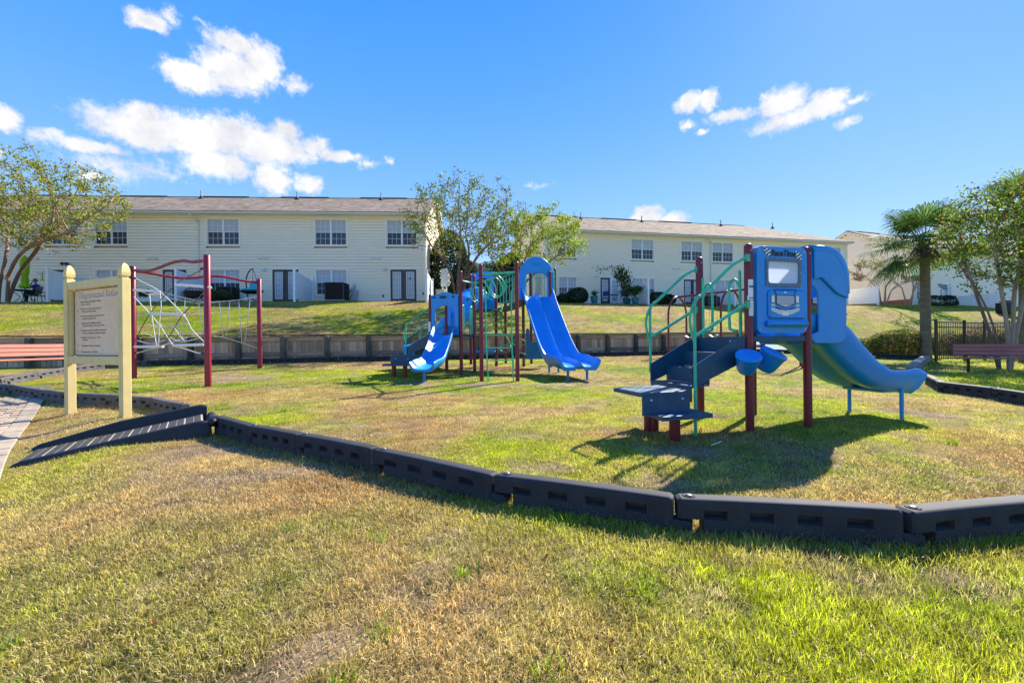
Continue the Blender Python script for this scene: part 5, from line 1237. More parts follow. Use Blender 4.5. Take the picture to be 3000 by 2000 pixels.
# ------------------------------------------------------------------ arch swing
def swing():
    a = [G(1955+4, 1042), G(2010, 1036)]; 
    g1 = G(1958, 1043); Ya = g1.y; o0 = g1.copy()
    root = empty('arch_swing', o0, 0, 'maroon arched swing frame with chains, behind the small play structure', 'swing')
    def w(v): return Vector(v)-o0
    def archy(pa, pb, px, top):
        # pa, pb: feet pixels; arch in the plane through both feet
        za = float(lawn_h(pa.x, pa.y)); zt = top; sx = (pb-pa); pts = []
        for u in (0, .02, .05): pass
        hgt = zt-za; r = sx.length/2
        P = [pa+Vector((0, 0, -.1)), pa+Vector((0, 0, hgt*.35)), pa+Vector((0, 0, hgt-r*1.1))]
        for t in np.linspace(.12, .88, 7): P.append(pa+sx*(.5-.5*math.cos(t*math.pi))+Vector((0, 0, hgt-r*1.1+r*1.1*math.sin(t*math.pi))))
        P += [Vector((pb.x, pb.y, za+hgt-r*1.1)), Vector((pb.x, pb.y, za+hgt*.35)), Vector((pb.x, pb.y, za-.1))]
        rail(root, [w(p) for p in P], .043, MAROON, 'arch', n=4)
    Y1 = Ya; f1 = PY(1959, 1043, Y1); f1b = PY(2012, 1036, Y1+1.1); f1.z = lawn_h(f1.x, f1.y)
    top1 = PY(1985, 867, Y1).z
    archy(Vector((f1.x, f1.y, f1.z)), Vector((f1b.x, f1b.y, f1.z)), 0, top1)
    Y2 = Y1-2.4; f2 = PY(2113, 1050, Y2); f2b = PY(2172, 1040, Y2+1.0); f2.z = lawn_h(f2.x, f2.y)
    top2 = PY(2140, 845, Y2).z
    archy(Vector((f2.x, f2.y, f2.z)), Vector((f2b.x, f2b.y, f2.z)), 0, top2)
    pm1 = (Vector((f1.x, f1.y, top1))+Vector((f1b.x, f1b.y, top1)))/2; pm2 = (Vector((f2.x, f2.y, top1))+Vector((f2b.x, f2b.y, top1)))/2
    far = pm2+(pm2-pm1)*1.0
    rail(root, [w(pm1), w(pm2), w(far)], .045, MAROON, 'top_bar', smoothp=False)
    q = far.copy(); 
    for dd in (-.5, .5):
        m = MB(); m.tube([w(far), w((far.x+dd*.5, far.y+dd*.9, float(lawn_h(far.x, far.y))-.1))], .043, 10); m.build('leg', MAROON, root, smooth=True)
    CH = mat('rusty_chain', (.30, .24, .20), rough=.6, metal=.5)
    for u in (.16, .30, .62, .76):
        p = pm1.lerp(pm2, u); m = MB(); n = 26; zl = p.z-1.75
        for k in range(n):
            z = p.z-.06-(p.z-.06-zl)*k/n; m.bbox(w((p.x, p.y, z-.02)), (.022 if k % 2 else .010, .010 if k % 2 else .022, .052), .004)
        m.build('chain', CH, root)
        m = MB(); m.bbox(w((p.x, p.y, p.z-.05)), (.05, .05, .09), .01); m.build('chain_hanger', CH, root)
    SEAT = mat('grey_seat_rubber', (.5, .5, .52), rough=.5)
    for u0, u1 in ((.16, .30), (.62, .76)):
        a, b = pm1.lerp(pm2, u0), pm1.lerp(pm2, u1); m = MB(); V = []; zl = a.z-1.78
        for i in range(9):
            t = i/8; c = a.lerp(b, t); zz = zl-.09*math.sin(math.pi*t); d = (b-a).normalized(); nn = Vector((-d.y, d.x, 0))*.09
            for s_ in (-1, 1): V.append(w((c.x+s_*nn.x, c.y+s_*nn.y, zz)))
        m.add(V, [(2*i, 2*i+1, 2*i+3, 2*i+2) for i in range(8)]); o = m.build('seat', SEAT, root, smooth=True); sm_ = o.modifiers.new('thick', 'SOLIDIFY'); sm_.thickness = .02
swing()
# ------------------------------------------------------------------ houses
SIDING = mat('cream_siding', (.93, .80, .60), rough=.65, var=.05, vscale=1.2, stretch=(1, 1, 4))
SIDW = mat('white_siding', (.80, .78, .74), rough=.65, var=.04, vscale=1.2)
TRIM = mat('white_trim', (.90, .81, .67), rough=.5)
GUT = mat('gutter_paint', (.70, .66, .57), rough=.5)
FRAMEW = mat('white_window_frame', (.85, .85, .86), rough=.4)
DOORD = mat('dark_brown_door', (.045, .038, .038), rough=.45)
BRICK = mat('red_brick', (.24, .075, .05), rough=.9, var=.25, vscale=20)
MORT = mat('mortar', (.35, .30, .27), rough=.95)
def roof_mat():
    m = bpy.data.materials.new('shingle_roof'); m.use_nodes = True; t = m.node_tree; b = t.nodes['Principled BSDF']; b.inputs['Roughness'].default_value = .95; b.inputs['Specular IOR Level'].default_value = .15
    tcn = t.nodes.new('ShaderNodeTexCoord'); mp = t.nodes.new('ShaderNodeMapping'); t.links.new(tcn.outputs['Object'], mp.inputs[0])
    br = t.nodes.new('ShaderNodeTexBrick'); br.inputs['Scale'].default_value = 1.0; br.inputs['Brick Width'].default_value = .30; br.inputs['Row Height'].default_value = .145; br.inputs['Mortar Size'].default_value = .006; br.inputs['Bias'].default_value = 0
    br.inputs['Color1'].default_value = (.19, .135, .095, 1); br.inputs['Color2'].default_value = (.38, .29, .205, 1); br.inputs['Mortar'].default_value = (.10, .08, .07, 1); br.offset = .37
    t.links.new(mp.outputs[0], br.inputs['Vector'])
    n = t.nodes.new('ShaderNodeTexNoise'); n.inputs['Scale'].default_value = 1.1; n.inputs['Detail'].default_value = 6; t.links.new(mp.outputs[0], n.inputs['Vector'])
    r = t.nodes.new('ShaderNodeMapRange'); r.inputs[1].default_value = .3; r.inputs[2].default_value = .7; r.inputs[3].default_value = .75; r.inputs[4].default_value = 1.2; t.links.new(n.outputs['Fac'], r.inputs[0])
    v = t.nodes.new('ShaderNodeVectorMath'); v.operation = 'MULTIPLY'; t.links.new(br.outputs['Color'], v.inputs[0]); t.links.new(r.outputs[0], v.inputs[1]); t.links.new(v.outputs[0], b.inputs['Base Color'])
    bp = t.nodes.new('ShaderNodeBump'); bp.inputs['Strength'].default_value = .5; bp.inputs['Distance'].default_value = .03; t.links.new(br.outputs['Fac'], bp.inputs['Height']); bp.invert = True; t.links.new(bp.outputs[0], b.inputs['Normal']); return m
ROOFM = roof_mat()
def blind_mat(name, c, sc):
    m = mat(name, c, rough=.6); t = m.node_tree; b = t.nodes['Principled BSDF']
    tcn = t.nodes.new('ShaderNodeTexCoord'); wv_ = t.nodes.new('ShaderNodeTexWave'); wv_.bands_direction = 'Z'; wv_.inputs['Scale'].default_value = sc; wv_.inputs['Distortion'].default_value = 0
    t.links.new(tcn.outputs['Object'], wv_.inputs['Vector']); mx = t.nodes.new('ShaderNodeMix'); mx.data_type = 'RGBA'; t.links.new(wv_.outputs['Fac'], mx.inputs['Factor'])
    mx.inputs['A'].default_value = (*[q*.8 for q in c], 1); mx.inputs['B'].default_value = (*c, 1); t.links.new(mx.outputs['Result'], b.inputs['Base Color']); return m
BLIND = blind_mat('white_blinds', (.92, .92, .92), 7.0); BLIND2 = blind_mat('grey_blinds', (.36, .39, .44), 7.0)
DARKIN = mat('dark_room', (.025, .03, .038), rough=.6)  # shade of unlit rooms put into the sheet colour behind some panes
def glass_mat(name, tint, mixf):
    m = bpy.data.materials.new(name); m.use_nodes = True; t = m.node_tree; b = t.nodes['Principled BSDF']; b.inputs['Base Color'].default_value = (*tint, 1); b.inputs['Roughness'].default_value = .04; b.inputs['Specular IOR Level'].default_value = .8
    tr = t.nodes.new('ShaderNodeBsdfTransparent'); ms = t.nodes.new('ShaderNodeMixShader'); ms.inputs[0].default_value = mixf
    t.links.new(b.outputs[0], ms.inputs[1]); t.links.new(tr.outputs[0], ms.inputs[2]); t.links.new(ms.outputs[0], t.nodes['Material Output'].inputs[0]); return m
GLASS = glass_mat('window_glass', (.10, .13, .17), .86); SCREEN = glass_mat('insect_screen_glass', (.045, .05, .06), .50)
class House:
    def __init__(s, name, O, ang, W, Dp, eave, label, base_z, siding=SIDING):
        s.O = Vector((*O, base_z)); s.ang = ang; s.W = W; s.D = Dp; s.H = eave; s.sid = siding
        s.root = empty(name, s.O, ang, label, 'house'); s.u = Vector((math.cos(ang), math.sin(ang))); s.open = []; s.later = []
        s.n = Vector((s.u.y, -s.u.x))
    def lx(s, px, py=800, yo=0.0):
        """local x where a photo pixel meets the front plane pushed out by yo"""
        r = ray(px, py); o = s.O.xy+s.n*yo; t = s.n.dot(o)/s.n.dot(Vector((r.x, 1))); p = Vector((r.x*t, t)); return (p-o).dot(s.u)
    def lz(s, px, py, yo=0.0):
        r = ray(px, py); o = s.O.xy+s.n*yo; t = s.n.dot(o)/s.n.dot(Vector((r.x, 1))); return CAMH+r.z*t-s.O.z
    def window(s, x0, x1, z0, z1, upper=BLIND, lower=BLIND2, lowdark=False):
        s.open.append((x0-.06, x1+.06, z0-.06, z1+.06))
        w = empty('window', (0, 0, 0)); w.parent = s.root
        o = None
        m = MB(); t = .06
        # casing
        for a, b, c, d in ((x0-.11, x0, z0-.11, z1+.11), (x1, x1+.11, z0-.11, z1+.11), (x0, x1, z1, z1+.11), (x0, x1, z0-.11, z0)):
            m.box(((a+b)/2, -.03, (c+d)/2), (b-a, .07, d-c))
        bpy.data.objects.remove(w)
        w = m.build('window', TRIM, s.root)
        xm = (x0+x1)/2; zm = z0+(z1-z0)*.5
        f = MB()
        for a, b in ((x0, xm-.025), (xm+.025, x1)):
            for c, d, yy in ((zm-.02, z1, .0), (z0, zm+.02, .025)):
                fr = .038
                for p, q, r_, v in ((a, a+fr, c, d), (b-fr, b, c, d), (a+fr, b-fr, c, c+fr), (a+fr, b-fr, d-fr, d)): f.box(((p+q)/2, yy+.01, (r_+v)/2), (q-p, .03, v-r_))
        f.box((xm, .0, (z0+z1)/2), (.05, .05, z1-z0)); f.build('sash_frame', FRAMEW, w)
        g = MB()
        for a, b in ((x0, xm-.025), (xm+.025, x1)):
            for c, d, yy in ((zm-.02, z1, .012), (z0, zm+.02, .037)):
                for i in (1, 2): x = a+.038+(b-a-.076)*i/3; g.box((x, yy, (c+d)/2), (.016, .012, d-c-.08))
                g.box(((a+b)/2, yy, (c+d)/2), (b-a-.08, .012, .016))
        gm = g.build('muntin_grid', FRAMEW if not lowdark else FRAMEW, w)
        for a, b in ((x0, xm-.025), (xm+.025, x1)):
            for c, d, yy, mt in ((zm-.02, z1, .018, GLASS), (z0, zm+.02, .043, SCREEN)):
                p = MB(); p.box(((a+b)/2, yy, (c+d)/2), (b-a-.07, .004, d-c-.07)); p.build('pane', mt, w)
        p = MB(); p.box((xm, .06, (zm+z1)/2), (x1-x0, .01, z1-zm)); p.build('blind_or_dark_room', upper, w)
        p = MB(); p.box((xm, .07, (zm+z0)/2), (x1-x0, .01, zm-z0)); p.build('blind_or_dark_room', lower, w)
        p = MB()
        for a, b, c, d in ((x0-.03, x0, z0, z1), (x1, x1+.03, z0, z1)): p.box(((a+b)/2, .07, (c+d)/2), (b-a, .12, d-c))
        for c, d in ((z0-.03, z0), (z1, z1+.03)): p.box((xm, .07, (c+d)/2), (x1-x0, .12, d-c))
        p.box((xm, .14, (z0+z1)/2), (x1-x0+.1, .02, z1-z0+.1)); p.build('reveal', TRIM, w)
        return w
    def door(s, x0, x1, z1=2.12, frame=DOORD, z0=.02):
        s.open.append((x0-.02, x1+.02, z0-.2, z1+.02)); m = MB(); fr = .135
        for a, b, c, d in ((x0, x0+fr, z0, z1), (x1-fr, x1, z0, z1), (x0+fr, x1-fr, z1-.15, z1), (x0+fr, x1-fr, z0, z0+.20)): m.box(((a+b)/2, .01, (c+d)/2), (b-a, .05, d-c))
        dr = m.build('door', frame, s.root)
        a, b, c, d = x0+fr, x1-fr, z0+.20, z1-.15; g = MB(); k = .035
        for p, q, r_, v in ((a, a+k, c, d), (b-k, b, c, d), (a+k, b-k, c, c+k), (a+k, b-k, d-k, d)): g.box(((p+q)/2, -.02, (r_+v)/2), (q-p, .02, v-r_))
        for i in (1, 2): g.box((a+(b-a)*i/3, -.012, (c+d)/2), (.018, .012, d-c-.06))
        for i in range(1, 5): g.box(((a+b)/2, -.012, c+(d-c)*i/5), (b-a-.06, .0124, .018))
        g.build('glazing_grid', FRAMEW, dr)
        p = MB(); p.box(((a+b)/2, .0, (c+d)/2), (b-a-.01, .004, d-c-.01)); p.build('pane', GLASS, dr)
        p = MB(); p.box(((a+b)/2, .03, (c+d)/2), (b-a, .01, d-c)); p.build('blind_or_dark_room', BLIND, dr)
        h = MB(); h.bbox((x1-.06, -.04, z0+.98), (.03, .05, .16), .008); h.build('handle', BLACKP, dr)
        return dr
    def trim(s, x0, x1, z0, z1):
        m = MB()
        for a, b, c, d in ((x0-.09, x0, z0, z1+.09), (x1, x1+.09, z0, z1+.09), (x0, x1, z1, z1+.09)): m.box(((a+b)/2, -.028, (c+d)/2), (b-a, .07, d-c))
        m.build('door_trim', TRIM, s.root); s.open.append((x0-.05, x1+.05, z0-.3, z1+.05))
    def siding(s, exp=.19, brick_side=None):
        def laps(m, x0, x1, z0, z1, opens, fn, zf=None):
            z = z0
            while z < z1-.01:
                zz = min(z+exp, z1); cuts = [(a, b) for a, b, c, d in opens if c < zz-.02 and d > z+.02]; cuts.sort(); segs = []; cur = x0; xe = x1
                if zf: cur, xe = zf(zz)
                for a, b in cuts:
                    if a > cur: segs.append((cur, min(a, xe)))
                    cur = max(cur, b)
                if cur < xe: segs.append((cur, xe))
                for a, b in segs:
                    if b-a < .02: continue
                    V = [fn(a, -.045, z+.011), fn(b, -.045, z+.011), fn(b, -.016, zz+.004), fn(a, -.016, zz+.004), fn(a, .0, z+.011), fn(b, .0, z+.011), fn(a, .0, zz), fn(b, .0, zz)]
                    m.add(V, [(0, 1, 2, 3), (0, 4, 5, 1), (0, 3, 6, 4), (1, 5, 7, 2)])
                z = zz
        m = MB(); laps(m, 0, s.W, -.3, s.H, s.open, lambda a, y, z: (a, y, z)); m.build('front_siding', s.sid, s.root, fix=False)
        ridge = s.H+s.rise
        half = s.D/2
        def gab(zz):
            if zz <= s.H: return (0, s.D)
            k = (zz-s.H)/s.rise*half; return (k, s.D-k)
        for side in (0, 1):
            m = MB(); f = (lambda a, y, z: (s.W-y, a, z)) if side else (lambda a, y, z: (y, s.D-a, z))
            if side and s.hip: laps(m, 0, s.D, -.3, s.H, [], f)
            else: laps(m, 0, s.D, (.55 if brick_side == side else -.3), ridge-.05, [], f, gab)
            m.build('end_siding', s.sid, s.root, fix=False)
        m = MB(); m.box((s.W/2, s.D/2+.02, s.H/2-.4), (s.W-.02, s.D-.32 if False else s.D-.36, s.H+.6)); m.build('wall_core', DARKIN if False else s.sid, s.root)
        # corner boards
        for x in (0, s.W):
            m = MB(); m.box((x+(.02 if x else -.02)-(.05 if x else -.05), -.045, s.H/2-.15), (.14, .04, s.H+.3)); m.build('corner_board', TRIM, s.root)
            m = MB(); m.box((x+(.042 if x else -.042), .06, s.H/2-.15), (.04, .14, s.H+.3)); m.build('corner_board', TRIM, s.root)
    def roof(s, rise=2.7, ov=.42, hip=False, pipes=()):
        s.rise = rise; s.hip = hip; W, D, H = s.W, s.D, s.H; half = D/2; sl = rise/half; zr = H+rise
        def slab(P, name):
            m = MB(); V = [Vector(p) for p in P]; n = (V[1]-V[0]).cross(V[2]-V[0]).normalized(); n = n if n.z > 0 else -n
            # own frame so that the shingle courses follow the slope
            ex = (V[1]-V[0]).normalized(); ey = n.cross(ex); org = V[0].copy()
            R = Matrix((ex, ey, n)).transposed()
            loc = [R.transposed() @ (v-org) for v in V]
            k = len(loc); m.add([(p.x, p.y, .0) for p in loc]+[(p.x, p.y, .09) for p in loc], [tuple(range(k))[::-1], tuple(range(k, 2*k))]+[(i, (i+1) % k, k+(i+1) % k, k+i) for i in range(k)])
            o = m.build(name, ROOFM, s.root); o.matrix_local = Matrix.Translation(org) @ R.to_4x4(); return o
        ze = H-.42*sl*0-.0; x0 = -.35; x1 = W+.35; hipL = half+.35 if hip else 0
        front = slab([(x0, -ov, H-ov*sl+.10), (x1, -ov, H-ov*sl+.10), (x1-hipL, half, zr+.10), (x0, half, zr+.10)], 'roof_slope')
        slab([(x1, D+ov, H-ov*sl+.10), (x0, D+ov, H-ov*sl+.10), (x0, half, zr+.10), (x1-hipL, half, zr+.10)], 'roof_slope')
        if hip: slab([(x1, -ov, H-ov*sl+.10), (x1, D+ov, H-ov*sl+.10), (x1-hipL, half, zr+.10)], 'roof_slope')
        # ridge vent strips, slightly darker
        RV = mat('ridge_vent', (.07, .065, .065), rough=.8)
        for i in range(int((W-hipL)/6)):
            m = MB(); m.bbox((1.5+i*6.0+1.6, half, zr+.215), (3.6, .30, .05), .01); m.build('ridge_vent', RV, s.root)
        m = MB(); m.bbox(((x0+x1-hipL)/2, half, zr+.185), (x1-hipL-x0, .24, .03), .008); m.build('ridge_cap', ROOFM, s.root)
        # gutter, fascia, soffit
        m = MB(); zg = H-ov*sl+.06; m.prism([(-ov-.11, zg+.06), (-ov-.11, zg-.03), (-ov-.08, zg-.06), (-ov, zg-.06), (-ov, zg+.06)], x0, x1, lambda a, b, t: (t, a, b)); m.build('gutter', GUT, s.root)
        m = MB(); m.box((W/2, -ov/2, zg-.045), (x1-x0, ov-.01, .03)); m.build('soffit', TRIM, s.root)
        m = MB(); m.box((W/2, -.03, H-.20), (W, .04, .16)); m.build('frieze_board', TRIM, s.root)
        for xe in ([x0] if hip else [x0, x1]):
            for sg in (0, 1):
                P = [(-ov, H-ov*sl-.06), (half, zr-.06), (half, zr+.10), (-ov, H-ov*sl+.10)]
                if sg: P = [(D-a, b) for a, b in P]
                m = MB(); m.prism(P, xe-.02, xe+.02, lambda a, b, t: (t, a, b)); m.build('rake_board', TRIM, s.root)
                P = [(-ov, H-ov*sl-.03), (half, zr-.03), (half, zr-.0), (-ov, H-ov*sl)]
                if sg: P = [(D-a, b) for a, b in P]
                m = MB(); xi = 0 if xe < 0 else W; m.prism(P, min(xe, xi), max(xe, xi), lambda a, b, t: (t, a, b)); m.build('rake_soffit', SIDING, s.root)
        LEAD = mat('lead_flashing', (.05, .05, .055), rough=.7); PVC = mat('grey_pipe', (.55, .55, .56), rough=.5)
        for x in pipes:
            y = half*.86; z = H+y*sl+.17; m = MB(); m.lathe([(.20, 0), (.10, .12), (.075, .22)], 14, (x, y, z)); f = m.build('vent_flashing', LEAD, s.root, smooth=True)
            m = MB(); m.lathe([(.055, .1), (.055, .55), (.06, .56), (.06, .60), (0, .60)], 12, (x, y, z)); m.build('vent_pipe', PVC, f, smooth=True, angle=40)
    def downspout(s, x):
        m = MB(); ov = .42; zg = s.H-.42*s.rise/(s.D/2)+.02
        m.tube(smooth_path([(x, -ov-.05, zg), (x, -ov-.03, zg-.10), (x+.22, -.25, zg-.35), (x+.28, -.08, zg-.5), (x+.28, -.075, zg-.7), (x+.28, -.075, 1.0), (x+.28, -.075, .1)], 5), .05, 8); m.build('downspout', GUT, s.root, smooth=True)
    def vents(s, x, z, n=2):
        for i in range(n):
            m = MB(); xx = x+i*.42; m.prism([(0, 0), (-.11, -.02), (-.11, -.05), (-.02, .10), (0, .10)], xx-.11, xx+.11, lambda a, b, t: (t, -.02+a, z+b)); m.build('wall_vent', GUT, s.root)
    def lamp(s, x, z):
        m = MB(); m.lathe([(.05, 0), (.11, .03), (.10, .12), (.05, .20), (0, .21)], 12, (x, -.14, z-.1)); m.bbox((x, -.05, z+.02), (.10, .06, .12), .01); m.build('wall_lamp', mat('lamp_shell', (.75, .74, .70), rough=.4), s.root, smooth=True, angle=40)
# ---- long house on the left
aL = math.atan(.059); xr = -5.65; WL = 31.0
OL = Vector((xr, 29.8+.059*(xr+7.15)))-Vector((math.cos(aL), math.sin(aL)))*WL
HL = House('townhouse_row', OL, aL, WL, 12.0, 5.78, 'long cream two storey house row with hanging chair and air conditioner at its back', 3.84)
HL.roof(2.65, pipes=[HL.lx(p, 600, -5) for p in (250, 586, 868, 1115)])
z2a, z2b = 3.72, 5.35; z1a, z1b = .50, 2.10
for a, b in ((-92, 2), (137, 231), (281, 375)): HL.window(HL.lx(a), HL.lx(b), z2a, z2b, BLIND2 if a == 137 else BLIND, DARKIN)
for a, b in ((609, 702), (925, 1016), (1135, 1222)): HL.window(HL.lx(a), HL.lx(b), z2a, z2b, BLIND, BLIND2 if a < 1100 else DARKIN)
for a, b in ((282, 372), (614, 703), (927, 1016)): HL.window(HL.lx(a), HL.lx(b), z1a, z1b, BLIND, BLIND2)
for a, b, c, d in ((1144, 1181, 1184, 1220), (799, 835, 839, 876), (478, 511, 514, 548), (150, 185, 188, 222)):
    HL.trim(HL.lx(a), HL.lx(d), 0, 2.12); HL.door(HL.lx(a)+.01, HL.lx(b)); HL.door(HL.lx(c), HL.lx(d)-.01)
for p in (563, -40): HL.downspout(HL.lx(p+22)-.28)
for p, q in ((438, 758), (764, 756), (1094, 756), (90, 758)): HL.vents(HL.lx(p), HL.lz(p, q))
for p, q in ((1128, 788), (776, 789)): HL.lamp(HL.lx(p), HL.lz(p, q))
HL.siding()
for p, q in ((1122, 867), (1240, 860)):
    m = MB(); m.bbox((HL.lx(p), -.045, HL.lz(p, q)), (.10, .05, .17), .01); m.build('outlet_box', BLACKP, HL.root)
# flood light
m = MB(); xf, zf = HL.lx(199), HL.lz(199, 773); m.bbox((xf, -.08, zf), (.16, .10, .10), .02); m.build('floodlight_base', BLACKP, HL.root)
for s_ in (-1, 1):
    m = MB(); m.lathe([(.04, 0), (.09, .10), (.10, .16), (0, .14)], 12, (xf+s_*.14, -.12, zf), Matrix.Rotation(s_*.9, 3, 'Y') @ Matrix.Rotation(math.pi/2+.3, 3, 'X')); m.build('floodlight', BLACKP, HL.root, smooth=True)
# electric boxes on the wall
EBOX = mat('grey_electric_box', (.42, .45, .50), rough=.5)
for p, q, w_, h in ((1039, 839, .17, .24), (1030, 849, .32, .20), (1044, 858, .34, .36), (1040, 872, .42, .34)):
    m = MB(); m.bbox((HL.lx(p), -.09, HL.lz(p, q)), (w_, .12, h), .015); m.build('electric_box', EBOX, HL.root)
m = MB(); m.tube(smooth_path([(HL.lx(1030), -.1, HL.lz(1030, 852)), (HL.lx(1024), -.15, HL.lz(1024, 862)), (HL.lx(1020), -.2, .25), (HL.lx(1014), -.3, .05)], 6), .03, 6); m.build('conduit', mat('grey_conduit', (.1, .1, .1)), HL.root)
m = MB(); m.tube(smooth_path([(HL.lx(1040), -.1, HL.lz(1040, 866)), (HL.lx(1032), -.15, .5), (HL.lx(1028), -.2, .25), (HL.lx(1026), -.25, .0)], 6), .03, 6); m.build('conduit', mat('grey_conduit', (.1, .1, .1)), HL.root)
# round sticker on the door glass
m = MB(); m.lathe([(.10, 0), (.10, .002), (.06, .003)], 20, (HL.lx(1201), -.012, HL.lz(1201, 815)), Matrix.Rotation(math.pi/2, 3, 'X')); m.build('door_sticker', mat('violet_sticker', (.12, .12, .40)), HL.root)
# ---- house on the right
aR = math.atan(.215); OR = Vector((2.72, 37.6+.215*(2.72-9.9)))
HR = House('townhouse_row', OR, aR, 29.0, 12.0, 5.85, 'cream two storey house row with hipped end, potted plants and round bush', 4.18)
HR.roof(2.6, hip=True, pipes=[HR.lx(p, 620, -5) for p in (1703, 1882, 2114, 2266)])
for a, b in ((1631, 1687), (1850, 1914), (1996, 2057), (2087, 2147), (2283, 2338), (2415, 2462)): HR.window(HR.lx(a), HR.lx(b), z2a, z2b, BLIND, BLIND2 if a > 1700 else DARKIN)
for a, b in ((1637, 1688), (1852, 1916), (2095, 2150)): HR.window(HR.lx(a), HR.lx(b), z1a, z1b, BLIND, BLIND2)
for a, b, c, d in ((1758, 1785, 1787, 1814), (2002, 2026, 2028, 2052), (2350, 2375, 2377, 2402)):
    HR.trim(HR.lx(a), HR.lx(d), 0, 2.12); HR.door(HR.lx(a)+.01, HR.lx(b)); HR.door(HR.lx(c), HR.lx(d)-.01, frame=FRAMEW if a == 1758 else DOORD)
HR.downspout(HR.lx(2081)-.28)
for p, q in ((1736, 783), (1973, 788)): HR.vents(HR.lx(p), HR.lz(p, q))
for p, q in ((1747, 809), (1992, 812)): HR.lamp(HR.lx(p), HR.lz(p, q))
HR.siding()
# ---- third house beyond the palms
aT = math.atan(.35); OT = Vector((39.6, 45.0))
HT = House('townhouse_row', OT, aT, 30.0, 12.0, 5.7, 'pale gabled house with red brick base behind the palm tree', 4.45)
HT.roof(2.75)
for a, b in ((2684, 2697),): HT.window(HT.lx(2683), HT.lx(2683)+1.75, z1a, z1b+.1, BLIND2, DARKIN)
for a, b in ((2700, 2740), (2800, 2840)): HT.window(HT.lx(a), HT.lx(b), z2a, z2b)
HT.trim(HT.lx(2762), HT.lx(2787), 0, 2.12); HT.door(HT.lx(2762)+.01, HT.lx(2774)); HT.door(HT.lx(2775), HT.lx(2787)-.01, frame=FRAMEW)
HT.siding(brick_side=0)
def brick_base():
    m = MB(); m.box((-.02, 6, .12), (.06, 12, .86)); m.build('mortar_base', MORT, HT.root)
    q = MB(); q.bbox((0, 0, 0), (.05, .205, .062), .006); o = q.build('brick', BRICK); me = o.data; bpy.data.objects.remove(o)
    n = 0
    for r in range(7):
        for i in range(40):
            y = .11+i*.22+(r % 2)*.11
            if y > 9.3 or n >= 290: continue
            b = bpy.data.objects.new('brick', me); C.objects.link(b); b.parent = HT.root; b.location = (-.045+random.uniform(-.004, .004), y, .03+r*.075); n += 1
    rest = MB()
    for r in range(7):
        for i in range(13): rest.bbox((-.045, 9.45+i*.22, .03+r*.075), (.05, .205, .062), .006)
    o = rest.build('brick_rest', BRICK, HT.root); o['kind'] = 'stuff'
brick_base()
# ------------------------------------------------------------------ white vinyl privacy panels
def vinyl(near, far, z, hpost, h0, h1, label, drop=0.0, gap0=.18, gap1=.28):
    near = Vector(near); far = Vector(far); d = far-near; L_ = d.length; ang = math.atan2(d.y, d.x)
    root = empty('privacy_fence', (near.x, near.y, z), ang, label, 'fence')
    m = MB(); m.bbox((0, 0, hpost/2-.15), (.13, .13, hpost+.3), .008); m.build('post', WHITEV, root)
    m = MB(); m.bbox((L_, 0, hpost*.95/2-.1), (.13, .13, hpost*.95+.2), .008); m.build('post', WHITEV, root)
    def top(x): return hpost-.10-(hpost-.10-h1)*(x/L_)
    def bot(x): return gap0+(gap1-gap0)*(x/L_)
    for f, hh in ((top, .15), (bot, .15)):
        m = MB(); s_ = -1 if f is top else 1
        V = [(.065, y, f(.065)+s_*a) for y in (-.03, .03) for a in (0, hh)]+[(L_-.065, y, f(L_)+s_*a) for y in (-.03, .03) for a in (0, hh)]
        m.add(V, [(0, 1, 3, 2), (4, 6, 7, 5), (0, 4, 5, 1), (2, 3, 7, 6), (0, 2, 6, 4), (1, 5, 7, 3)]); m.build('rail', WHITEV, root)
    n = max(4, int(round((L_-.13)/.20))); wv = (L_-.13)/n
    for i in range(n):
        x = .065+wv*(i+.5); z0, z1 = bot(x)+.13, top(x)-.13; m = MB(); m.bbox((x, 0, (z0+z1)/2), (wv-.012, .026, z1-z0), .006); m.build('panel_board', WHITEV, root)
def fpost(px, Y): r = ray(px, 850); return Vector((r.x*Y, Y))
def fence_at(H, pn, Yn, label, h=1.95, h1=1.62, dx=0.0):
    a = fpost(pn, Yn); t = (a-H.O.xy).dot(H.u); f = H.O.xy+H.u*(t+dx)+H.n*.09; vinyl(a, f, HH(a.x, a.y)-.02, h, 0, h1, label)
fence_at(HL, 140, 25.3, 'white vinyl privacy panel beside the seated person')
fence_at(HL, 516, 25.9, 'white vinyl privacy panel beside the fire bowl')
fence_at(HL, 863, 26.6, 'white vinyl privacy panel beside the air conditioner')
fence_at(HL, 1250, 26.9, 'white vinyl privacy panel at the corner of the long house')
fence_at(HR, 1899, 33.6, 'white vinyl privacy panel beside the climbing plant')
fence_at(HR, 2152, 36.0, 'white vinyl privacy panel beyond the arched swing')
fence_at(HT, 2940, 43.2, 'white vinyl privacy panel behind the crape myrtle by the bench', 1.8, 1.6)
a = fpost(2572, 42.0); b = fpost(2470, 44.5); vinyl(a, b, HH(a.x, a.y)-.02, 1.9, 0, 1.6, 'white vinyl privacy panel before the brick based gable')
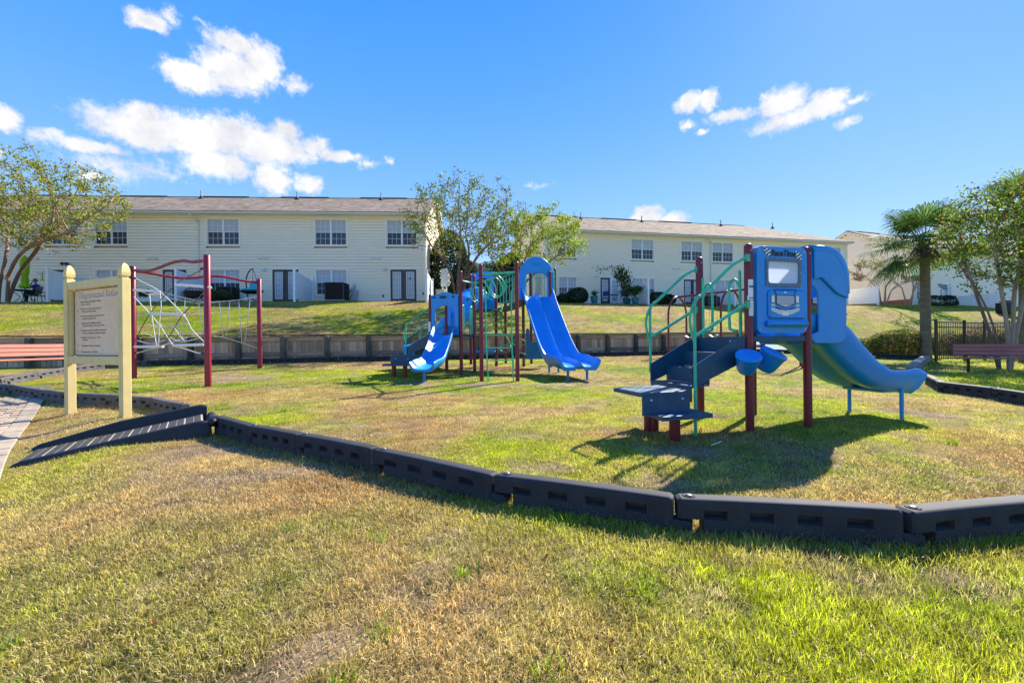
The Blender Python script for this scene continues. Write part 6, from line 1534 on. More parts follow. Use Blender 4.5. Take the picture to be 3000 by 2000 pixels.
# ------------------------------------------------------------------ vegetation
LEAF = mat_attr('leaf', trans=.45, rough=.65, spec=.18); LEAFD = mat_attr('dark_leaf', trans=.18, rough=.45, spec=.4)
BARK = mat('crape_bark', (.42, .27, .18), rough=.75, col2=(.24, .14, .09), vscale=5, bump=.15, bscale=20, stretch=(2, 2, .5))
BARKG = mat('grey_bark', (.46, .35, .25), rough=.8, col2=(.24, .175, .125), vscale=6, bump=.25, bscale=22, stretch=(2, 2, .5))
TWIG = mat('twig', (.20, .13, .09), rough=.8)
def leaf_mesh(name, pts, nrm_bias, size, cols, material, parent, loc, elong=1.8, up=.3):
    """each leaf a small bent quad; pts (n,3) in local space"""
    n = len(pts); d = RNG.normal(size=(n, 3)); d[:, 2] -= up*.4; d /= np.linalg.norm(d, axis=1)[:, None]
    e = RNG.normal(size=(n, 3)); e -= (e*d).sum(1)[:, None]*d; e /= np.linalg.norm(e, axis=1)[:, None]
    s = size*(.6+.8*RNG.random(n))[:, None]
    a = d*s*elong*.5; b = e*s*.5
    V = np.stack([pts-a, pts+b, pts+a, pts-b], 1).reshape(-1, 3)
    me = bpy.data.meshes.new(name); me.vertices.add(4*n); me.vertices.foreach_set('co', V.ravel().astype(np.float32))
    me.loops.add(4*n); me.loops.foreach_set('vertex_index', np.arange(4*n, dtype=np.int32)); me.polygons.add(n)
    me.polygons.foreach_set('loop_start', np.arange(0, 4*n, 4, dtype=np.int32)); me.polygons.foreach_set('loop_total', np.full(n, 4, np.int32)); me.update(calc_edges=True)
    me.materials.append(material); at = me.color_attributes.new('col', 'FLOAT_COLOR', 'POINT'); c = np.ones((n, 4, 4), np.float32); c[:, :, :3] = cols[:, None, :]; at.data.foreach_set('color', c.ravel())
    o = bpy.data.objects.new(name, me); C.objects.link(o); o.parent = parent; o['kind'] = 'stuff'; return o
def pick_cols(n, palette, weights, jit=.3):
    P = np.array(palette); i = RNG.choice(len(P), n, p=np.array(weights)/sum(weights)); return P[i]*(1-jit+2*jit*RNG.random((n, 1)))
def crape(name, base, height, spread, trunks, palette, weights, nleaf, leaf, seed, label, group=None, lean=(0, 0), density=1.0, bark=BARK, fork=.35, tr=.09, cat='tree', levels=5, droop=0.0, clear=.45):
    R = random.Random(seed); root = empty(name, base, 0, label, cat, group)
    tips = []; m = MB(); mt = MB()
    def grow(p, d, length, r, lev):
        nonlocal m, mt
        n = 4; pts = [p]; q = p.copy(); dd = d.copy()
        for i in range(n):
            dd = (dd+Vector((R.uniform(-1, 1), R.uniform(-1, 1), R.uniform(-.5, .6)))*(.13 if lev < 2 else .22)).normalized()
            if lev >= 3: dd = (dd+Vector((0, 0, -droop*.15))).normalized()
            q = q+dd*length/n; pts.append(q.copy())
        rr = [r*(1-.42*i/n) for i in range(n+1)]
        (m if lev <= 2 else mt).tube(pts, rr, 8 if lev < 2 else (6 if lev < 3 else 4), cap=lev < 1)
        if lev >= levels-2: tips.extend((pts[i].copy(), lev) for i in range(1, n+1))
        if lev >= levels: return
        k = 2 if lev < 2 else R.choice((2, 3, 3))
        for i in range(k):
            az_ = R.uniform(0, 2*math.pi); side = Vector((math.cos(az_), math.sin(az_), 0))
            out = Vector((pts[-1].x, pts[-1].y, 0)); out = out.normalized() if out.length > .05 else side
            nd = (dd*.9+side*R.uniform(.35, .7)+out*spread*.42+Vector((0, 0, .12 if lev < 3 else -.02))).normalized()
            st = pts[-1] if i < 2 or lev < 1 else pts[R.choice((2, 3))]
            grow(st.copy(), nd, length*R.uniform(.62, .82), r*.60, lev+1)
    def trunks_():
        R.seed(seed)
        for i in range(trunks):
            a = 2*math.pi*i/trunks+R.uniform(-.4, .4); d0 = Vector((math.cos(a)*fork+lean[0], math.sin(a)*fork+lean[1], 1)).normalized()
            p0 = Vector((math.cos(a)*.10, math.sin(a)*.10, -.15)); grow(p0, d0, height*clear*R.uniform(.85, 1.1), TR[0]*R.uniform(.8, 1.1), 0)
    # scale so that the top reaches the height, the trunks keeping their own girth
    TR = [tr]; trunks_(); k = height/max(t.z for t, _ in tips); tips.clear(); m = MB(); mt = MB(); TR[0] = tr/k; trunks_()
    m.v = [(x*k, y*k, z*k) for x, y, z in m.v]; mt.v = [(x*k, y*k, z*k) for x, y, z in mt.v]
    m.build('trunk', bark, root, smooth=True); cr = mt.build('twigs', TWIG if bark is BARKG else bark, root, smooth=True); cr['kind'] = 'stuff'
    T = np.array([(t.x*k, t.y*k, t.z*k) for t, _ in tips]); i = RNG.integers(0, len(T), int(nleaf*density))
    # leaves come in clusters: some tips are bare
    bare = RNG.random(len(T)) < .32; i = i[~bare[i]]
    pts = T[i]+RNG.normal(size=(len(i), 3))*np.array([.13, .13, .09])*(height/6)
    hc = (pts[:, 2]-pts[:, 2].min())/(np.ptp(pts[:, 2])+1e-6)
    cols = pick_cols(len(pts), palette, weights); side = np.clip((pts[:, 0])/(np.abs(pts[:, 0]).max()+1e-6), -1, 1)
    leaf_mesh('leaves', pts, 0, leaf, cols, LEAF, root, (0, 0, 0)); return root
YG = [(.30, .34, .03), (.20, .28, .03), (.11, .18, .025), (.42, .36, .04), (.30, .14, .03)]
DG = [(.06, .10, .02), (.10, .16, .025), (.16, .22, .03), (.22, .10, .03), (.26, .26, .04)]
# left tree, centre pair, tree by the bench
def grown_tree(name, base, stems, cc, cr, natt, palette, weights, nleaf, leaf, seed, label, bark=BARK, tip=.0075, step=.24, minz=.0, side_pal=None):
    """stems reach into a crown volume; twigs grow toward free space in it"""
    r_ = np.random.default_rng(seed); root = empty(name, base, 0, label, 'tree')
    att = r_.normal(size=(natt*3, 3)); att /= np.linalg.norm(att, axis=1)[:, None]; att *= (r_.random((natt*3, 1))**(1/2.6))
    lob = r_.normal(size=(9, 3)); lob /= np.linalg.norm(lob, axis=1)[:, None]
    f = .80+.30*np.max(att/np.linalg.norm(att, axis=1)[:, None]@lob.T, axis=1)
    att = att*f[:, None]*np.array(cr)+np.array(cc); att = att[att[:, 2] > cc[2]-cr[2]*.72+minz*np.abs(att[:, 0])][:natt]
    nodes = []; par = []
    for st in stems:
        sp = smooth_path(st, 8); prev = -1
        for q in sp: nodes.append(np.array(q)); par.append(prev); prev = len(nodes)-1
    N = np.array(nodes); par = list(par); alive = np.ones(len(att), bool); near = np.full(len(att), 1e9); ni = np.zeros(len(att), int)
    def upd(i0):
        nonlocal near, ni
        d = np.linalg.norm(att[:, None]-N[None, i0:], axis=2); j = d.argmin(1); dm = d[np.arange(len(att)), j]; b = dm < near; near = np.where(b, dm, near); ni = np.where(b, j+i0, ni)
    upd(0)
    for it in range(70):
        alive &= near > step*1.15
        if not alive.any(): break
        src = np.unique(ni[alive]); new = []
        for k in src:
            v = att[alive & (ni == k)]-N[k]; v /= np.linalg.norm(v, axis=1)[:, None]; d = v.sum(0)+r_.normal(size=3)*.35; d[2] += .05; d /= np.linalg.norm(d)+1e-9; new.append(N[k]+d*step); par.append(int(k))
        i0 = len(N); N = np.concatenate([N, np.array(new)]); upd(i0)
        if len(N) > 5200: break
    n = len(N); ch = [[] for _ in range(n)]
    for i, q in enumerate(par):
        if q >= 0: ch[q].append(i)
    R_ = np.zeros(n); order = list(range(n))[::-1]
    for i in order: R_[i] = tip if not ch[i] else (sum(R_[c]**2.25 for c in ch[i]))**(1/2.25)
    m = MB(); mt = MB()
    for i in range(n):
        q = par[i]
        if q >= 0 and len(ch[q]) == 1 and par[q] >= 0: continue
        if q < 0 and not ch[i]: continue
        chn = [q, i] if q >= 0 else [i]; j = i
        while len(ch[j]) == 1: j = ch[j][0]; chn.append(j)
        if len(chn) < 2: continue
        rr = [R_[c] for c in chn]; rr[0] = rr[1] if q >= 0 else rr[0]*1.25
        (m if rr[0] > .028 else mt).tube([tuple(N[c]) for c in chn], [float(x) for x in rr], 9 if rr[0] > .06 else (6 if rr[0] > .028 else 4), cap=False)
    m.build('trunk', bark, root, smooth=True); tw = mt.build('twigs', TWIG if bark is BARKG else bark, root, smooth=True, fix=False); tw['kind'] = 'stuff'
    ends = [i for i in range(n) if R_[i] < tip*2.1]; T = N[ends]; hz_ = (T[:, 2]-T[:, 2].min())/np.ptp(T[:, 2]); bare = r_.random(len(T)) < np.clip(.75-1.3*hz_, .22, 1); T = T[~bare]; wts = .25+r_.random(len(T))**2
    i = r_.choice(len(T), nleaf, p=wts/wts.sum()); pts = T[i]+r_.normal(size=(nleaf, 3))*np.array([.15, .15, .10])
    leaf_mesh('leaves', pts, 0, leaf, pick_cols(nleaf, palette, weights, .4), LEAF, root, 0, elong=2.0); return root
V_ = Vector
bx, by = PY(2, 903, 23.5).x, 23.5
grown_tree('crape_myrtle', (bx, by, HH(bx, by)), [[(-.25, 0, -.1), (-.45, .1, 1.2), (-1.3, .3, 2.6), (-2.2, .4, 3.6)], [(.0, -.1, -.1), (.1, -.1, 1.0), (.3, 0, 2.4), (.0, .4, 3.8)], [(.32, 0, -.1), (.45, 0, 1.3), (.75, .1, 2.3), (1.9, .1, 3.3), (2.9, .2, 4.0)], [(.1, .2, -.1), (.5, .4, 1.5), (1.5, .5, 3.0), (1.9, .8, 4.4)], [(.42, -.1, 1.2), (1.3, -.2, 2.5), (2.7, -.4, 3.1), (4.2, -.4, 3.6)]],
   (.9, 0, 5.05), (5.6, 3.3, 2.75), 900, YG, (4, 4, 2, 2, .4), 16500, .062, 5, 'wide yellow green crape myrtle beside the seated person', tip=.0125, step=.28)
bx, by = PY(1345, 872, 24.5).x, 24.5
grown_tree('crape_myrtle', (bx, by, HH(bx, by)), [[(-.15, 0, -.1), (-.3, 0, 1.4), (-.7, .1, 2.6), (-1.5, .1, 3.6)], [(.0, -.1, -.1), (-.05, -.1, 1.6), (.1, 0, 3.2), (.1, .2, 4.4)], [(.18, 0, -.1), (.35, 0, 1.5), (.9, .1, 2.8), (1.7, .1, 3.7)], [(.1, .15, -.1), (.25, .3, 1.8), (.5, .6, 3.2), (.3, .9, 4.4)]],
   (.30, 0, 4.75), (3.55, 2.6, 2.45), 800, DG+[(.26, .33, .03)], (2, 4, 4, .5, 1, 2.5), 7500, .062, 12, 'sparse crape myrtle with bare trunks behind the twin slide', tip=.0095, step=.24)
bx, by = PY(1500, 872, 27.5).x, 27.5
grown_tree('crape_myrtle', (bx, by, HH(bx, by)), [[(-.12, 0, -.1), (-.2, 0, 1.0), (-.8, .1, 2.3), (-1.4, .1, 3.2)], [(.0, -.1, -.1), (.2, -.1, 1.2), (.7, 0, 2.6), (1.2, .2, 3.8)], [(.15, 0, -.1), (.5, 0, 1.1), (1.6, .1, 2.2), (2.9, .1, 3.2)], [(.1, .15, -.1), (.1, .3, 1.4), (.4, .5, 2.8), (.6, .6, 4.0)]],
   (1.35, 0, 4.0), (3.35, 2.5, 2.05), 700, [(.30, .42, .03), (.19, .31, .03), (.40, .42, .04), (.12, .18, .03)], (4, 3, 3, 1), 8000, .072, 23, 'bright green crape myrtle in front of the hipped house', tip=.009, step=.25)
bx, by = G(2958, 1086).xy; bx += .25; by += .3
grown_tree('crape_myrtle', (bx, by, float(lawn_h(bx, by))), [[(-.2, 0, -.1), (-.38, 0, 1.2), (-.75, .1, 2.4), (-1.3, .2, 3.4)], [(-.05, -.1, -.1), (-.1, -.1, 1.3), (-.2, 0, 2.8), (-.2, .2, 4.2)], [(.1, 0, -.1), (.2, 0, 1.4), (.4, .1, 2.7), (.8, .1, 4.0)], [(.2, .1, -.1), (.45, .1, 1.3), (.9, .2, 2.6), (1.6, .2, 3.6)], [(-.1, .15, -.1), (-.25, .3, 1.2), (-.4, .6, 2.6), (-.6, .8, 3.8)]],
   (.55, 0, 4.15), (2.25, 2.0, 2.15), 800, DG+[(.24, .33, .03), (.45, .20, .03)], (2.5, 4, 4, .5, 1.2, 3, .2), 9500, .055, 31, 'many trunked crape myrtle growing behind the red bench', bark=BARKG, tip=.0085, step=.19)
# two small trees by the brick gable
for px, Y, sd_, lb in ((2588, 42.3, 41, 'slim small tree by the white panel at the brick gable'), (2662, 43.0, 47, 'slim small tree at the corner of the brick gable')):
    q = PY(px, 890, Y); crape('ornamental_tree', (q.x, q.y, HH(q.x, q.y)-.05), 5.6, .75, 3, [(.30, .30, .10), (.36, .30, .14), (.18, .22, .06)], (3, 2, 2), 1900, .10, sd_, lb, tr=.09, fork=.30, clear=.34)
# ------------------------------------------------------------------ shrubs
def shrub(name, base, rad, n, leaf, palette, weights, seed, label, cat='shrub', group=None, material=None, lump=.22, box=0, elong=1.6):
    r_ = np.random.default_rng(seed); root = empty(name, base, 0, label, cat, group)
    u = r_.normal(size=(n, 3)); u /= np.linalg.norm(u, axis=1)[:, None]
    if box: u = np.sign(u)*np.abs(u)**box; u /= np.max(np.abs(u), axis=1)[:, None]*(1-.5*box)+np.linalg.norm(u, axis=1)[:, None]*.5*box
    lobes = r_.normal(size=(14, 3)); lobes /= np.linalg.norm(lobes, axis=1)[:, None]
    f = 1+lump*(np.max((u/np.linalg.norm(u, axis=1)[:, None])@lobes.T, axis=1)-.75)*1.6
    rad = np.array(rad); pts = u*f[:, None]*rad*(1-.30*r_.random((n, 1))**2)+np.array([0, 0, rad[2]*.92]); pts = pts[pts[:, 2] > .0]
    cols = pick_cols(len(pts), palette, weights)
    leaf_mesh('leaves', pts, 0, leaf, cols, material or LEAFD, root, (0, 0, 0), elong=elong)
    m = MB(); R = random.Random(seed)
    # dark woody inside
    for i in range(9):
        a = R.uniform(0, 6.28); m.tube([(0, 0, -.05), (math.cos(a)*rad[0]*.25, math.sin(a)*rad[1]*.25, rad[2]*.6), (math.cos(a)*rad[0]*.6, math.sin(a)*rad[1]*.6, rad[2]*1.2)], [.03, .02, .008], 5)
    m.build('stems', TWIG, root)
    return root
DKG = [(.012, .030, .010), (.022, .05, .014), (.04, .08, .02)]
for px, Y, rx, rz, sd_, lb in ((1318, 33.0, 1.35, 2.75, 1, 'tall dark holly beside the end wall of the long house'), (1360, 34.5, 1.0, 1.9, 2, 'lower dark holly behind the sparse crape myrtle trunks'), (1492, 38.0, 1.25, 2.3, 3, 'tall dark evergreen by the end wall of the hipped house')):
    q = PY(px, 870, Y); shrub('holly_bush', (q.x, q.y, HH(q.x, q.y)), (rx, rx, rz), 6500, .13, DKG+[(.10, .16, .03)], (4, 4, 2, 1), sd_, lb)
q = PY(1692, 886, 34.6); shrub('round_bush', (q.x, q.y, HH(q.x, q.y)), (.82, .8, .62), 4200, .07, DKG, (3, 4, 2), 4, 'round clipped dark bush beside the teal flower pot')
q = PY(1650, 888, 34.7); shrub('round_bush', (q.x, q.y, HH(q.x, q.y)), (.62, .6, .33), 2200, .07, DKG, (3, 4, 2), 5, 'low dark bush under the window behind the twin slide')
q = PY(645, 884, 27.2); shrub('round_bush', (q.x, q.y, HH(q.x, q.y)), (.66, .6, .36), 3000, .06, [(.03, .055, .015), (.05, .09, .02), (.08, .12, .02)], (3, 4, 2), 6, 'low clipped green bush beside the hanging chair')
for px, Y, rx, rz, sd_ in ((1928, 34.6, .75, .48, 7), (1958, 34.9, .55, .40, 8)):
    q = PY(px, 886, Y); shrub('round_bush', (q.x, q.y, HH(q.x, q.y)), (rx, rx*.8, rz), 2600, .07, DKG, (3, 4, 2), sd_, 'low dark bush by the window right of the white panel' if sd_ == 7 else 'small dark bush under the arched swing by the wall')
q = PY(2750, 890, 43.0); shrub('clipped_hedge', (q.x, q.y, HH(q.x, q.y)), (1.5, .6, .50), 3600, .08, DKG, (3, 4, 2), 9, 'dark clipped hedge under the satellite dish', box=.6)
# red tip hedges on the right
RT = [(.13, .20, .03), (.08, .13, .02), (.34, .13, .09), (.45, .24, .17), (.24, .26, .06)]
q = PY(2640, 1036, 20.8); shrub('red_tip_shrub', (q.x, q.y, float(lawn_h(q.x, q.y))), (1.45, .95, .66), 11000, .055, RT, (5, 3, 1.3, 1.4, 2.5), 10, 'rounded shrub with coppery red leaf tips beside the palm trunk', material=LEAF, lump=.12)
for i, (px, Y, rx, rz) in enumerate(((2500, 25.5, 1.7, .42), (2590, 25.0, 1.7, .42), (2690, 24.6, 1.7, .45))):
    q = PY(px, 990, Y); shrub('clipped_hedge', (q.x, q.y, HH(q.x, q.y)-.02), (rx, .7, rz), 5200, .06, [(.10, .20, .04), (.18, .28, .07), (.05, .10, .02), (.35, .40, .22)], (4, 3, 2, .6), 60+i, 'low pale green hedge at the foot of the slope behind the red shrub', group='low pale hedge plants', material=LEAF)
for i, (px, Y, rx, rz) in enumerate(((2790, 23.4, 1.3, .62), (2870, 23.0, 1.3, .66), (2960, 22.6, 1.4, .66))):
    q = PY(px, 1030, Y); shrub('azalea_shrub', (q.x, q.y, max(float(lawn_h(q.x, q.y)), .3)), (rx, .8, rz), 6000, .06, [(.55, .24, .20), (.16, .24, .04), (.10, .15, .03), (.55, .34, .26), (.32, .36, .08)], (2.5, 3, 1, 2, 2), 80+i, 'pinkish flowering shrub seen through the black fence', group='shrubs behind the fence', material=LEAF)
# far trees between the houses
for i, (px, py, Y, rx, rz) in enumerate(((1395, 770, 78, 4.6, 5.2), (1440, 768, 82, 5.2, 5.6), (1478, 790, 74, 3.6, 4.2))):
    q = PY(px, 850, Y); root = shrub('distant_tree', (q.x, q.y, 4.0), (rx, rx, rz), 5200, .42, [(.05, .08, .05), (.08, .11, .06), (.12, .15, .08)], (3, 3, 2), 100+i, 'hazy dark tree far behind the gap between the houses', 'tree', 'far trees between the houses', material=LEAF, lump=.5)
# ------------------------------------------------------------------ palms
PTR = mat('palm_trunk', (.26, .215, .17), rough=.9, col2=(.11, .088, .068), vscale=4, bump=.7, bscale=16, stretch=(.8, .8, 7))
THATCH = mat('dead_palm_thatch', (.14, .085, .05), rough=.95, var=.4, vscale=10)
def palm(base, ht, rtr, nf, flen, seed, label):
    R = random.Random(seed); root = empty('palm_tree', base, 0, label, 'palm')
    prof = []; n = 26
    for i in range(n+1):
        t = i/n; prof.append((rtr*(1.12-.22*t+.10*math.exp(-t*14))*(1+.018*(i % 2)), -.1+(ht+.1)*t))
    m = MB(); m.lathe(prof, 18); m.build('trunk', PTR, root, smooth=True)
    m = MB()
    for i in range(46):
        a = R.uniform(0, 6.28); z = ht+R.uniform(-.5, .25); l = R.uniform(.25, .6); m.tube([(math.cos(a)*rtr*.5, math.sin(a)*rtr*.5, z), (math.cos(a)*(rtr+.16), math.sin(a)*(rtr+.16), z+.12), (math.cos(a)*(rtr+.12+l*.5), math.sin(a)*(rtr+.12+l*.5), z+.12-l*.7)], [.04, .03, .008], 4)
    m.build('dead_boots', THATCH, root)
    for f in range(nf):
        a = 2*math.pi*f/nf*2.618+R.uniform(-.2, .2); el = math.radians(80-112*(f/nf)+R.uniform(-10, 10)); d = Vector((math.cos(a)*math.cos(el), math.sin(a)*math.cos(el), math.sin(el)))
        L_ = flen*R.uniform(.8, 1.1)*(1 if el > 0 else .85); p0 = Vector((0, 0, ht+.05)); p1 = p0+d*L_*.42; p2 = p0+d*L_*.70+Vector((0, 0, -.06*L_))
        dead = el < math.radians(-38)
        V = []; Fs = []; cols = []
        pet = MB(); pet.tube([p0, p1, p2], [.022, .016, .012], 5)
        V = list(pet.v); Fs = list(pet.f); cols = [(.14, .20, .06)]*len(V)
        ax = (p2-p1).normalized(); sd_ = ax.cross(Vector((0, 0, 1))); sd_ = sd_.normalized() if sd_.length > .05 else Vector((1, 0, 0)); nn = sd_.cross(ax)
        K = 40
        for k in range(K):
            th = math.radians(-118+236*k/(K-1)+R.uniform(-2, 2)); ld = (ax*math.cos(th)+sd_*math.sin(th)).normalized(); ll = flen*.66*(1-.25*abs(th)/2.1)*R.uniform(.88, 1.08)
            fold = nn*(.10*math.cos(th*3)); w = ld.cross(nn).normalized()*.021
            a0 = p2; a1 = p2+ld*ll*.45+nn*.05; a2 = p2+ld*ll*.8+Vector((0, 0, -.10*ll)); a3 = p2+ld*ll*.93+Vector((0, 0, -.30*ll))
            b = len(V); V += [a0, a1-w, a1+w+nn*.012, a2-w*.7, a2+w*.7, a3]
            Fs += [(b, b+1, b+2), (b+1, b+3, b+4, b+2), (b+3, b+5, b+4)]
            g = R.uniform(.7, 1.3); c = ((.20, .13, .06) if dead else R.choice(((.07, .15, .03), (.11, .20, .04), (.06, .13, .045), (.18, .26, .05)))); cols += [tuple(q*g for q in c)]*6
        mb = MB(); mb.add(V, Fs); o = mb.build('frond', LEAF, root, fix=False)
        at = o.data.color_attributes.new('col', 'FLOAT_COLOR', 'POINT'); at.data.foreach_set('color', np.array([(*c, 1) for c in cols], np.float32).ravel())
q = PY(2712, 1032, 19.9); palm((q.x, q.y, float(lawn_h(q.x, q.y))), 4.75, .18, 40, 2.0, 3, 'palm tree with grey ringed trunk beside the red tipped shrub')
q = PY(3010, 1010, 17.5); palm((q.x, q.y, float(lawn_h(q.x, q.y))), 5.6, .22, 28, 1.7, 9, 'taller palm behind the crape myrtle by the fence')
# ------------------------------------------------------------------ black metal fence
def iron_fence(pts, label, h=1.62):
    o = Vector((*pts[0], float(lawn_h(*pts[0])))); root = empty('metal_fence', o, 0, label, 'fence')
    for (a, b) in zip(pts, pts[1:]):
        a = Vector(a); b = Vector(b); d = b-a; L_ = d.length; M = Matrix.Rotation(math.atan2(d.y, d.x), 3, 'Z'); za = float(lawn_h(*a))-o.z; zb = float(lawn_h(*b))-o.z
        for z in (h-.02, h-.22, .14):
            m = MB(); m.tube([(a.x-o.x, a.y-o.y, za+z), (b.x-o.x, b.y-o.y, zb+z)], .024, 4); m.build('rail', BLACKP, root)
        n = int(L_/.115)
        for i in range(1, n):
            q = a.lerp(b, i/n)-o.xy; z = za+(zb-za)*i/n; m = MB(); m.box((q.x, q.y, z+h/2+.03), (.019, .019, h-.10), math.atan2(d.y, d.x)); m.build('picket', BLACKP, root)
    for p in pts:
        m = MB(); q = Vector(p)-o.xy; z = float(lawn_h(*p))-o.z; m.bbox((q.x, q.y, z+h/2-.05), (.075, .075, h+.22), .006); m.bbox((q.x, q.y, z+h+.07), (.09, .09, .03), .01); m.build('post', BLACKP, root)
f0 = PY(2742, 1050, 18.3); iron_fence([(f0.x, 18.3), (f0.x+1.75, 18.9), (f0.x+3.3, 19.6), (f0.x+5.0, 20.2), (f0.x+6.8, 20.9)], 'black metal picket fence beside the palm and red bench')
# ------------------------------------------------------------------ things on the patios
def on_hill(px, Y, py=880): r = ray(px, py); return Vector((r.x*Y, Y, HH(r.x*Y, Y)))
# air conditioner
def air_con(px, Y, w_, h, label, rz=0):
    b = on_hill(px, Y); root = empty('air_conditioner', b, aL+rz, label, 'air conditioner'); AC = mat('dark_grey_casing', (.045, .05, .055), rough=.5, metal=.2); DK = mat('black_coil', (.012, .012, .014), rough=.8)
    m = MB(); m.bbox((0, 0, h/2+.05), (w_-.08, w_-.08, h-.08), .01); m.build('coil', DK, root)
    for sx in (-1, 1):
        for sy in (-1, 1): m = MB(); m.bbox((sx*(w_/2-.03), sy*(w_/2-.03), h/2+.04), (.06, .06, h), .008); m.build('corner_post', AC, root)
    m = MB(); m.bbox((0, 0, h+.05), (w_+.02, w_+.02, .05), .015); m.build('lid', AC, root); m = MB(); m.bbox((0, 0, .03), (w_+.05, w_+.05, .06), .01); m.build('pad', mat('pad_concrete', (.4, .4, .38), rough=.9), root)
    n = 14
    for i in range(n):
        z = .11+(h-.12)*i/n
        for M in (Matrix.Rotation(0, 3, 'Z'), Matrix.Rotation(math.pi/2, 3, 'Z')):
            m = MB(); m.box(tuple(M @ Vector((0, -w_/2+.012, z+.03))), (w_-.1, .03, .022), 0, M @ Matrix.Rotation(.5, 3, 'X')); m.build('louvre', AC, root)
air_con(988, 28.3, 1.15, 1.05, 'dark grey louvred air conditioner beside the white panel'); air_con(668, 28.0, .95, .85, 'dark grey air conditioner behind the low clipped bush')
# egg chair
def egg_chair():
    b = on_hill(742, 27.3); root = empty('hanging_chair', b, aL, 'turquoise cushioned hanging chair on curved black stand', 'chair'); CY = mat('turquoise_cushion', (.02, .40, .48), rough=.8, var=.1); DK = BLACKP
    def L3(px, py, dy=0.0): q = PY(px, py, b.y); R = Matrix.Rotation(-aL, 3, 'Z'); return R @ (q-b)+Vector((0, dy, 0))
    rail(root, [L3(728, 880), L3(722, 840), L3(722, 815), L3(730, 795), L3(741, 787)], .035, DK, 'stand', n=6)
    for p in ((705, 881), (752, 882)): rail(root, [L3(728, 872), L3((728+p[0])/2, 877), L3(*p)], .03, DK, 'stand_foot', n=3)
    rail(root, [L3(741, 787), L3(748, 805), L3(752, 828)], .012, DK, 'hanger', n=3); rail(root, [L3(741, 787), L3(741, 805), L3(739, 830)], .012, DK, 'hanger', n=3)
    m = MB(); c = L3(738, 853); m.lathe([(0, -.18), (.35, -.16), (.60, -.08), (.68, .0), (.62, .03), (.3, -.02), (0, -.03)], 20, c, Matrix.Scale(.75, 3, (0, 1, 0))); m.build('basket', DK, root, smooth=True)
    m = MB(); m.lathe([(0, -.04), (.45, -.02), (.6, .05), (.5, .12), (0, .10)], 20, c+Vector((0, 0, .03)), Matrix.Scale(.75, 3, (0, 1, 0))); m.build('seat_cushion', CY, root, smooth=True)
    m = MB(); c2 = L3(745, 838); m.bbox(c2+Vector((0, .1, 0)), (.62, .14, .46), .05, Matrix.Rotation(-.25, 3, 'X')); m.build('back_cushion', CY, root, smooth=True)
egg_chair()
# fire bowl
def fire_bowl():
    b = on_hill(570, 26.6); root = empty('fire_bowl', b, 0, 'black mesh domed fire bowl beside the white panel', 'fire pit'); RU = mat('rusty_black_iron', (.035, .025, .02), rough=.8, var=.4, vscale=8)
    m = MB(); m.lathe([(.0, .22), (.34, .24), (.46, .36), (.50, .56), (.56, .58), (.56, .60), (.46, .60), (.40, .40), (0, .30)], 20); m.build('bowl', RU, root, smooth=True, angle=40)
    for k in range(8):
        a = k*math.pi/8; P = [(math.cos(a)*.48*math.cos(t), math.sin(a)*.48*math.cos(t), .60+.26*math.sin(t)) for t in np.linspace(0, math.pi, 13)]; m = MB(); m.tube(P, .008, 5); m.build('dome_wire', RU, root)
    for z, r_ in ((.70, .44), (.80, .30)):
        m = MB(); m.tube([(math.cos(t)*r_, math.sin(t)*r_, z) for t in np.linspace(0, 2*math.pi, 25)[:-1]], .008, 5, closed=True); m.build('dome_wire', RU, root)
    for k in range(3):
        a = k*2.09+.4; m = MB(); m.tube([(math.cos(a)*.34, math.sin(a)*.34, .3), (math.cos(a)*.44, math.sin(a)*.44, 0)], .02, 6); m.build('leg', RU, root)
fire_bowl()
def planter_trough():
    b = on_hill(456, 26.4); root = empty('planter_trough', b, aL, 'long white planter trough with green plant by the patio door', 'planter')
    m = MB(); m.prism([(-.85, .12), (-.72, -.02), (.72, -.02), (.85, .12), (.9, .30), (-.9, .30)], -.22, .22, lambda a, b_, t: (a, t, b_)); m.build('trough', mat('white_ceramic', (.72, .73, .74), rough=.5, var=.06), root)
    n = 420; p = RNG.normal(size=(n, 3))*np.array([.16, .12, .10])+np.array([-.48, 0, .42]); leaf_mesh('leaves', p, 0, .10, pick_cols(n, [(.05, .12, .03), (.10, .18, .04)], (1, 1)), LEAF, root, 0, elong=3)
planter_trough()
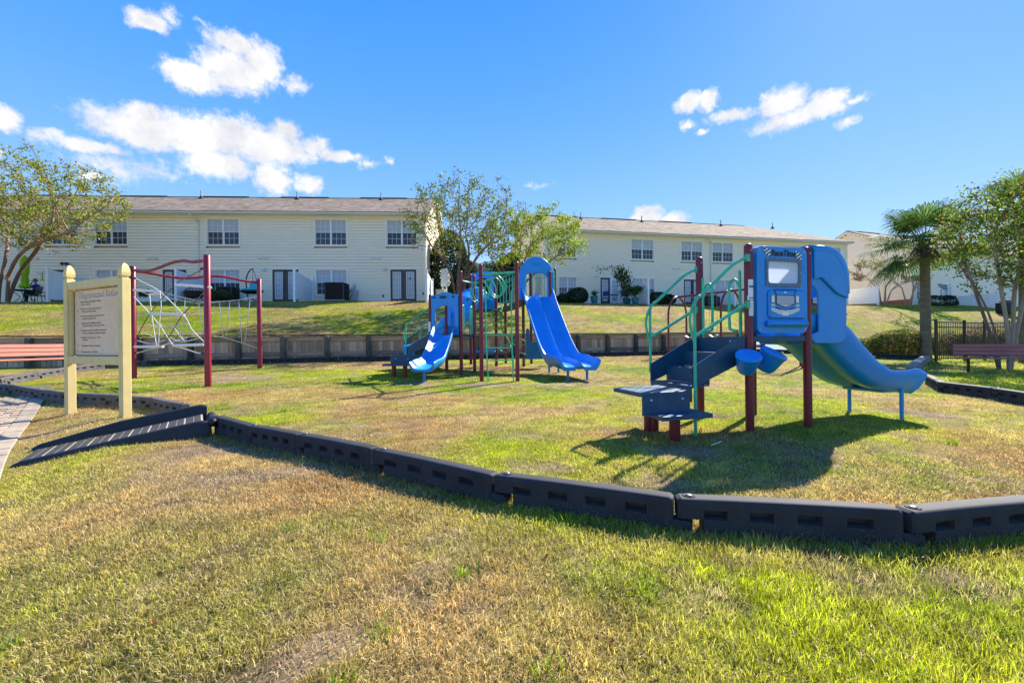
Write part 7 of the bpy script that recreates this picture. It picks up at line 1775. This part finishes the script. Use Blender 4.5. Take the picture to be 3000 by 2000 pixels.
# patio set, parasol and seated person
IRON = mat('wrought_iron', (.02, .02, .022), rough=.5)
def patio_set():
    b = on_hill(74, 26.6); Y = b.y
    root = empty('patio_table', b, 0, 'round black patio table carrying the lime parasol', 'table')
    m = MB(); m.lathe([(.0, .70), (.62, .70), (.65, .71), (.65, .735), (.62, .745), (0, .745)], 26); m.build('table_top', IRON, root, smooth=True, angle=40)
    for k in range(4):
        a = k*math.pi/2+.5; c, s_ = math.cos(a), math.sin(a); rail(root, [(c*.50, s_*.50, .70), (c*.40, s_*.40, .55), (c*.22, s_*.22, .38), (c*.26, s_*.26, .24), (c*.52, s_*.52, .0)], .018, IRON, 'leg', n=5)
    LIME = mat('lime_canvas', (.36, .62, .01), rough=.8, var=.12, trans=.25)
    rt = empty('parasol', b, 0, 'furled lime green parasol standing in the patio table', 'parasol')
    m = MB(); m.tube([(0, 0, .0), (0, 0, 2.75)], .024, 10); m.build('pole', IRON, rt, smooth=True)
    prof = [(.03, 2.78), (.09, 2.66), (.17, 2.50), (.185, 2.3), (.18, 2.0), (.165, 1.75), (.13, 1.52), (.16, 1.40), (.165, 1.30), (.14, 1.18), (.20, 1.04), (.26, .92), (.20, .86), (.05, .90)]
    m = MB(); V = []; sg = 30
    for r_, z in prof:
        for k in range(sg): a = 2*math.pi*k/sg; rr = r_*(1+.16*math.sin(a*8)); V.append((rr*math.cos(a), rr*math.sin(a), z))
    m.add(V, [(i*sg+k, i*sg+(k+1) % sg, (i+1)*sg+(k+1) % sg, (i+1)*sg+k) for i in range(len(prof)-1) for k in range(sg)]); m.build('canopy', LIME, rt, smooth=True)
    m = MB(); m.tube([(math.cos(t)*.14, math.sin(t)*.14, 1.52) for t in np.linspace(0, 6.283, 17)[:-1]], .012, 5, closed=True); m.build('tie_band', mat('lime_tie', (.28, .5, .02)), rt)
    m = MB(); m.lathe([(.25, 0), (.25, .05), (.05, .09), (.04, .3), (0, .3)], 18); m.build('base', IRON, rt, smooth=True, angle=40)
    def chair(loc, rz, label):
        r = empty('patio_chair', loc, rz, label, 'chair')
        SL = mat('chair_sling', (.16, .18, .20), rough=.7)
        m = MB(); m.bbox((0, 0, .44), (.50, .48, .03), .01); m.build('seat', SL, r)
        m = MB(); m.bbox((0, .27, .74), (.48, .025, .48), .01, Matrix.Rotation(-.16, 3, 'X')); m.build('backrest', SL, r)
        rail(r, [(-.26, .20, .40), (-.27, .26, .75), (-.26, .32, .98), (0, .36, 1.06), (.26, .32, .98), (.27, .26, .75), (.26, .20, .40)], .016, IRON, 'back_frame', n=5)
        for sx in (-1, 1):
            rail(r, [(sx*.26, .22, .64), (sx*.29, -.02, .68), (sx*.28, -.22, .62), (sx*.26, -.24, .44)], .014, IRON, 'armrest', n=4)
            for sy in (-1, 1): rail(r, [(sx*.25, sy*.22, .44), (sx*.27, sy*.26, .0)], .015, IRON, 'leg', smoothp=False)
        return r
    c1 = on_hill(98, 26.9); chair(c1, math.radians(-75), 'black wrought iron patio chair under the seated person')
    c2 = on_hill(122, 27.6); chair(c2, math.radians(-30), 'empty black patio chair against the white panel')
    return c1
pc = patio_set()
def person(c):
    root = empty('person', (c.x, c.y, c.z), math.radians(-75), 'seated person in blue shirt, dark trousers, cap and sunglasses, hand at mouth', 'person')
    # local: chair faces -y; seat top .46
    J = {'pel': (0, .10, .54), 'chest': (0, .17, .92), 'neck': (0, .15, 1.10), 'head': (0, .12, 1.20),
         'lh': (-.10, .08, .53), 'lk': (-.15, -.36, .56), 'la': (-.13, -.40, .10), 'lf': (-.14, -.56, .04),
         'rh': (.10, .08, .53), 'rk': (.13, -.34, .62), 'ra': (.10, -.30, .12), 'rf': (.10, -.46, .05)}
    names = list(J); E = [('pel', 'chest'), ('chest', 'neck'), ('neck', 'head'), ('pel', 'lh'), ('lh', 'lk'), ('lk', 'la'), ('la', 'lf'), ('pel', 'rh'), ('rh', 'rk'), ('rk', 'ra'), ('ra', 'rf')]
    A = {'ls': (-.20, .16, 1.02), 'le': (-.30, .02, .76), 'lw': (-.24, -.20, .66), 'rs': (.20, .16, 1.02), 're': (.24, -.14, .82), 'rw': (.06, -.06, 1.12)}
    J.update(A); E += [('chest', 'ls'), ('ls', 'le'), ('le', 'lw'), ('chest', 'rs'), ('rs', 're'), ('re', 'rw')]; names = list(J)
    RA = {'pel': .17, 'chest': .18, 'neck': .065, 'head': .07, 'lh': .11, 'rh': .11, 'lk': .075, 'rk': .075, 'la': .045, 'ra': .045, 'lf': .04, 'rf': .04, 'ls': .075, 'rs': .075, 'le': .05, 're': .05, 'lw': .036, 'rw': .036}
    me = bpy.data.meshes.new('body'); me.from_pydata([J[n] for n in names], [(names.index(a), names.index(b)) for a, b in E], [])
    SK = mat('skin', (.46, .25, .17), rough=.55); SH = mat('blue_shirt', (.012, .030, .30), rough=.8, var=.15); TR = mat('dark_trousers', (.012, .016, .028), rough=.85)
    o = bpy.data.objects.new('body', me); C.objects.link(o); o.parent = root
    md = o.modifiers.new('skin', 'SKIN'); 
    for i, n in enumerate(names): me.skin_vertices[0].data[i].radius = (RA[n], RA[n]*.85 if n in ('pel', 'chest') else RA[n]); me.skin_vertices[0].data[i].use_root = n == 'pel'
    o.modifiers.new('sub', 'SUBSURF').levels = 2; o.modifiers['sub'].render_levels = 2
    dg = bpy.context.evaluated_depsgraph_get(); m2 = bpy.data.meshes.new_from_object(o.evaluated_get(dg)); o.modifiers.clear(); o.data = m2; m2.materials.clear()
    for k in (SH, TR, SK): m2.materials.append(k)
    for p in m2.polygons:
        c_ = p.center; armlow = (c_.x > .12 and c_.y < -.02 and c_.z > .72) or (c_.z > 1.0 and c_.y < .04) or (c_.x < -.20 and c_.y < .0 and c_.z > .6)
        p.material_index = 2 if (c_.z > 1.12 or armlow) else (1 if c_.z < .62 and c_.y < .2 else 0); p.use_smooth = True
    m = MB(); m.lathe([(0, -.125), (.045, -.115), (.072, -.07), (.082, -.01), (.088, .04), (.08, .09), (.05, .118), (0, .125)], 18, (0, .10, 1.29), Matrix.Scale(1.12, 3, (0, 1, 0))); m.lathe([(0, .03), (.013, .0), (.016, -.03), (0, -.04)], 8, (0, -.0, 1.285)); 
    for sx in (-1, 1): m.lathe([(0, .03), (.016, .015), (.016, -.02), (0, -.035)], 8, (sx*.088, .11, 1.285))
    m.build('head', SK, root, smooth=True)
    m = MB(); m.lathe([(.094, .0), (.10, .05), (.085, .10), (.05, .128), (0, .138)], 18, (0, .105, 1.305), Matrix.Scale(1.12, 3, (0, 1, 0))); m.bbox((0, -.02, 1.315), (.15, .10, .015), .006); m.build('cap', mat('grey_cap', (.10, .10, .11), rough=.9), root, smooth=True, angle=40)
    m = MB(); m.bbox((0, .0, 1.295), (.15, .03, .035), .01); m.build('sunglasses', BLACKP, root)
    # hand at the mouth: palm and curled fingers
    m = MB(); m.tube([(.06, -.06, 1.10), (.045, -.05, 1.15), (.035, -.035, 1.19)], [.033, .038, .03], 8)
    for k in range(4): m.tube(smooth_path([(.02+.014*k, -.045, 1.18), (.012+.012*k, -.045, 1.215), (.008+.010*k, -.02, 1.235)], 3), [.010, .010, .010, .0095, .009, .009, .008], 6)
    m.tube([(.065, -.045, 1.13), (.072, -.02, 1.17), (.06, -.005, 1.20)], .0105, 6); m.build('hand', SK, root, smooth=True)
    for sx, y in ((-.14, -.50), (.10, -.40)):
        m = MB(); m.bbox((sx, y, .045), (.10, .28, .09), .035); m.build('shoe', mat('black_shoe', (.015, .014, .014), rough=.6), root, smooth=True)
person(pc)
# bird feeder on a bracket
b = PY(124, 810, 25.25); root = empty('bird_feeder', b, 0, 'small hanging bird feeder with lime base on the white panel post', 'bird feeder')
m = MB(); m.lathe([(.10, -.21), (.10, -.17), (.04, -.16), (.045, .02), (.0, .05)], 14); m.build('tube', mat('lime_plastic', (.40, .55, .02), rough=.5), root, smooth=True, angle=40)
rail(root, [(0, 0, .05), (0, 0, .17), (.08, 0, .24), (.20, 0, .20), (.20, 0, .0)], .014, BLACKP, 'hook', n=4)
m = MB(); m.bbox((-.08, 0, .16), (.34, .20, .02), .006, Matrix.Rotation(.12, 3, 'Y')); m.build('roof_tray', mat('solar_glass', (.05, .06, .09), rough=.2), root)
# pots and plants at the hipped house
TEAL = mat('teal_glaze', (.005, .16, .20), rough=.3)
def potted(px, Y, ph, pr_, n, hgt, spread, leaf, elong, label, seed):
    b = on_hill(px, Y); root = empty('potted_plant', b, 0, label, 'plant'); m = MB(); m.lathe([(pr_*.72, 0), (pr_*.95, ph*.55), (pr_*1.0, ph*.9), (pr_*1.08, ph*.92), (pr_*1.08, ph), (pr_*.9, ph), (pr_*.88, ph*.93), (0, ph*.93)], 20); m.build('pot', TEAL, root, smooth=True, angle=40)
    R = random.Random(seed); m = MB(); T = []
    for i in range(10):
        a = R.uniform(0, 6.28); h = hgt*R.uniform(.6, 1); s_ = spread*R.uniform(.2, 1); P = smooth_path([(0, 0, ph*.9), (math.cos(a)*s_*.4, math.sin(a)*s_*.4, ph+h*.6), (math.cos(a)*s_, math.sin(a)*s_, ph+h*.9)], 5); m.tube(P, .012, 5); T += P[4:]
    m.build('stems', TWIG, root); T = np.array([tuple(t) for t in T]); i = RNG.integers(0, len(T), n); leaf_mesh('leaves', T[i]+RNG.normal(size=(n, 3))*.09, 0, leaf, pick_cols(n, [(.05, .11, .02), (.10, .18, .03), (.03, .06, .02)], (2, 2, 1)), LEAF, root, 0, elong=elong)
potted(1741, 34.3, .55, .27, 160, .35, .25, .07, 2.2, 'small plant in a teal pot beside the round bush', 1)
potted(1861, 34.0, .52, .27, 420, .85, .75, .07, 4.5, 'arching palm plant in a teal pot by the white panel', 2)
def trellis_plant():
    b = on_hill(1836, 34.8); root = empty('climbing_plant', b, 0, 'tall climbing plant with white flowers in a teal pot beside the door', 'plant')
    m = MB(); m.lathe([(.24, 0), (.30, .3), (.31, .42), (0, .40)], 18); m.build('pot', TEAL, root, smooth=True, angle=40)
    R = random.Random(8); m = MB(); T = []
    for i in range(9):
        P = smooth_path([(0, 0, .4), (R.uniform(-.3, .3), R.uniform(-.1, .1), 1.1), (R.uniform(-.6, .35), R.uniform(-.1, .1), 1.9), (R.uniform(-.9, .2), 0, R.uniform(2.2, 2.9))], 6); m.tube(P, .014, 5); T += P[3:]
    P = smooth_path([(-.3, 0, 2.6), (-.8, 0, 2.75), (-1.5, 0, 2.7), (-2.1, .1, 2.72)], 6); m.tube(P, .012, 5); T += P[::2]
    m.build('stems', TWIG, root); T = np.array([tuple(t) for t in T]); n = 1300; i = RNG.integers(0, len(T), n); leaf_mesh('leaves', T[i]+RNG.normal(size=(n, 3))*np.array([.16, .12, .14]), 0, .085, pick_cols(n, [(.03, .08, .02), (.06, .13, .03), (.12, .20, .04)], (3, 3, 1)), LEAF, root, 0)
    n = 40; i = RNG.integers(0, len(T), n); leaf_mesh('flowers', T[i]+RNG.normal(size=(n, 3))*.15, 0, .09, np.tile([[.8, .8, .78]], (n, 1)), LEAF, root, 0, elong=1)
trellis_plant()
BLUEP = mat('navy_fabric', (.012, .035, .16), rough=.8)
def cafe_chair(px, Y, rz, label):
    b = on_hill(px, Y); r = empty('folding_chair', b, rz, label, 'chair')
    for z, y, sl in ((.45, 0, 0), (.78, .22, 1)):
        m = MB(); m.bbox((0, y, z), (.44, .42 if not sl else .02, .02 if not sl else .36), .006); m.build('seat' if not sl else 'backrest', BLUEP, r)
    for sx in (-1, 1):
        rail(r, [(sx*.22, .25, 1.0), (sx*.22, .18, .5), (sx*.22, -.22, 0)], .013, IRON, 'leg', n=2); rail(r, [(sx*.22, -.20, .46), (sx*.22, .22, 0)], .013, IRON, 'leg', smoothp=False)
cafe_chair(1773, 34.2, -.5, 'folding blue chair in front of the dark patio door'); cafe_chair(1832, 33.9, .9, 'folding blue chair beside the small patio table under the climbing plant')
b = on_hill(1800, 34.0); r = empty('bistro_table', b, 0, 'small round folding table in front of the white patio door', 'table'); m = MB(); m.lathe([(.0, .68), (.32, .68), (.33, .70), (0, .71)], 20); m.build('table_top', IRON, r, smooth=True, angle=40)
for sx in (-1, 1): rail(r, [(sx*.26, -.1, .68), (-sx*.26, .1, 0)], .013, IRON, 'leg', smoothp=False)
# covered things by the far panels, satellite dish
def covered(px, Y, w_, h, label):
    b = on_hill(px, Y); r = empty('covered_grill', b, 0, label, 'grill'); m = MB(); CV = mat('black_cover', (.014, .014, .016), rough=.7, var=.2, bump=.2, bscale=6); m.bbox((0, 0, h*.42), (w_, .6, h*.84), .06); m.bbox((0, 0, h*.86), (w_*.72, .5, h*.26), .09); m.build('cover', CV, r, smooth=True, angle=50)
    for sx in (-1, 1): m = MB(); m.bbox((sx*w_*.4, -.1, .03), (.08, .3, .12), .02); m.build('wheel', BLACKP, r)
covered(2083, 35.6, 1.2, .85, 'low black covered grill between the white panels'); covered(2945, 40.5, 1.3, 1.25, 'black covered grill beside the far right white panel')
b = on_hill(2757, 42.5); r = empty('satellite_dish', b, 0, 'grey satellite dish on a pole above the dark hedge', 'satellite dish'); DG_ = mat('dish_grey', (.20, .20, .20), rough=.5)
m = MB(); m.tube([(0, 0, 0), (0, 0, 1.55)], .035, 8); m.build('pole', DG_, r, smooth=True)
m = MB(); m.lathe([(0, 0), (.28, .03), (.50, .12), (.49, .14), (.27, .05), (0, .02)], 22, (0, -.05, 1.7), Matrix.Rotation(.35, 3, 'Y') @ Matrix.Rotation(.9, 3, 'X') @ Matrix.Scale(.8, 3, (0, 1, 0))); m.build('dish', DG_, r, smooth=True, angle=50)
m = MB(); m.tube([(0, -.1, 1.5), (.2, -.35, 1.75), (.42, -.45, 1.95)], .015, 6); m.bbox((.42, -.45, 1.98), (.07, .07, .10), .015); m.build('feed_arm', DG_, r)
# meter bank between the house and trees
def meters():
    b = on_hill(1303, 29.6); r = empty('meter_bank', b, -.5, 'grey bank of electric meters beside the end of the long house', 'meter'); m = MB(); m.bbox((0, 0, 1.55), (.42, .25, 1.15), .02); m.build('cabinet', mat('meter_grey', (.55, .55, .52), rough=.6, var=.1), r)
    m = MB(); m.bbox((.26, 0, 1.55), (.14, .24, 1.1), .02); m.build('meter_panel', mat('meter_grey', (.55, .55, .52)), r)
    for i in range(3):
        m = MB(); m.lathe([(.10, 0), (.10, .06), (.08, .12), (0, .13)], 14, (.33, -.02, 1.2+i*.34), Matrix.Rotation(math.pi/2, 3, 'Y')); m.build('meter', mat('meter_dial', (.5, .48, .42), rough=.3), r, smooth=True, angle=40)
    for sx in (-.15, .15): m = MB(); m.bbox((sx, 0, .48), (.07, .07, 1.1), .005); m.build('leg', GUT, r)
    b2 = on_hill(1293, 29.0); r2 = empty('utility_box', b2, -.3, 'low pale green utility box below the meter bank', 'utility box'); m = MB(); m.bbox((0, 0, .35), (.55, .5, .7), .03); m.build('housing', mat('utility_green', (.36, .42, .32), rough=.6), r2); m = MB(); m.bbox((0, 0, .72), (.60, .55, .06), .02); m.build('lid', mat('utility_green2', (.38, .44, .34), rough=.6), r2)
meters()
# litter on the grass
g = G(2100, 1312); r = empty('drinking_straw', (g.x, g.y, g.z+.045), .6, 'white drinking straw lying on the grass before the stairs', 'litter'); m = MB(); m.tube([(-.10, 0, 0), (.04, 0, .01), (.10, .012, .012)], .0045, 6); m.build('tube', WINK, r)
